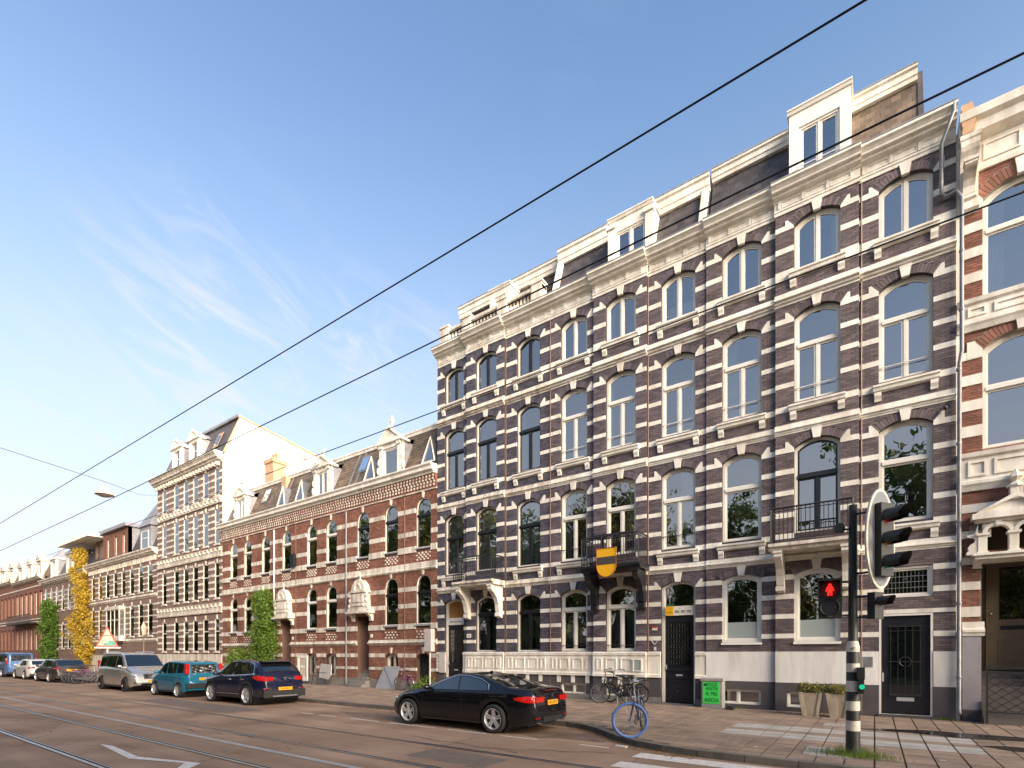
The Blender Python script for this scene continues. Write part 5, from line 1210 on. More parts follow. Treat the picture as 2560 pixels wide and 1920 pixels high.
climber('climbing_plant', 'dark green climber on the banded house, left of the yellow one', [(.4, -77.0, -73.8), (2.0, -77.6, -73.6), (4.5, -78.2, -73.4), (6.2, -78.6, -73.4), (7.6, -77.0, -74.8)], M_lb, 11000, .8, (-75.5, -76.2), s=(.07, .14), seed=4)
def shrub(name, label, c, r, m, n, s, seed, cat='bush'):
    rr = random.Random(seed); t = thing(name, label, cat, (c[0], c[1], PAV)); q = MB(); pts = []
    for i in range(n // 40):
        a = rr.uniform(0, 6.28); u = sqrt(rr.random()); cx, cy, cz = c[0] + r[0] * u * cos(a), c[1] + r[1] * u * sin(a), c[2] + r[2] * rr.uniform(-1, 1) * sqrt(1 - u * u * .8)
        pts += [(cx + rr.gauss(0, .1), cy + rr.gauss(0, .1), max(PAV + .02, cz + rr.gauss(0, .1))) for _ in range(40)]
    leaves(q, pts, *s, rr); q.build('foliage', m, t, recalc=False)
    for k in range(4): MB().tube([(c[0], c[1], PAV), (c[0] + r[0] * .5 * cos(k * 1.6), c[1] + r[1] * .4 * sin(k * 1.6), c[2])], .02, 5).build('stem', MATS['bark'], t)
    return t
shrub('bush', 'round green bush between car roofs and the red house', (-33.4, Y0 - .7, 1.35), (.95, .55, .85), M_lg, 5200, (.035, .07), 5)
shrub('bush', 'small weedy bush beside the pink bicycle', (-17.3, Y0 - .7, .30), (.22, .2, .18), M_lb, 320, (.03, .06), 6)
shrub('bush', 'leafy weeds by the dark basement door', (-16.7, Y0 - .5, .5), (.35, .25, .4), M_lg, 420, (.03, .06), 7)
shrub('bush', 'dry scraggly shrub left of the white gate in the basement', (-28.2, Y0 - .6, .55), (.5, .25, .4), leafmat('dry_shrub', (.10, .08, .03), (.22, .18, .08)), 420, (.03, .07), 9)

# ---------------------------------------------------------------- park trees: those mirrored in windows, plus an unseen row added for shade
def tree_mesh(seed, m1, H=13.0, R=4.2, n=130):
    r = random.Random(seed); tr = MB(); tr.tube([(0, 0, 0), (.1, .05, H * .25), (0, .1, H * .5), (.1, 0, H * .8)], .28, 8, r2=.07)
    tips = []
    for i in range(22):
        a = r.uniform(0, 6.28); z = H * r.uniform(.28, .8); L = R * r.uniform(.55, 1.0) * (1 - abs(z / H - .55) * .9); e = (L * cos(a), L * sin(a), z + L * r.uniform(.2, .6))
        tr.tube([(0, 0, z), (e[0] * .5, e[1] * .5, z + (e[2] - z) * .6), e], .09, 5, r2=.02); tips.append(e); tips.append((e[0] * .6, e[1] * .6, z + (e[2] - z) * .7))
    q = MB(); pts = []
    for i in range(n):
        c = r.choice(tips); R2 = r.uniform(.5, 1.3); c = (c[0] + r.gauss(0, .6), c[1] + r.gauss(0, .6), c[2] + r.gauss(0, .5))
        pts += [(c[0] + r.gauss(0, R2 * .5), c[1] + r.gauss(0, R2 * .5), c[2] + r.gauss(0, R2 * .4)) for _ in range(60)]
    leaves(q, pts, .12, .22, r, .3)
    return tr, q
M_lt1 = leafmat('tree_leaf', (.030, .065, .010), (.12, .18, .03)); M_lt2 = leafmat('autumn_tree_leaf', (.07, .09, .015), (.24, .22, .04))
TM = []
for i in range(3):
    tr, lv = tree_mesh(20 + i, None, 12.5 + i, 4.2); TM.append((tr, lv))
protos = []
for i, (x, y, s) in enumerate([(2.2, -9.0, 1.36), (-5.0, -10.5, .92), (-9.6, -9.6, 1.05), (-14.5, -12.5, .88), (-19.5, -9.5, 1.35), (-25.5, -11, 1.25), (-32, -10, 1.3), (-39, -9, 1.55), (-46, -9.5, 1.5), (-53, -8.5, 1.6), (-60.5, -9, 1.5), (-68, -8.5, 1.6), (-77, -9, 1.55), (-87, -9, 1.5), (-98, -9.5, 1.6), (-110, -9, 1.55), (-124, -9, 1.6), (-140, -9.5, 1.6), (-158, -9, 1.6), (9, -11, 1.2), (16, -7, 1.4), (23, -6, 1.5), (30, -7, 1.45), (37, -6, 1.5), (44, -7, 1.5), (51, -6, 1.55), (58, -7, 1.5), (66, -6, 1.55), (74, -7, 1.5)]):  # far right-hand trees are unseen, added to shade the road and lower fronts
    k = i % 3; t = thing('park_tree', 'leafy unseen park tree across the road: mirrored in windows, the right-hand row added for shade', 'tree', (x, y, 0), rz=i * 1.7, group='park trees across the road', world=False); t.scale = (s, s, s)
    if i < 3: a = TM[k][0].build('trunk', MATS['bark'], t); b = TM[k][1].build('crown', (M_lt1, M_lt2, M_lt1)[k], t, recalc=False); protos.append((a, b))
    else:
        for o in protos[k]: c = o.copy(); COL.objects.link(c); c.parent = t
q = MB(); hr_ = random.Random(77); pts = []
for i in range(900):
    cx = hr_.uniform(-230, 40); cz = abs(hr_.gauss(0, 3.4)) + .3; cy = -15.5 + hr_.gauss(0, .8); pts += [(cx + hr_.gauss(0, .8), cy + hr_.gauss(0, .5), max(.05, cz + hr_.gauss(0, .7))) for _ in range(45)]
leaves(q, pts, .16, .30, hr_, .2); tag(q.build('park_undergrowth', M_lt1, recalc=False, kind='stuff'), 'dense dark park undergrowth mirrored in the ground floor windows', 'undergrowth')
rows = []
for i in range(0, 301):
    x = -240 + i; ht = 6.2 + 1.6 * sin(x * .31) + 1.1 * sin(x * .83 + 1) + .6 * sin(x * 1.9); rows.append([(x, -16.2 - .5 * sin(x * .7), 0), (x, -15.9 - .6 * sin(x * 1.1), ht * .4), (x, -16.3 - .5 * sin(x * .9), ht * .8), (x, -17.2, ht), (x, -18.5, ht * .7), (x, -19, 0)])
hg = MB().grid(rows).build('park_thicket', mat('thicket', (.022, .036, .010), .9, var=.6, scale=2.5, bump=1.0, bscale=5), None, recalc=False); hg['kind'] = 'stuff'; tag(hg, 'dark leafy thicket closing the park across the road', 'thicket')
sheet('park_lawn', [(-400, -3.5), (80, -3.5), (80, -60), (-400, -60)], .03, mat('lawn', (.05, .085, .02), .9, var=.4, scale=1.5))
# ---------------------------------------------------------------- vehicles
def interp(pl):
    def f(x):
        if x <= pl[0][0]: return pl[0][1]
        for (a, b), (c, d) in zip(pl, pl[1:]):
            if x <= c: return b + (d - b) * (x - a) / (c - a) if c > a else d
        return pl[-1][1]
    return f
def smoothf(pl, k=.07):
    f = interp(pl); return lambda x: (f(x - k) + 2 * f(x - k / 2) + 3 * f(x) + 2 * f(x + k / 2) + f(x + k)) / 9
class Car:
    def __init__(s, L, W, top, belt, tumble=.32, zl=.20, r=.33, xf=1.4, xr=-1.3, flare=0.0):
        s.L, s.W, s.zl, s.r, s.xf, s.xr, s.tum = L, W, zl, r, xf, xr, tumble
        s.top = smoothf(top); s.belt = smoothf(belt, .12); s.flare = flare
    def hw(s, x):
        e = max(0, abs(x) - (s.L / 2 - .55)) / .55; return s.W / 2 * (1 - .05 * (abs(x) / (s.L / 2)) ** 2 - .20 * e ** 2.6)
    def sec(s, x, arch=True):
        w = s.hw(x); zt = s.top(x); zb = min(s.belt(x), zt - .03); g = zt - zb; zl = s.zl
        e = max(0, abs(x) - (s.L / 2 - .35)) / .35; zl += .10 * e
        if arch:
            R = s.r + .055
            for ax in (s.xf, s.xr):
                if abs(x - ax) < R: zl = max(zl, s.r + sqrt(R * R - (x - ax) ** 2))
        zl = min(zl, zb - .06); h = zb - zl
        wr = w * .93 - s.tum * max(0, g - .04); k = min(1, g / .25)
        fl = s.flare if any(abs(x - a) < s.r + .13 for a in (s.xf, s.xr)) else 0
        return [(w * .955 + fl, zl), (w * .985 + fl * .8, zl + .12 * h), (w + fl * .3, zl + .38 * h), (w * .998, zl + .62 * h), (w * .985, zl + .84 * h), (w * .968, zb - .012), (w * .945, zb + .012 * k),
                (w * .945 + (wr - w * .945) * .5, zb + (zt - .045 * k - zb) * .5), (wr, zt - .045 * k - .008), (wr * .95, zt - .02 * k - .004), (wr * .82, zt - .008), (wr * .45, zt), (0, zt)]
    def yside(s, x, z):
        p = s.sec(x, False)
        for (y0, z0), (y1, z1) in zip(p[:9], p[1:9]):
            if z0 <= z <= z1: return y0 + (y1 - y0) * (z - z0) / max(1e-6, z1 - z0)
        return p[0][0] if z < p[0][1] else p[8][0]
    def body(s, root, m, n=96):
        h = s.L / 2; xs = sorted(set([-h + s.L * i / n for i in range(n + 1)] + [a + d * (s.r + .055) for a in (s.xf, s.xr) for d in (-1, -.985, -.93, .93, .985, 1)]))
        rows = []
        for x in xs:
            p = s.sec(x); rows.append([(x, y, z) for y, z in p] + [(x, -y, z) for y, z in p[-2::-1]])
        q = MB().grid(rows); k = len(rows[0]); q.f.append(tuple(range(k))); q.f.append(tuple(range((len(rows) - 1) * k, len(rows) * k)))
        return q.build('body', m, root, smooth=.6)
    def side(s, root, name, lower, upper, m, off=.006, nu=14, nv=6, parent=None, sides=(1, -1)):
        """panel lying on the flank between two polylines given in side view"""
        def along(pl, u):
            d = [0]
            for a, b in zip(pl, pl[1:]): d.append(d[-1] + math.dist(a, b))
            t = u * d[-1]
            for i in range(len(pl) - 1):
                if t <= d[i + 1] + 1e-9: f = (t - d[i]) / max(1e-9, d[i + 1] - d[i]); return (pl[i][0] + (pl[i + 1][0] - pl[i][0]) * f, pl[i][1] + (pl[i + 1][1] - pl[i][1]) * f)
            return pl[-1]
        out = []
        for sg in sides:
            rows = []
            for j in range(nv + 1):
                v = j / nv; row = []
                for i in range(nu + 1):
                    a, b = along(lower, i / nu), along(upper, i / nu); x, z = a[0] + (b[0] - a[0]) * v, a[1] + (b[1] - a[1]) * v
                    row.append((x, sg * (s.yside(x, z) + off), z))
                rows.append(row)
            out.append(MB().grid(rows).build(name, m, parent or root, smooth=9))
        return out
    def cap(s, root, name, xa, xb, m, frac=.86, off=.008, fa=None, parent=None, n=14):
        """pane over the top surface between two stations (windscreen, rear window, sunroof)"""
        rows = []
        for i in range(n + 1):
            x = xa + (xb - xa) * i / n; dz = (s.top(x + .02) - s.top(x - .02)) / .04; ln = sqrt(1 + dz * dz); row = []
            p = s.sec(x, False); wr = p[8][0]; fr = frac if fa is None else frac + (fa - frac) * i / n
            for j in range(13):
                y = wr * fr * (j / 6 - 1); ay = abs(y); z = s.top(x)
                for (y0, z0), (y1, z1) in zip(p[8:], p[9:]):
                    if y1 <= ay <= y0: z = z1 + (z0 - z1) * (ay - y1) / max(1e-6, y0 - y1)
                row.append((x - dz / ln * off, y, z + off / ln))
            rows.append(row)
        return MB().grid(rows).build(name, m, parent or root, smooth=9)
    def wheels(s, root, rimm, spokes=5, double=True, wy=None):
        r = s.r; rr = r * .72; wy = wy or s.W / 2 - .085; t0 = None
        for ax in (s.xf, s.xr):
            for sg in (1, -1):
                if t0 is None:
                    q = MB().lathe([(rr, -.10), (r * .9, -.115), (r * .985, -.095), (r, -.06), (r, .06), (r * .985, .095), (r * .9, .115), (rr, .10)], 40, axis='y'); t0 = q
                    rim = MB().lathe([(rr * 1.0, .085), (rr * 1.03, .10), (rr * .97, .104), (rr * .93, .085), (rr * .9, .0)], 36, axis='y')
                    rim.lathe([(.001, .075), (.035, .078), (.055, .06), (.06, .02)], 16, axis='y')
                    for k in range(spokes):
                        for d in ((-.13, .13) if double else (0,)):
                            a = 2 * pi * k / spokes + .3; u = Vector((cos(a), 0, sin(a))); v = Vector((-sin(a), 0, cos(a)))
                            p0 = u * .03 + v * d * .15; p1 = u * rr * .95 + v * (d * rr * .95)
                            w0, w1 = .018, .016 if double else .03; y0, y1 = .07, .088
                            rim.add([tuple(p0 - v * w0 + Vector((0, y0, 0))), tuple(p0 + v * w0 + Vector((0, y0, 0))), tuple(p1 + v * w1 + Vector((0, y1, 0))), tuple(p1 - v * w1 + Vector((0, y1, 0))), tuple(p0 - v * w0 + Vector((0, .03, 0))), tuple(p0 + v * w0 + Vector((0, .03, 0))), tuple(p1 + v * w1 + Vector((0, .05, 0))), tuple(p1 - v * w1 + Vector((0, .05, 0)))], [(0, 1, 2, 3), (0, 4, 5, 1), (1, 5, 6, 2), (3, 2, 6, 7), (0, 3, 7, 4)])
                    disc = MB().lathe([(.001, .03), (rr * .72, .03), (rr * .72, .02), (.001, .02)], 24, axis='y').lathe([(.001, -.02), (rr * .98, -.02)], 24, axis='y')
                    T = q.build('wheel', M_rubber, root, smooth=.7); Rm = rim.build('rim', rimm, T, smooth=.6); Dc = disc.build('brake_disc', M_alloyd, T)
                else:
                    T2 = T.copy(); COL.objects.link(T2)
                    R2 = Rm.copy(); COL.objects.link(R2); R2.parent = T2; D2 = Dc.copy(); COL.objects.link(D2); D2.parent = T2; T2.parent = root
                o = T if (ax == s.xf and sg == 1) else T2
                o.location = (ax, sg * wy, r); o.rotation_euler = (0, 0, 0 if sg > 0 else pi)
        q = MB().box(-s.L / 2 + .25, s.L / 2 - .25, -s.W / 2 + .30, s.W / 2 - .30, s.zl - .02, s.zl + .35)
        for ax in (s.xf, s.xr): q.lathe([(r + .05, -s.W / 2 + .10), (r + .05, s.W / 2 - .10)], 24, (ax, 0, r), axis='y')
        q.build('underbody', M_plas, root)
def seam(c, root, pts, w=.007, off=.004):
    """door gap: narrow dark strip following points of the side view"""
    for a, b in zip(pts, pts[1:]):
        dx, dz = b[0] - a[0], b[1] - a[1]; ln = sqrt(dx * dx + dz * dz); nx, nz = -dz / ln * w, dx / ln * w
        c.side(root, 'door_gap', [(a[0] - nx, a[1] - nz), (b[0] - nx, b[1] - nz)], [(a[0] + nx, a[1] + nz), (b[0] + nx, b[1] + nz)], M_plas, off=off, nu=4, nv=1)
def mirror_(c, root, x, z, m):
    for sg in (1, -1):
        y = c.yside(x, z); o = MB().ell((x, sg * (y + .11), z + .04), (.075, .11, .07)).box(x - .03, x + .03, min(sg * (y - .03), sg * (y + .06)), max(sg * (y - .03), sg * (y + .06)), z - .03, z + .0).build('wing_mirror', m, root, smooth=.8)
def plate(c, root, x, z, txt, w=.26, h=.055, back=True):
    p = MB().box(x - .012, x + .012, -w, w, z - h, z + h).build('number_plate', M_plate, root)
    text_part(txt, .095, M_ink, p, (x - .0135 if back else x + .0135, 0, z), (pi / 2, 0, -pi / 2 if back else pi / 2))
    return p
def place(name, label, X, Y, face, cat='car'):
    return thing(name, label, cat, (X, Y, .002), rz=pi if face < 0 else 0, group='vehicles parked along the kerb', world=False)

# black convertible
M_redr = mat('dull_red_reflector', (.16, .006, .005), .3)
P_blk = paint('black_car_paint', (.003, .003, .005)); P_blue = paint('midnight_blue_paint', (.006, .008, .030), .1); P_teal = paint('teal_paint', (.010, .115, .195)); P_sil = paint('silver_paint', (.52, .50, .47), .75, .32)
P_gry = paint('dark_grey_paint', (.05, .045, .045), .5); P_wht = paint('pearl_white_paint', (.58, .57, .55), .2); P_lbl = paint('blue_van_paint', (.085, .16, .32), .3)
c = Car(4.64, 1.83, [(-2.33, .42), (-2.31, .80), (-2.26, 1.00), (-2.10, 1.045), (-1.62, 1.075), (-1.2, 1.20), (-.75, 1.325), (-.35, 1.375), (.05, 1.365), (.45, 1.24), (1.05, .985), (1.45, .925), (1.95, .80), (2.22, .66), (2.31, .50), (2.33, .40)], [(-2.33, .86), (-1.6, .96), (0, .93), (1.0, .90), (1.8, .78), (2.33, .52)], tumble=.50, r=.335, xf=1.53, xr=-1.28, flare=.012)
r = place('black_convertible', 'glossy black convertible with red tail lamps parked beside the blue-wheeled bicycle', -8.50, 10.38, -1)
c.body(r, P_blk); c.wheels(r, M_alloy, 5, True)
up = [(-1.10, .985), (-1.06, 1.12), (-.80, 1.24), (-.35, 1.315), (.0, 1.31), (.40, 1.18), (.88, .975)]
gs = c.side(r, 'side_glass', [(-1.06, .985), (-.20, .965)], [(-1.02, 1.10), (-.80, 1.215), (-.38, 1.285), (-.12, 1.29)], M_cglass, off=.010); c.side(r, 'side_glass', [(-.17, .965), (.86, .955)], [(-.09, 1.29), (.0, 1.285), (.38, 1.165), (.83, .965)], M_cglass, off=.010)
ch = MB()
for sg in (1, -1):
    tr = up + [(.4, .955), (-.6, .965), (-1.06, .975)]; ch.tube([(x, sg * (c.yside(x, z) + .010), z) for x, z in up], .011, 6)
ch.build('chrome_trim', M_chrome, r)
c.cap(r, 'windscreen', .42, 1.03, M_cglass, .90); c.cap(r, 'rear_window', -1.56, -.92, M_cglass, .80); c.cap(r, 'soft_top', -.88, .10, paint('black_roof', (.010, .010, .011), 0, .3), .96, .004)
seam(c, r, [(-.28, .95), (-.30, .62), (-.42, .30)]); seam(c, r, [(.98, .90), (1.02, .6), (.92, .32)])
for sg in (1, -1):
    MB().ell((2.05, sg * .66, .66), (.22, .16, .06)).build('head_lamp', M_head, r, smooth=.9)
    MB().box(-2.335, -2.29, sg * .62 - .10, sg * .62 + .10, .37, .40).build('reflector', M_redr, r); MB().lathe([(.03, -2.36), (.042, -2.36), (.042, -2.25)], 12, (0, sg * .5, .285), 'x').build('tailpipe', M_chrome, r)
    y = c.yside(-.12, .80); MB().box(-.20, -.04, sg * y - .01, sg * y + (.035 if sg > 0 else -.035) if sg > 0 else sg * y + .01, .79, .82).build('door_handle', P_blk, r) if sg > 0 else MB().box(-.20, -.04, -y - .035, -y + .01, .79, .82).build('door_handle', P_blk, r)
c.side(r, 'sill_trim', [(-.85, .225), (1.08, .225)], [(-.85, .25), (1.08, .25)], M_plas, off=.02, nv=1)
c.side(r, 'crease_line', [(-1.9, .755), (1.0, .715)], [(-1.9, .763), (1.0, .723)], M_plas, off=.004, nv=1)
MB().box(-2.345, -2.30, -.40, .40, .28, .40).build('diffuser', M_plas, r); MB().box(-2.30, -2.24, -.28, .28, .990, 1.004).build('brake_lamp', M_redr, r)
plate(c, r, -2.345, .72, 'HG-ITL-4', .22); MB().lathe([(.001, -2.335), (.038, -2.335), (.038, -2.30)], 16, (0, 0, .87), 'x').build('badge', M_chrome, r)
mirror_(c, r, .82, .96, P_blk); MB().ell((-.55, 0, 1.38), (.06, .018, .035)).build('antenna_fin', P_blk, r)

def wrap_lamp(c, root, lo, up_, z0, z1, y0, y1, xr):
    for o in c.side(root, 'tail_lamp', lo, up_, M_tail, off=.014, nu=10, nv=5): pass
    for sg in (1, -1):
        a, b = sorted((sg * y0, sg * y1)); MB().box(xr - .008, xr + .06, a, b, z0, z1).build('tail_lamp', M_tail, root)
wrap_lamp(c, r, [(-2.31, .735), (-2.1, .745), (-1.84, .80)], [(-2.31, .875), (-2.1, .885), (-1.84, .845)], .745, .865, .36, .69, -2.325)
# dark blue SUV
c = Car(4.45, 1.84, [(-2.225, .55), (-2.21, .95), (-2.14, 1.08), (-2.02, 1.22), (-1.70, 1.52), (-1.45, 1.575), (-.6, 1.61), (.15, 1.595), (.55, 1.46), (1.18, 1.10), (1.6, 1.03), (2.02, .92), (2.18, .72), (2.225, .5)], [(-2.225, 1.0), (-1.5, 1.10), (-.4, 1.02), (1.0, .98), (1.8, .88), (2.225, .62)], tumble=.36, zl=.24, r=.36, xf=1.36, xr=-1.29, flare=.03)
r = place('blue_suv', 'midnight blue sport utility car with chrome window line, behind the teal hatchback', -19.60, 10.42, -1)
c.body(r, P_blue); c.wheels(r, M_alloy, 5, True)
c.side(r, 'side_glass', [(-1.62, 1.14), (-1.28, 1.10)], [(-1.50, 1.44), (-1.24, 1.48)], M_cglass, off=.008); c.side(r, 'side_glass', [(-1.22, 1.10), (-.28, 1.05)], [(-1.18, 1.49), (-.24, 1.53)], M_cglass, off=.008); c.side(r, 'side_glass', [(-.18, 1.05), (.92, 1.03)], [(-.15, 1.53), (.2, 1.51), (.88, 1.05)], M_cglass, off=.008)
ch = MB()
for sg in (1, -1): ch.tube([(x, sg * (c.yside(x, z) + .010), z) for x, z in [(-1.66, 1.13), (-1.53, 1.46), (-1.2, 1.52), (-.3, 1.55), (.2, 1.53), (.95, 1.04), (0, 1.04), (-1.2, 1.09), (-1.66, 1.13)]], .011, 5)
ch.build('chrome_trim', M_chrome, r)
c.cap(r, 'windscreen', .52, 1.15, M_cglass, .9); c.cap(r, 'rear_window', -2.03, -1.72, M_cglass, .9); MB().box(-1.86, -1.55, -.60, .60, 1.545, 1.575).build('spoiler', M_plas, r)
seam(c, r, [(-.22, 1.04), (-.24, .6), (-.3, .34)]); seam(c, r, [(-1.2, 1.08), (-1.05, .8), (-.95, .55)]); seam(c, r, [(.95, 1.0), (1.0, .6), (.9, .36)])
c.side(r, 'cladding', [(-.88, .25), (.94, .25)], [(-.88, .36), (.94, .36)], M_plas, off=.014, nv=1); c.side(r, 'sill_chrome', [(-.8, .37), (.86, .37)], [(-.8, .395), (.86, .395)], M_chrome, off=.012, nv=1)
c.side(r, 'cladding', [(-2.2, .34), (-1.68, .30)], [(-2.2, .56), (-1.66, .56)], M_plas, off=.010)
for ax in (1.36, -1.29):
    for sg in (1, -1):
        q = MB(); R0, R1 = .412, .47; n = 16
        rows = [[(ax + R * cos(pi * i / n), sg * (c.hw(ax) + .022), .36 + R * sin(pi * i / n)) for i in range(n + 1)] for R in (R0, R1)]; q.grid(rows)
        rows = [[(ax + R0 * cos(pi * i / n), sg * (c.hw(ax) + .022 - d), .36 + R0 * sin(pi * i / n)) for i in range(n + 1)] for d in (0, .06)]; q.grid(rows); rows = [[(ax + R1 * cos(pi * i / n), sg * (c.hw(ax) + .022 - d), .36 + R1 * sin(pi * i / n)) for i in range(n + 1)] for d in (0, .04)]; q.grid(rows)
        q.build('wheel_arch_trim', M_plas, r)
for sg in (1, -1):
    MB().ell((-2.20, sg * .66, .60), (.05, .14, .035)).build('reflector', M_redr, r); MB().ell((2.0, sg * .66, .82), (.22, .18, .07)).build('head_lamp', M_head, r, smooth=.9)
    MB().tube([(-1.5, sg * .60, 1.585), (-.6, sg * .62, 1.62), (.1, sg * .62, 1.60)], .016, 5).build('roof_rail', M_chrome, r)
    for hx in (-.05, -1.0): y = c.yside(hx, .92); MB().box(hx - .09, hx + .09, min(sg * y, sg * (y + .03)), max(sg * y, sg * (y + .03)), .905, .935).build('door_handle', M_chrome, r)
wrap_lamp(c, r, [(-2.21, .88), (-1.95, .90), (-1.66, .99)], [(-2.16, 1.05), (-1.95, 1.07), (-1.66, 1.04)], .89, 1.03, .42, .66, -2.19)
MB().box(-2.26, -2.15, -.80, .80, .30, .56).build('rear_bumper', M_plas, r); MB().box(-2.27, -2.2, -.46, .46, .32, .36).build('bumper_trim', M_zinc, r)
plate(c, r, -2.272, .60, 'HL-JNL-R', .26); text_part('K A D J A R', .06, M_chrome, r, (-2.222, 0, .86), (pi / 2, 0, -pi / 2), depth=.003)
q = MB(); q.tube([(-2.222, .0 + a, .97 + b) for a, b in ((0, .075), (.05, 0), (0, -.075), (-.05, 0))], .010, 5, closed=True); q.build('badge', M_chrome, r)
mirror_(c, r, .86, 1.06, P_blue)

# teal hatchback
c = Car(3.65, 1.64, [(-1.83, .50), (-1.82, .95), (-1.78, 1.05), (-1.68, 1.40), (-1.55, 1.50), (-.8, 1.545), (0, 1.54), (.38, 1.46), (.92, 1.04), (1.3, .98), (1.62, .86), (1.78, .66), (1.83, .45)], [(-1.83, .95), (-.8, 1.0), (.9, .94), (1.83, .60)], tumble=.20, zl=.21, r=.29, xf=1.14, xr=-1.16)
r = place('teal_hatchback', 'small teal hatchback with tall red lamps, in front of the silver van', -25.05, 10.32, -1)
c.body(r, P_teal); c.wheels(r, M_alloy, 7, False)
for lo, hi_ in (([(-1.52, 1.04), (-1.02, 1.03)], [(-1.44, 1.40), (-.98, 1.44)]), ([(-.92, 1.03), (-.12, 1.00)], [(-.9, 1.44), (-.10, 1.45)]), ([(-.02, 1.0), (.80, .98)], [(0, 1.45), (.30, 1.41), (.76, 1.02)])): c.side(r, 'side_glass', lo, hi_, M_cglass, off=.008)
c.cap(r, 'windscreen', .40, .90, M_cglass, .9); c.cap(r, 'rear_window', -1.775, -1.66, M_cglass, .84)
seam(c, r, [(-.06, .98), (-.1, .6), (-.08, .30)]); seam(c, r, [(-.96, 1.0), (-.9, .7), (-.82, .5)]); seam(c, r, [(.80, .95), (.85, .6), (.80, .32)])
for sg in (1, -1):
    MB().box(-1.79, -1.66, sg * .665 - .07, sg * .665 + .07, 1.00, 1.42).build('tail_lamp', M_tail, r); MB().ell((-1.83, sg * .62, .52), (.03, .09, .04)).build('reflector', M_redr, r); MB().ell((1.55, sg * .6, .80), (.2, .15, .10)).build('head_lamp', M_head, r, smooth=.9)
    for hx in (-.02, -.85): y = c.yside(hx, .88); MB().box(hx - .08, hx + .08, min(sg * y, sg * (y + .03)), max(sg * y, sg * (y + .03)), .865, .895).build('door_handle', P_teal, r)
MB().box(-1.87, -1.78, -.72, .72, .40, .60).build('rear_bumper', M_plas, r); plate(c, r, -1.85, .78, 'HT-492-X', .24); mirror_(c, r, .72, 1.0, P_teal); c.side(r, 'sill_trim', [(-.8, .22), (.78, .22)], [(-.8, .28), (.78, .28)], M_plas, off=.012, nv=1)

# silver van, facing the viewer
c = Car(5.0, 1.93, [(-2.5, .50), (-2.49, 1.2), (-2.40, 1.70), (-2.22, 1.86), (-1.4, 1.91), (.3, 1.90), (.85, 1.80), (1.52, 1.20), (1.9, 1.09), (2.30, .93), (2.46, .72), (2.5, .45)], [(-2.5, 1.10), (0, 1.10), (1.5, 1.04), (2.1, .88), (2.5, .60)], tumble=.20, zl=.22, r=.34, xf=1.60, xr=-1.60)
r = place('silver_van', 'silver passenger van facing right, parked under the triangular sign', -31.40, 10.50, 1, 'van')
c.body(r, P_sil); c.wheels(r, M_alloyd, 5, True)
for lo, hi_ in (([(-2.28, 1.20), (-1.05, 1.20)], [(-2.18, 1.66), (-1.05, 1.72)]), ([(-.98, 1.20), (.22, 1.17)], [(-.98, 1.72), (.22, 1.73)]), ([(.34, 1.16), (1.22, 1.12)], [(.34, 1.73), (.78, 1.68), (1.2, 1.22)])): c.side(r, 'side_glass', lo, hi_, M_cglass, off=.008)
c.cap(r, 'windscreen', .86, 1.50, M_cglass, .92); c.cap(r, 'rear_window', -2.42, -2.3, M_cglass, .85)
seam(c, r, [(.28, 1.74), (.28, .9), (.30, .34)]); seam(c, r, [(1.28, 1.1), (1.28, .8)]); seam(c, r, [(-1.0, 1.74), (-1.0, .9), (-1.0, .34)]); seam(c, r, [(-2.3, 1.02), (.26, .98)], w=.005)
for sg in (1, -1):
    q = MB().ell((2.20, sg * .72, .83), (.26, .17, .085), rot=Matrix.Rotation(radians(12), 3, 'Y')); q.build('head_lamp', M_head, r, smooth=.9); MB().box(-2.46, -2.34, sg * .78 - .05, sg * .78 + .05, 1.0, 1.5).build('tail_lamp', M_tail, r)
    MB().box(2.36, 2.47, sg * .62 - .20, sg * .62 + .20, .40, .46).build('air_intake', M_plas, r); MB().box(2.44, 2.475, sg * .62 - .2, sg * .62 + .2, .455, .47).build('intake_trim', M_chrome, r)
    MB().tube([(-1.9, sg * .72, 1.925), (0, sg * .74, 1.94), (.5, sg * .72, 1.90)], .018, 5).build('roof_rail', M_chrome, r)
g = MB().box(2.34, 2.475, -.42, .42, .62, .86).build('grille', M_plas, r)
for z in (.67, .74, .81): MB().box(2.46, 2.49, -.40, .40, z - .014, z + .014).build('grille_bar', M_chrome, g)
MB().box(2.40, 2.50, -.55, .55, .30, .40).build('lower_intake', M_plas, r); MB().box(2.47, 2.51, -.75, .75, .27, .30).build('front_lip', M_chrome, r); plate(c, r, 2.505, .50, 'NV-837-K', .26, back=False)
mirror_(c, r, 1.12, 1.18, P_sil); c.side(r, 'sill_trim', [(-1.2, .23), (1.2, .23)], [(-1.2, .29), (1.2, .29)], M_plas, off=.012, nv=1)

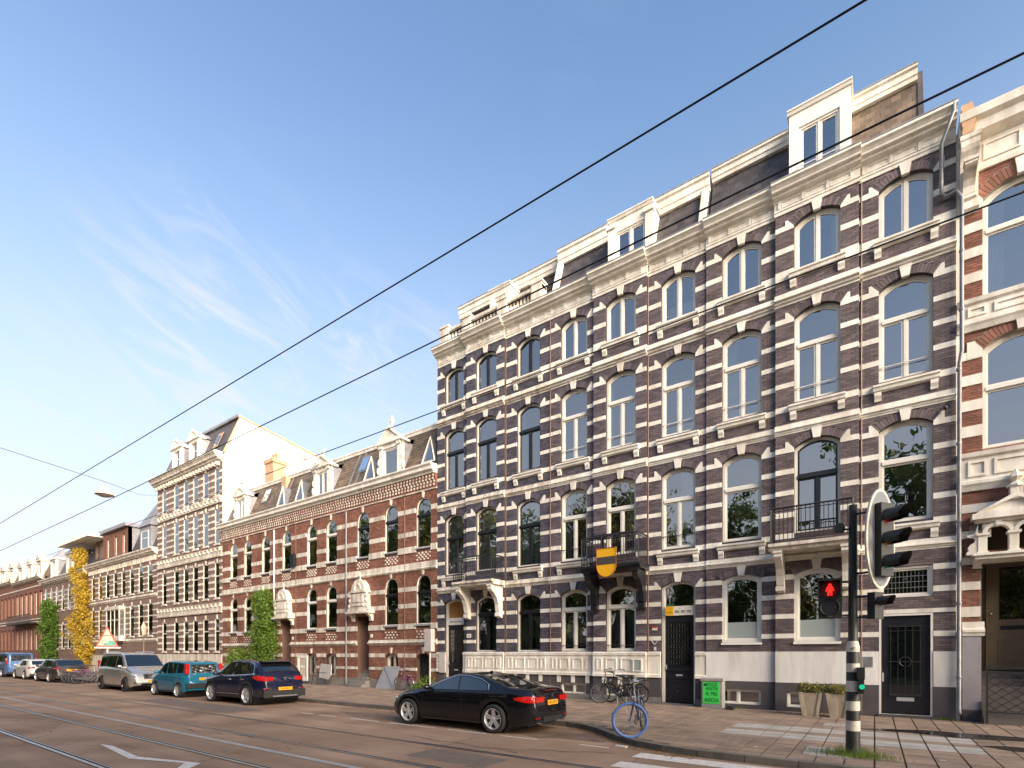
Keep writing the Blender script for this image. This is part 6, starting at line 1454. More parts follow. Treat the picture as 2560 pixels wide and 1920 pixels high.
# dark estate, white hatchback, blue van further off
def simple_car(name, label, X, Y, P, L, W, top, belt, wins, ws, rw, r_, xf, xr, lamps, platez, cat='car', rim=None, face=-1, tumble=.3):
    c = Car(L, W, top, belt, tumble=tumble, r=r_, xf=xf, xr=xr); r = place(name, label, X, Y, face, cat); c.body(r, P, 70); c.wheels(r, rim or M_alloy, 5, True)
    for lo, hi_ in wins: c.side(r, 'side_glass', lo, hi_, M_cglass, off=.008, nu=8, nv=4)
    c.cap(r, 'windscreen', *ws, M_cglass, .9); c.cap(r, 'rear_window', *rw, M_cglass, .86)
    for sg in (1, -1):
        x, y, z, a, b, d = lamps; MB().ell((x, sg * y, z), (a, b, d)).build('tail_lamp', M_tail, r, smooth=.9); MB().ell((L / 2 - .22, sg * (W / 2 - .25), .72), (.18, .16, .07)).build('head_lamp', M_head, r)
    MB().box(-L / 2 - .02, -L / 2 + .08, -W / 2 + .15, W / 2 - .15, .28, .42).build('rear_bumper', M_plas, r)
    if platez: MB().box(-L / 2 - .02, -L / 2 + .02, -.26, .26, platez - .055, platez + .055).build('number_plate', M_plate, r)
    mirror_(c, r, ws[1] - .2, top[-5][1] + .04 if False else 1.0, P); return r
est_top = [(-2.35, .5), (-2.34, .95), (-2.25, 1.06), (-1.95, 1.42), (-1.7, 1.48), (-.4, 1.52), (.2, 1.49), (.55, 1.36), (1.12, 1.03), (1.6, .95), (2.1, .84), (2.28, .66), (2.35, .45)]
simple_car('dark_estate_car', 'dark grey estate car with sloping rear window, left of the parked bicycles', -44.4, 10.65, P_gry, 4.7, 1.84, est_top, [(-2.35, .95), (-.5, .98), (1.1, .93), (2.35, .6)], [([(-1.75, 1.05), (-.95, 1.02)], [(-1.6, 1.36), (-.9, 1.41)]), ([(-.88, 1.02), (-.05, .99)], [(-.84, 1.42), (-.03, 1.43)]), ([(.03, .99), (.88, .97)], [(.05, 1.43), (.4, 1.34), (.84, 1.0)])], (.55, 1.1), (-2.22, -1.97), .34, 1.45, -1.40, (-2.2, .66, .90, .16, .22, .06), .80)
hat_top = [(-2.1, .5), (-2.09, .88), (-2.02, 1.02), (-1.75, 1.36), (-1.5, 1.43), (-.4, 1.47), (.2, 1.44), (.5, 1.33), (1.05, 1.0), (1.45, .93), (1.85, .82), (2.04, .64), (2.1, .45)]
simple_car('white_hatchback', 'pearl white hatchback with its red lamps showing, between dark estate and blue van', -50.6, 10.72, P_wht, 4.2, 1.78, hat_top, [(-2.1, .92), (-.4, .96), (1.0, .91), (2.1, .58)], [([(-1.35, 1.04), (-.75, 1.0)], [(-1.2, 1.30), (-.72, 1.36)]), ([(-.68, 1.0), (.02, .97)], [(-.66, 1.36), (.04, 1.38)]), ([(.1, .97), (.8, .95)], [(.12, 1.38), (.4, 1.29), (.78, .98)])], (.5, 1.03), (-1.99, -1.77), .32, 1.3, -1.28, (-1.98, .62, .86, .16, .22, .08), None)
van_top = [(-2.5, .5), (-2.49, 1.15), (-2.44, 1.65), (-2.32, 1.88), (-1.5, 1.94), (.5, 1.93), (.95, 1.83), (1.5, 1.24), (1.9, 1.1), (2.3, .95), (2.45, .75), (2.5, .45)]
simple_car('blue_van', 'light blue van seen from behind at the left edge', -57.6, 10.85, P_lbl, 5.0, 1.95, van_top, [(-2.5, 1.1), (0, 1.1), (1.4, 1.04), (2.5, .6)], [([(-2.2, 1.2), (-1.0, 1.2)], [(-2.15, 1.7), (-1.0, 1.72)]), ([(-.92, 1.2), (.2, 1.18)], [(-.92, 1.72), (.2, 1.72)]), ([(.3, 1.17), (1.2, 1.12)], [(.3, 1.72), (.8, 1.68), (1.18, 1.2)])], (.97, 1.48), (-2.46, -2.36), .34, 1.6, -1.55, (-2.42, .86, 1.25, .07, .06, .28), None, 'van', tumble=.16)
# ---------------------------------------------------------------- bicycles
def bicycle(name, label, X, Y, rz, lean=0.0, frame=None, tyre=None, steer=0.0, group=None, z=PAV, low=False, bag=False, s=1.0, detail=True):
    frame = frame or M_blk; tyre = tyre or M_rubber
    t = thing(name, label, 'bicycle', (X, Y, z), group=group, world=False); t.rotation_euler = (lean, 0, rz); t.scale = (s, s, s)
    R = .345; n = 28 if detail else 18; tw = .028 if isinstance(tyre, tuple) else .020
    def wheel(x, st, tm, nm):
        cs, sn = cos(st), sin(st); pv = .43 if x > 0 else x; tr_ = x - pv
        P = lambda u, v, w=0.0: (pv + (u + tr_) * cs - w * sn, (u + tr_) * sn + w * cs, R + v)
        w = MB().tube([P((R - .018) * cos(2 * pi * i / n), (R - .018) * sin(2 * pi * i / n)) for i in range(n)], tw if x > 0 else .02, 7, closed=True).build(nm, tm, t, smooth=9)
        MB().tube([P((R - .042) * cos(2 * pi * i / n), (R - .042) * sin(2 * pi * i / n)) for i in range(n)], .009, 5, closed=True).build('rim', M_zinc, w, smooth=9)
        q = MB()
        for i in range(20 if detail else 10):
            a = 2 * pi * i / (20 if detail else 10); q.tube([P(.02 * cos(a + 1), .02 * sin(a + 1), .03 * (-1) ** i), P((R - .045) * cos(a), (R - .045) * sin(a))], .0032, 3)
        q.tube([P(0, 0, -.05), P(0, 0, .05)], .018, 8); q.build('spokes', M_zinc, w)
        g = MB(); k = 12
        for i in range(k):
            a0, a1 = pi * (.12 + .83 * i / k), pi * (.12 + .83 * (i + 1) / k)
            g.add([P((R + .02) * cos(a0), (R + .02) * sin(a0), -.025), P((R + .02) * cos(a0), (R + .02) * sin(a0), .025), P((R + .02) * cos(a1), (R + .02) * sin(a1), .025), P((R + .02) * cos(a1), (R + .02) * sin(a1), -.025)], [(0, 1, 2, 3)])
        g.build('mudguard', frame, t)
        return P
    Pf = wheel(.54, steer, tyre if not isinstance(tyre, tuple) else tyre[0], 'front_wheel'); wheel(-.54, 0, tyre if not isinstance(tyre, tuple) else tyre[1], 'rear_wheel')
    bb = (-.07, 0, .29); st = (-.24, 0, .80); hd = (.33, 0, .84); hb = (.37, 0, .70); f = MB()
    f.tube([st, bb], .016, 7)
    if low: f.tube([hb, (.16, 0, .50), (.02, 0, .40), (-.02, 0, .36), bb], .017, 7); f.tube([(.345, 0, .80), (.14, 0, .58), (.0, 0, .47), (-.14, 0, .50)], .013, 7)
    else: f.tube([hb, bb], .018, 7); f.tube([hd, (-.22, 0, .76)], .015, 7)
    f.tube([hd, hb], .022, 8)
    for sy in (-.055, .055): f.tube([bb, (-.54, sy, R)], .010, 6); f.tube([st, (-.54, sy, R)], .009, 6)
    f.build('frame', frame, t, smooth=.9)
    fk = MB(); cs, sn = cos(steer), sin(steer)
    for sy in (-.05, .05): fk.tube([hb, Pf(-.10, .34, sy), Pf(0, 0, sy)], .011, 6)
    fk.build('fork', frame, t)
    hbq = MB(); top = (.30, 0, 1.05); hbq.tube([hd, (.31, 0, .98), top], .013, 6)
    def H(u, v, w): return (.30 + u * cs - v * sn, u * sn + v * cs, w)
    hbq.tube([H(-.22, -.29, 1.10), H(-.10, -.29, 1.12), H(.03, -.20, 1.10), H(.06, 0, 1.05), H(.03, .20, 1.10), H(-.10, .29, 1.12), H(-.22, .29, 1.10)], .011, 6)
    hl = hbq.build('handlebar', M_chrome if not bag else M_blk, t, smooth=.9)
    for sg in (-1, 1): MB().tube([H(-.24, sg * .29, 1.10), H(-.11, sg * .29, 1.12)], .016, 7).build('grip', M_rubber, hl)
    MB().tube([(-.24, 0, .80), (-.27, 0, .92)], .013, 6).build('seat_post', M_chrome, t)
    q = MB().ell((-.30, 0, .95), (.14, .085, .035)).ell((-.16, 0, .955), (.12, .035, .025)); q.build('saddle', M_rubber, t, smooth=.9)
    q = MB().box(-.72, -.30, -.06, .06, .725, .74).tube([(-.70, -.05, .73), (-.54, -.055, R)], .006, 4).tube([(-.70, .05, .73), (-.54, .055, R)], .006, 4); q.build('carrier', frame, t)
    q = MB().lathe([(.001, -.065), (.085, -.065), (.085, -.055), (.001, -.055)], 16, (bb[0], 0, bb[2]), 'y'); q.tube([(bb[0], -.09, bb[2]), (bb[0] + .12, -.09, bb[2] - .12)], .009, 5).tube([(bb[0], .09, bb[2]), (bb[0] - .12, .09, bb[2] + .12)], .009, 5)
    q.box(bb[0] + .07, bb[0] + .17, -.17, -.09, bb[2] - .13, bb[2] - .11).box(bb[0] - .17, bb[0] - .07, .09, .17, bb[2] + .11, bb[2] + .13); q.build('crank', M_zinc, t)
    MB().prism([(-.60, R - .05), (-.60, R + .05), (-.05, .39), (.03, .31), (-.02, .20), (-.1, .20)], -.075, -.06, 'xz').build('chain_case', M_blk, t)
    MB().tube([(-.1, .06, .27), (-.16, .17, .03)], .009, 5).build('kickstand', M_zinc, t)
    MB().ell((.44, 0, .78), (.035, .03, .035)).build('lamp', M_chrome, t)
    return t
P_bwh = paint('blue_tyre', (.10, .20, .52)); M_btyre = mat('blue_tyre_rubber', (.05, .115, .33), .6); P_bf = paint('dark_blue_frame', (.03, .045, .09)); P_pink = paint('faded_purple_frame', (.18, .05, .12))
bicycle('bicycle', 'city bicycle with a bright blue front tyre standing at the kerb', -4.10, 10.55, radians(-76), radians(4), P_bf, (M_btyre, M_rubber), steer=radians(-72), low=True, group='parked bicycles', s=1.06)
bicycle('bicycle', 'black bicycle in front, leaning by the white panelled plinth', -7.30, 16.55, radians(178), radians(-8), M_blk, steer=radians(28), low=True, group='parked bicycles', bag=True, s=1.04)
bicycle('bicycle', 'black bicycle nearest the wall, behind the leaning one at the panelled plinth', -7.15, 16.95, radians(181), radians(-10), M_blk, steer=radians(-12), group='parked bicycles', bag=True, s=1.03)
bicycle('bicycle', 'purple-pink bicycle leaning by the grey board at the red house', -17.75, 16.75, radians(158), radians(-10), P_pink, steer=radians(45), low=True, group='parked bicycles')
rr = random.Random(4)
order = ['leftmost', 'second', 'third', 'fourth', 'fifth', 'sixth', 'seventh', 'eighth', 'rightmost']
for i in range(9):
    bicycle('bicycle', f'{order[i]} bicycle in the dense rack between estate car and silver van', -42.9 + i * .42, 10.85 + rr.uniform(-.1, .1), radians(80 + rr.uniform(-14, 14)), radians(rr.uniform(-6, 6)), rr.choice([M_blk, M_zinc, P_pink, P_bf]), steer=radians(rr.uniform(-20, 20)), group='bicycles in the rack', z=.002, detail=False, low=bool(i % 2))
# island kerb under the rack
MB().prism([(-42.4, 10.2), (-37.0, 10.2), (-36.6, 10.6), (-36.6, 11.44), (-42.4, 11.44)], .0, .10, 'xy').build('kerb_island', M_curb, kp) if False else None

# ---------------------------------------------------------------- traffic signal
PX, PY = -.30, 10.43
TS = thing('traffic_signal', 'black and white banded traffic signal pole with oval backboard', 'traffic light', (PX, PY, PAV))
M_sig = mat('signal_black', (.022, .024, .022), .5, var=.25, scale=6); M_pw = mat('signal_white_band', (.62, .57, .48), .6, var=.22, scale=9); M_sback = mat('backboard_grey', (.17, .185, .20), .5)
MB().lathe([(.001, PAV), (.11, PAV), (.105, PAV + .25), (.095, 1.95), (.07, 2.02), (.062, 4.36), (.001, 4.37)], 20, (PX, PY, 0)).build('pole', M_sig, TS, smooth=.7)
for z0, z1 in ((.86, 1.10), (1.30, 1.52), (1.72, 1.95)): pass
for z0, z1 in ((.55, .72), (.89, 1.05), (1.21, 1.39), (1.54, 1.72)): MB().lathe([(.111 - .0085 * z0, z0), (.111 - .0085 * z1, z1)], 20, (PX, PY, 0)).build('white_band', M_pw, TS, smooth=.7)
MB().lathe([(.0985, 1.88), (.0975, 1.96), (.074, 2.06)], 20, (PX, PY, 0)).build('white_band', M_pw, TS, smooth=.7)
# main head: facing right towards oncoming traffic, on an oval board
HX, HY = .06, PY - .10
# normal of the signal face in plan: turned from -Y towards +X
nx, ny = sin(radians(54)), -cos(radians(54)); tx, ty = -ny, nx
def HF(u, v, w): return (HX + tx * u + nx * w, HY + ty * u + ny * w, v)
def obox(u0, u1, v0, v1, w0, w1): return MB().add([HF(u0, v0, w0), HF(u1, v0, w0), HF(u1, v1, w0), HF(u0, v1, w0), HF(u0, v0, w1), HF(u1, v0, w1), HF(u1, v1, w1), HF(u0, v1, w1)], [(0, 1, 2, 3), (4, 5, 6, 7), (0, 1, 5, 4), (1, 2, 6, 5), (2, 3, 7, 6), (3, 0, 4, 7)])
N = 40; ov = lambda s: [(.33 * s * cos(2 * pi * i / N), 3.72 + .82 * sin(2 * pi * i / N) * (1 if s > .99 else (.82 - .33 * (1 - s)) / .82)) for i in range(N)]
b = MB(); o1 = ov(1.0); b.add([HF(u, v, 0) for u, v in o1] + [HF(u, v, .03) for u, v in o1], [tuple(range(N)), tuple(range(N, 2 * N))] + [(i, (i + 1) % N, N + (i + 1) % N, N + i) for i in range(N)])
bb_ = b.build('backboard', M_pw, TS)
i1 = ov(.86); b = MB(); b.add([HF(u, v, .034) for u, v in i1], [tuple(range(N))]); b.build('backboard_face', M_sback, bb_); b = MB(); b.add([HF(u, v, -.004) for u, v in i1], [tuple(range(N))]); b.build('backboard_rear', M_sback, bb_)
hd_ = obox(-.14, .14, 3.10, 4.28, .03, .14).build('signal_head', M_sig, TS)
def visor(root, c, n0, r=.125, L=.34, HFn=None):
    q = MB(); k = 20; rows = []
    for j in range(5):
        d = L * j / 4; row = []
        for i in range(k + 1):
            a = radians(-35) + radians(250) * i / k; dd = d * (1.0 if sin(a) > -.1 else .62) * (0.72 + .28 * max(0, sin(a)))
            row.append(HFn(r * cos(a), c + r * sin(a), n0 + dd - .01 * j * 0))
        rows.append(row)
    q.grid(rows); rows2 = [[HFn((r - .008) * cos(radians(-35) + radians(250) * i / k), c + (r - .008) * sin(radians(-35) + radians(250) * i / k), n0 + .0 + L * j / 4 * (.72 + .28 * max(0, sin(radians(-35) + radians(250) * i / k)))) for i in range(k + 1)] for j in range(5)]
    q.grid(rows2); return q.build('visor', M_sig, root, smooth=.8)
M_lr = mat('red_lens', (.16, .012, .01), .15, coat=1.0); M_la = mat('amber_lens', (.14, .07, .01), .15, coat=1.0); M_lgn = mat('green_lens', (.01, .08, .05), .15, coat=1.0)
for z, lm in ((4.06, M_lr), (3.69, M_la), (3.32, M_lgn)):
    visor(hd_, z, .14, HFn=HF); q = MB(); q.add([HF(.118 * cos(2 * pi * i / 20), z + .118 * sin(2 * pi * i / 20), .144) for i in range(20)], [tuple(range(20))]); q.build('lens', lm, hd_)
q = MB().tube([(PX, PY, 4.2), HF(0, 4.2, -.02)], .02, 6).tube([(PX, PY, 3.2), HF(0, 3.2, -.02)], .02, 6); q.build('mounting_arm', M_sig, TS)
LX = HX + .02
def HF2(u, v, w): return HF(u + .02, v, w - .06)
lr_ = MB(); lr_.add([HF2(u, v, w) for w in (-.08, .05) for u, v in ((-.10, 2.42), (.10, 2.42), (.10, 2.86), (-.10, 2.86))], [(0, 1, 2, 3), (4, 5, 6, 7), (0, 1, 5, 4), (1, 2, 6, 5), (2, 3, 7, 6), (3, 0, 4, 7)])
LRo = lr_.build('repeater_head', M_sig, TS); visor(LRo, 2.70, .05, r=.09, L=.24, HFn=HF2); q = MB().tube([(PX, PY, 2.8), HF2(-.05, 2.8, -.02)], .02, 6).tube([(PX, PY, 2.46), HF2(-.05, 2.46, -.02)], .02, 6); q.build('mounting_arm', M_sig, TS)
# pedestrian lamp on the left, facing the viewer
qx = PX - .32; qy = PY - .12
pb = MB().box(qx - .17, qx + .17, qy - .06, qy + .12, 2.4500, 3.0980); ph = pb.build('pedestrian_signal', M_sig, TS)
MB().box(qx - .175, qx + .175, qy - .20, qy - .06, 3.0818, 3.1061).box(qx - .175, qx - .155, qy - .18, qy - .06, 2.8226, 3.0818).box(qx + .155, qx + .175, qy - .18, qy - .06, 2.8226, 3.0818).build('hood', M_sig, ph)
MB().lathe([(.001, -.072), (.14, -.072), (.14, -.06)], 24, (qx, qy, 2.9360), 'y').build('lens', mat('dark_red_lens', (.012, .001, .001), .5, emit=(1, .01, .005), estr=.008), ph)
MB().lathe([(.125, -.062), (.14, -.085), (.15, -.062)], 24, (qx, qy, 2.6363), 'y').lathe([(.001, -.064), (.125, -.064)], 24, (qx, qy, 2.6363), 'y').build('dark_lens', M_plas, ph)
fig = MB(); y = qy - .078
fig.lathe([(.001, 0), (.026, 0), (.026, .006), (.001, .006)], 12, (qx, y - .004, 3.0130), 'y')
fig.prism([(qx - .042, 2.9887), (qx + .042, 2.9887), (qx + .066, 2.9117), (qx + .050, 2.9036), (qx + .036, 2.9522), (qx + .034, 2.8631), (qx + .04, 2.8510), (qx + .038, 2.8348), (qx + .006, 2.8348), (qx + .006, 2.8915), (qx - .006, 2.8915), (qx - .006, 2.8348), (qx - .038, 2.8348), (qx - .04, 2.8510), (qx - .034, 2.8631), (qx - .036, 2.9522), (qx - .050, 2.9036), (qx - .066, 2.9117)], y - .004, y + .004)
fig.build('red_standing_figure', mat('lit_red_led', (1, .03, .02), .4, emit=(1.0, .02, .012), estr=.55), ph)
text_part('BERI', .035, mat('pale_ink', (.6, .6, .6), .5), ph, (qx, qy - .0625, 2.4865), FRONT)
q = MB().tube([(PX, PY, 3.0656), (qx + .1, qy + .03, 3.0656)], .02, 6).tube([(PX, PY, 2.4986), (qx + .1, qy + .03, 2.4986)], .02, 6); q.build('mounting_arm', M_sig, TS)
MB().lathe([(.001, 0), (.07, 0), (.085, .05), (.085, .16), (.06, .2), (.001, .2)], 14, (PX - .19, PY - .16, 3.98), 'y').tube([(PX - .19, PY, 3.98), (PX, PY, 3.95)], .018, 6).build('detector_camera', M_sig, TS, smooth=.8)
q = MB().box(PX + .06, PX + .17, PY - .16, PY - .04, 1.42, 1.62).build('push_button_box', M_sig, TS); MB().lathe([(.001, -.01), (.05, -.01), (.055, .02), (.05, .03)], 16, (PX + .13, PY - .17, 1.30), 'y').build('button_ring', M_sig, q); MB().lathe([(.001, -.014), (.042, -.014), (.042, -.01)], 16, (PX + .13, PY - .17, 1.30), 'y').build('lit_button', mat('lit_green', (.02, .5, .3), .4, emit=(.01, .5, .25), estr=.2), q)
MB().box(PX + .08, PX + .16, PY - .15, PY - .05, 1.18, 1.42).build('button_stem', M_sig, q)
text_part('47', .07, M_ink, TS, (PX, PY - .102, 1.93), FRONT)

# ---------------------------------------------------------------- things along the fronts
def planter(label, x, seed):
    t = thing('planter', label, 'planter', (x, 16.55, PAV), group='concrete planters by the wall'); M_c = MATS.get('planter_concrete') or mat('planter_concrete', (.40, .34, .26), .85, var=.35, scale=5, bump=.4, bscale=40, col2=(.26, .22, .15), streak=True)
    b, tp, h = .17, .27, .64; q = MB(); y = 16.55
    q.add([(x - b, y - b, PAV), (x + b, y - b, PAV), (x + b, y + b, PAV), (x - b, y + b, PAV), (x - tp, y - tp, PAV + h), (x + tp, y - tp, PAV + h), (x + tp, y + tp, PAV + h), (x - tp, y + tp, PAV + h)], [(0, 1, 5, 4), (1, 2, 6, 5), (2, 3, 7, 6), (3, 0, 4, 7), (4, 5, 6, 7)])
    body = q.build('pot', M_c, t); e = .02
    for sx in (-1, 1):
        for sy in (-1, 1):
            q = MB(); f = lambda r, zz, ox, oy: (x + sx * (r + ox), y + sy * (r + oy), zz)
            q.add([f(b, PAV, e, e), f(b, PAV, -.06, e), f(b, PAV, -.06, -.06), f(b, PAV, e, -.06), f(tp, PAV + h + .02, e, e), f(tp, PAV + h + .02, -.06, e), f(tp, PAV + h + .02, -.06, -.06), f(tp, PAV + h + .02, e, -.06)], [(0, 1, 5, 4), (1, 2, 6, 5), (2, 3, 7, 6), (3, 0, 4, 7), (4, 5, 6, 7)]); q.build('corner_rib', M_c, t)
    r = random.Random(seed); pts = []
    for i in range(40):
        a, u = r.uniform(0, 6.28), sqrt(r.random()) * .31; c = (x + u * cos(a), y + u * sin(a), PAV + h + .10 + r.uniform(-.06, .15) - u * .2); pts += [(c[0] + r.gauss(0, .05), c[1] + r.gauss(0, .05), c[2] + r.gauss(0, .04)) for _ in range(50)]
    q = MB(); leaves(q, pts, .018, .034, r, .5); q.build('foliage', MATS.get('box_leaf') or leafmat('box_leaf', (.07, .09, .02), (.30, .26, .07)), t, recalc=False); return t
planter('tapered concrete planter with clipped box, the left of the two', -1.45, 1); planter('tapered concrete planter with clipped box, the right one next to the signal pole', -.80, 2)
UB = thing('utility_box', 'grey street cabinet with a green poster beside the dark door', 'utility box', (-4.22, 17.15, PAV)); M_cab = mat('cabinet_grey', (.27, .26, .25), .7, var=.3, scale=5)
MB().box(-4.54, -3.92, 17.0, 17.42, PAV, .98).build('cabinet', M_cab, UB); MB().box(-4.58, -3.88, 16.97, 17.44, .98, 1.06).build('cabinet_lid', M_cab, UB)
ps = MB().box(-4.50, -3.99, 16.988, 16.998, .26, .95).build('poster', mat('green_poster', (.045, .62, .085), .5, var=.12, scale=6), UB)
M_pi = mat('poster_ink', (.004, .07, .018), .6)
for s_, z, sz in (('BOOS', .87, .15), ('ANTE', .735, .18), ('R PRI', .565, .19), ('AEKSA', .37, .19)): text_part(s_, sz, M_pi, ps, (-4.225, 16.986, z), FRONT, sx=.82)
MB().lathe([(.001, 0), (.04, 0), (.04, .004)], 16, (-4.43, 16.984, .86), 'y').build('poster_dot', M_ink, ps)
tag(MB().box(-3.75, -3.55, 16.75, 17.05, PAV, PAV + .09).box(-3.72, -3.58, 16.78, 17.02, PAV + .09, PAV + .11).build('shoe_scraper', M_iron), 'black iron boot scraper on the pavement right of the green poster', 'boot scraper')
# yellow shield sign on the middle balcony
SG = thing('shield_sign', 'yellow shield with a dark stripe hung on the black balcony', 'sign', (-7.58, Y0 - 1.12, 4.9)); M_yel = mat('sign_yellow', (.72, .38, .006), .45)
sx, sy = -7.58, Y0 - 1.16
shp = lambda k: [(sx - .36 * k, 5.50 - .0 + .0), (sx + .36 * k, 5.50), (sx + .36 * k, 4.90)] + [(sx + .36 * k * cos(pi * i / 12), 4.90 - .40 * sin(pi * i / 12)) for i in range(1, 12)] + [(sx - .36 * k, 4.90)]
MB().prism(shp(1.0), sy, sy + .035).build('panel', M_yel, SG); MB().box(sx - .362, sx + .362, sy - .004, sy + .039, 4.93, 5.20).build('stripe', mat('sign_stripe', (.06, .05, .045), .5), SG)
q = MB(); pl = [(a, b + 0) for a, b in shp(1.0)]; q.tube([(a, sy - .006, b) for a, b in pl], .014, 5, closed=True); q.build('edge', mat('sign_red_edge', (.30, .06, .01), .5), SG)
MB().tube([(sx - .2, sy + .02, 5.5), (sx - .2, sy + .05, 5.95)], .015, 5).tube([(sx + .2, sy + .02, 5.5), (sx + .2, sy + .05, 5.95)], .015, 5).build('hanger', M_iron, SG)
TB = MB().box(-8.2, -6.95, Y0 - .95, Y0 - .45, 5.96, 6.04).box(-7.98, -7.90, Y0 - .75, Y0 - .65, 4.96, 5.96); tag(TB.build('balcony_table', M_door), 'dark folding table standing on the black balcony', 'table')
# yellow letting board over the middle door
LB = thing('letting_board', 'small yellow board with green top over the dark door', 'sign', (-5.75, Y0 - .02, 3.2))
MB().box(-5.88, -5.62, Y0 - .03, Y0 - .015, 3.16, 3.46).build('panel', M_yel, LB); MB().box(-5.87, -5.61, Y0 - .034, Y0 - .012, 3.47, 3.55).build('top_plate', mat('sign_green', (.03, .10, .03), .5), LB); text_part('TE KOOP', .05, mat('dark_red_ink', (.25, .05, .01), .6), LB, (-5.75, Y0 - .032, 3.26), FRONT)
MB().tube([(-5.75, Y0 - .02, 3.55), (-5.70, Y0 - .03, 4.05), (-5.6, Y0 - .06, 4.5)], .006, 4).build('cord', M_zinc, LB)
tag(MB().box(-6.36, -6.18, Y0 - .03, Y0 - .012, 2.66, 2.80).build('red_white_plate', mat('plate_white', (.6, .55, .52), .5)), 'small red and white plate on the dark pier left of the door', 'plate')
MB().box(-6.36, -6.18, Y0 - .034, Y0 - .028, 2.74, 2.80).build('red_strip', mat('plate_red', (.42, .03, .025), .5), bpy.data.objects['red_white_plate'])
q = MB(); q.tube([(-6.38, Y0 - .03, 2.30), (-6.27, Y0 - .03, 2.16), (-6.16, Y0 - .03, 2.30)], .012, 5).box(-6.30, -6.22, Y0 - .03, Y0 - .015, 1.96, 2.08).ell((-6.38, Y0 - .03, 2.31), (.03, .01, .02)).ell((-6.16, Y0 - .03, 2.31), (.03, .01, .02)); tag(q.build('wall_sticker', MATS['plate_white']), 'small white crossed emblem on the dark pier by the door', 'emblem')
q = MB().ring([(-7.0, 1.22), (-6.66, 1.22), (-6.66, 1.66), (-7.0, 1.66)], [(-6.96, 1.26), (-6.70, 1.26), (-6.70, 1.62), (-6.96, 1.62)], Y0 - .23, Y0 - .19); o = q.build('vent_window', M_wfr); tag(o, 'small square frosted vent set in the panelled plinth', 'vent'); MB().box(-6.96, -6.70, Y0 - .212, Y0 - .195, 1.26, 1.62).build('pane', M_frost, o)
# grey meter cabinet on its post at the corner of the dark terrace
MC = thing('meter_cabinet', 'tall pale grey cabinet on a post before the blue-black corner', 'cabinet', (-16.55, Y0 - .5, PAV)); M_pg = mat('pale_grey_paint', (.46, .43, .41), .6, var=.2, scale=4)
MB().box(-16.85, -16.45, Y0 - .62, Y0 - .36, 1.95, 2.98).build('cabinet', M_pg, MC); MB().box(-16.42, -16.06, Y0 - .12, Y0 - .02, .98, 1.92).build('lower_panel', M_pg, MC); MB().tube([(-16.62, Y0 - .5, PAV), (-16.62, Y0 - .5, 1.95)], .04, 8).build('post', M_pg, MC)
# leaning boards
q = MB().add([(-20.35, 17.02, PAV), (-18.90, 16.92, PAV), (-18.95, 17.32, 1.22), (-20.10, 17.38, 1.22), (-20.30, 17.38, .9), (-20.35, 17.05, PAV), (-18.90, 16.95, PAV), (-18.95, 17.35, 1.22), (-20.10, 17.41, 1.22), (-20.30, 17.41, .9)], [(0, 1, 2, 3, 4), (9, 8, 7, 6, 5), (0, 1, 6, 5), (1, 2, 7, 6), (2, 3, 8, 7), (3, 4, 9, 8), (4, 0, 5, 9)])
tag(q.build('leaning_board', mat('grey_board', (.27, .28, .30), .6, var=.1)), 'large plain grey board leaning on the red house', 'board')
q = MB(); q.prism([(-25.0, .55), (-24.2, .45), (-23.95, .7), (-23.9, 1.25), (-24.9, 1.3)], Y0 - .55, Y0 - .50); o = q.build('broken_tile_panel', M_pg); tag(o, 'broken pale tiled panel propped under the barred basement window', 'panel')
for i in range(4): MB().box(-24.95 + i * .25, -24.94 + i * .25, Y0 - .556, Y0 - .55, .56, 1.26).build('joint', M_lead, o)
q = MB().ring([(-27.3, .3), (-26.3, .3), (-26.3, 1.75), (-27.3, 1.75)], [(-27.15, .5), (-26.45, .5), (-26.45, 1.6), (-27.15, 1.6)], Y0 - .42, Y0 - .36)
for i in range(6): q.box(-27.1 + i * .12, -27.085 + i * .12, Y0 - .40, Y0 - .38, .5, 1.6)
o = q.build('area_gate', M_wfr); tag(o, 'white barred gate standing before the basement of the red house', 'gate')
for i in range(2): tag(MB().tube([(-25.7 + i * .5, Y0 - .55, PAV), (-25.3 + i * .5, Y0 - .55, 1.5), (-24.6 + i * .4, Y0 - .5, 1.6)], .02, 5).tube([(-25.5 + i * .5, Y0 - .55, .8), (-24.7 + i * .4, Y0 - .55, .8)], .015, 5).tube([(-24.6 + i * .4, Y0 - .5, 1.6), (-24.5 + i * .4, Y0 - .5, PAV)], .015, 5).build('iron_railing', M_iron), ('bent iron railing left of the broken tile panel', 'bent iron railing right beside the broken tile panel')[i], 'railing')
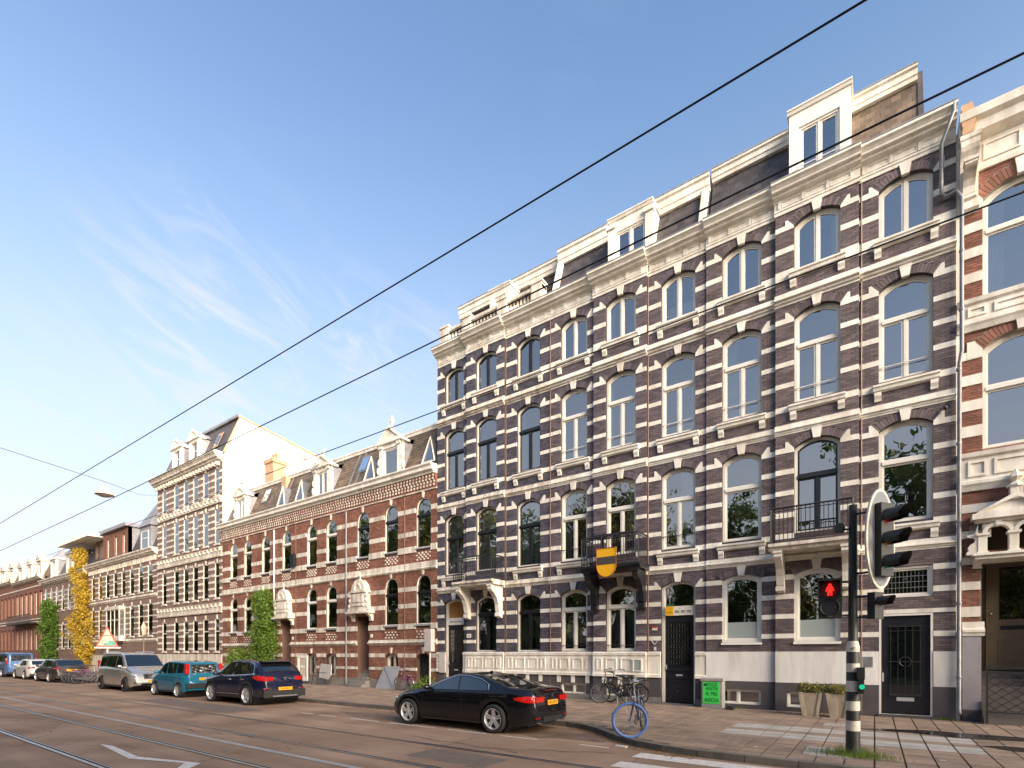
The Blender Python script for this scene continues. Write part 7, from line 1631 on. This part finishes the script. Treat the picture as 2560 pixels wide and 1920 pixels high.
# triangular sign
TG = thing('warning_sign', 'triangular red-edged sign on a post behind the silver van', 'sign', (-40.3, 12.0, PAV), rz=radians(60), world=False)
sz = 2.20; W2, Ht = .56, 1.25
def tri(k, z0, h): return [(-W2 * k, z0), (W2 * k, z0), (0, z0 + h)]
MB().prism(tri(1, sz, Ht), 0, .04).build('panel', mat('sign_pale', (.46, .45, .34), .5, var=.15, scale=3), TG)
MB().ring(tri(1.08, sz - .03, Ht + .09), tri(.90, sz + .04, Ht - .13), -.025, .02).build('red_border', mat('sign_red', (.48, .07, .05), .5), TG)
MB().prism([(-.27, sz + .72), (.27, sz + .72), (0, sz + 1.28)], -.012, 0).build('inner_triangle', mat('sign_cream', (.66, .55, .34), .5), TG); MB().box(-.29, .29, -.014, 0, sz + .68, sz + .72).build('divider', MATS['sign_red'], TG)
MB().prism([(-.2, sz + .06), (.45, sz + .06), (.38, sz + .32), (.12, sz + .38), (0, sz + .2), (-.18, sz + .18)], -.012, 0).build('teal_print', mat('sign_teal', (.10, .33, .27), .5, var=.3, scale=6), TG); MB().box(.0, .04, -.013, 0, sz + .3, sz + 1.1).build('white_stroke', M_wfr, TG); MB().box(-.28, -.25, -.013, 0, sz + .05, sz + .66).build('dark_stroke', M_lead, TG)
MB().tube([(0, .05, 0), (0, .05, sz + .2)], .05, 8).build('post', M_wfr, TG); MB().box(-.66, .7, -.03, .05, sz - .13, sz - .04).build('lower_rail', M_wfr, TG)
# old lantern post by the striped house
OL = thing('lantern_post', 'ornate iron lantern post before the striped house', 'street lamp', (-46.6, 16.2, PAV)); lx, ly = -46.6, 16.2
MB().lathe([(.001, PAV), (.16, PAV), (.16, .4), (.08, .6), (.06, 1.2), (.09, 1.3), (.05, 1.5), (.04, 3.1), (.08, 3.2), (.03, 3.3)], 12, (lx, ly, 0)).build('post', mat('lantern_bronze', (.20, .13, .08), .6, var=.3), OL, smooth=.7); MB().tube([(lx - .35, ly, 3.1), (lx + .35, ly, 3.1)], .025, 5).build('ladder_bar', MATS['lantern_bronze'], OL)
MB().lathe([(.10, 3.3), (.20, 3.85), (.22, 3.87), (.08, 4.15), (.03, 4.3), (.001, 4.35)], 6, (lx, ly, 0)).build('lantern', mat('lantern_glass', (.55, .40, .28), .3), OL)
# hanging street lamp and overhead wires
SL = thing('hanging_lamp', 'pale dome street lamp hanging from the span wire', 'street lamp', (-28.2, 8.3, 9.0)); lz = 9.16
MB().lathe([(.001, lz + .20), (.07, lz + .20), (.09, lz + .12), (.16, lz + .10), (.30, lz - .06), (.36, lz - .20), (.35, lz - .20), (.28, lz - .05)], 20, (-28.2, 8.3, 0)).build('shade', mat('lamp_shade_metal', (.62, .52, .42), .4, var=.15), SL, smooth=.8); MB().lathe([(.001, lz - .30), (.2, lz - .27), (.33, lz - .19)], 20, (-28.2, 8.3, 0)).build('diffuser', mat('lamp_diffuser', (.5, .42, .36), .3), SL, smooth=.9)
MB().tube([(-28.2, 8.3, lz + .18), (-28.2, 8.3, lz + .40)], .02, 5).build('hanger', M_zinc, SL)
M_wire = mat('tram_wire', (.012, .012, .014), .5)
def wire(label, pts, r, cat='wire'): return tag(MB().tube(pts, r, 6).build('overhead_wire', M_wire, recalc=False), label, cat, 'overhead wires')
wire('heavy black tram wire crossing the open sky, the upper one', [(-200, 3.75, 5.80), (-60, 3.75, 5.79), (-20, 3.75, 5.76), (0, 3.75, 5.78), (40, 3.75, 5.80)], .0072)
wire('heavy black tram wire that passes before the cornice of the dark houses', [(-200, 6.85, 7.52), (-60, 6.85, 7.50), (-20, 6.85, 7.46), (0, 6.85, 7.60), (40, 6.85, 7.7)], .0115)
wire('thin tram wire running across the middle storeys of the dark houses', [(-80, 6.85, 6.28), (-20, 6.85, 6.26), (0, 6.85, 6.27), (40, 6.85, 6.3)], .0085)
wire('thin span wire that carries the dome lamp', [(-47.6, Y0, 14.7), (-38, 13, 11.9), (-28.2, 8.3, lz + .40), (-28.8, 5.0, 10.15), (-30, -3, 12.2)], .010)
wire('thin cross wire low over the far street, upper one', [(-88, Y0, 10.9), (-80, 7, 10.2), (-72, -4, 11)], .02); wire('thin cross wire low over the far street, lower one', [(-75, Y0, 11.1), (-70, 7, 9.0), (-66, -4, 9.5)], .015)
tag(MB().ell((1.25, 6.85, 6.30), (.05, .03, .03)).tube([(1.15, 6.85, 6.27), (1.5, 6.86, 6.42)], .012, 5).build('wire_clamp', M_warmbr), 'small clamp on the thin wire before the right-hand house', 'clamp')
# litter
q = 0
for i, (x, y) in enumerate([(.1, 11.5), (.9, 10.8), (2.1, 15.9), (2.7, 15.4), (-2.2, 10.6), (-1.8, 10.4)]):
    o = MB().poly(blob_ := [(a, b, PAV + .008) for a, b in blob(x, y, .05, .025, 9, seed=i)]).build('litter_scrap', M_wfr, None, recalc=False); tag(o, 'tiny pale scrap of litter lying on the pavement tiles', 'litter', 'litter on the pavement')
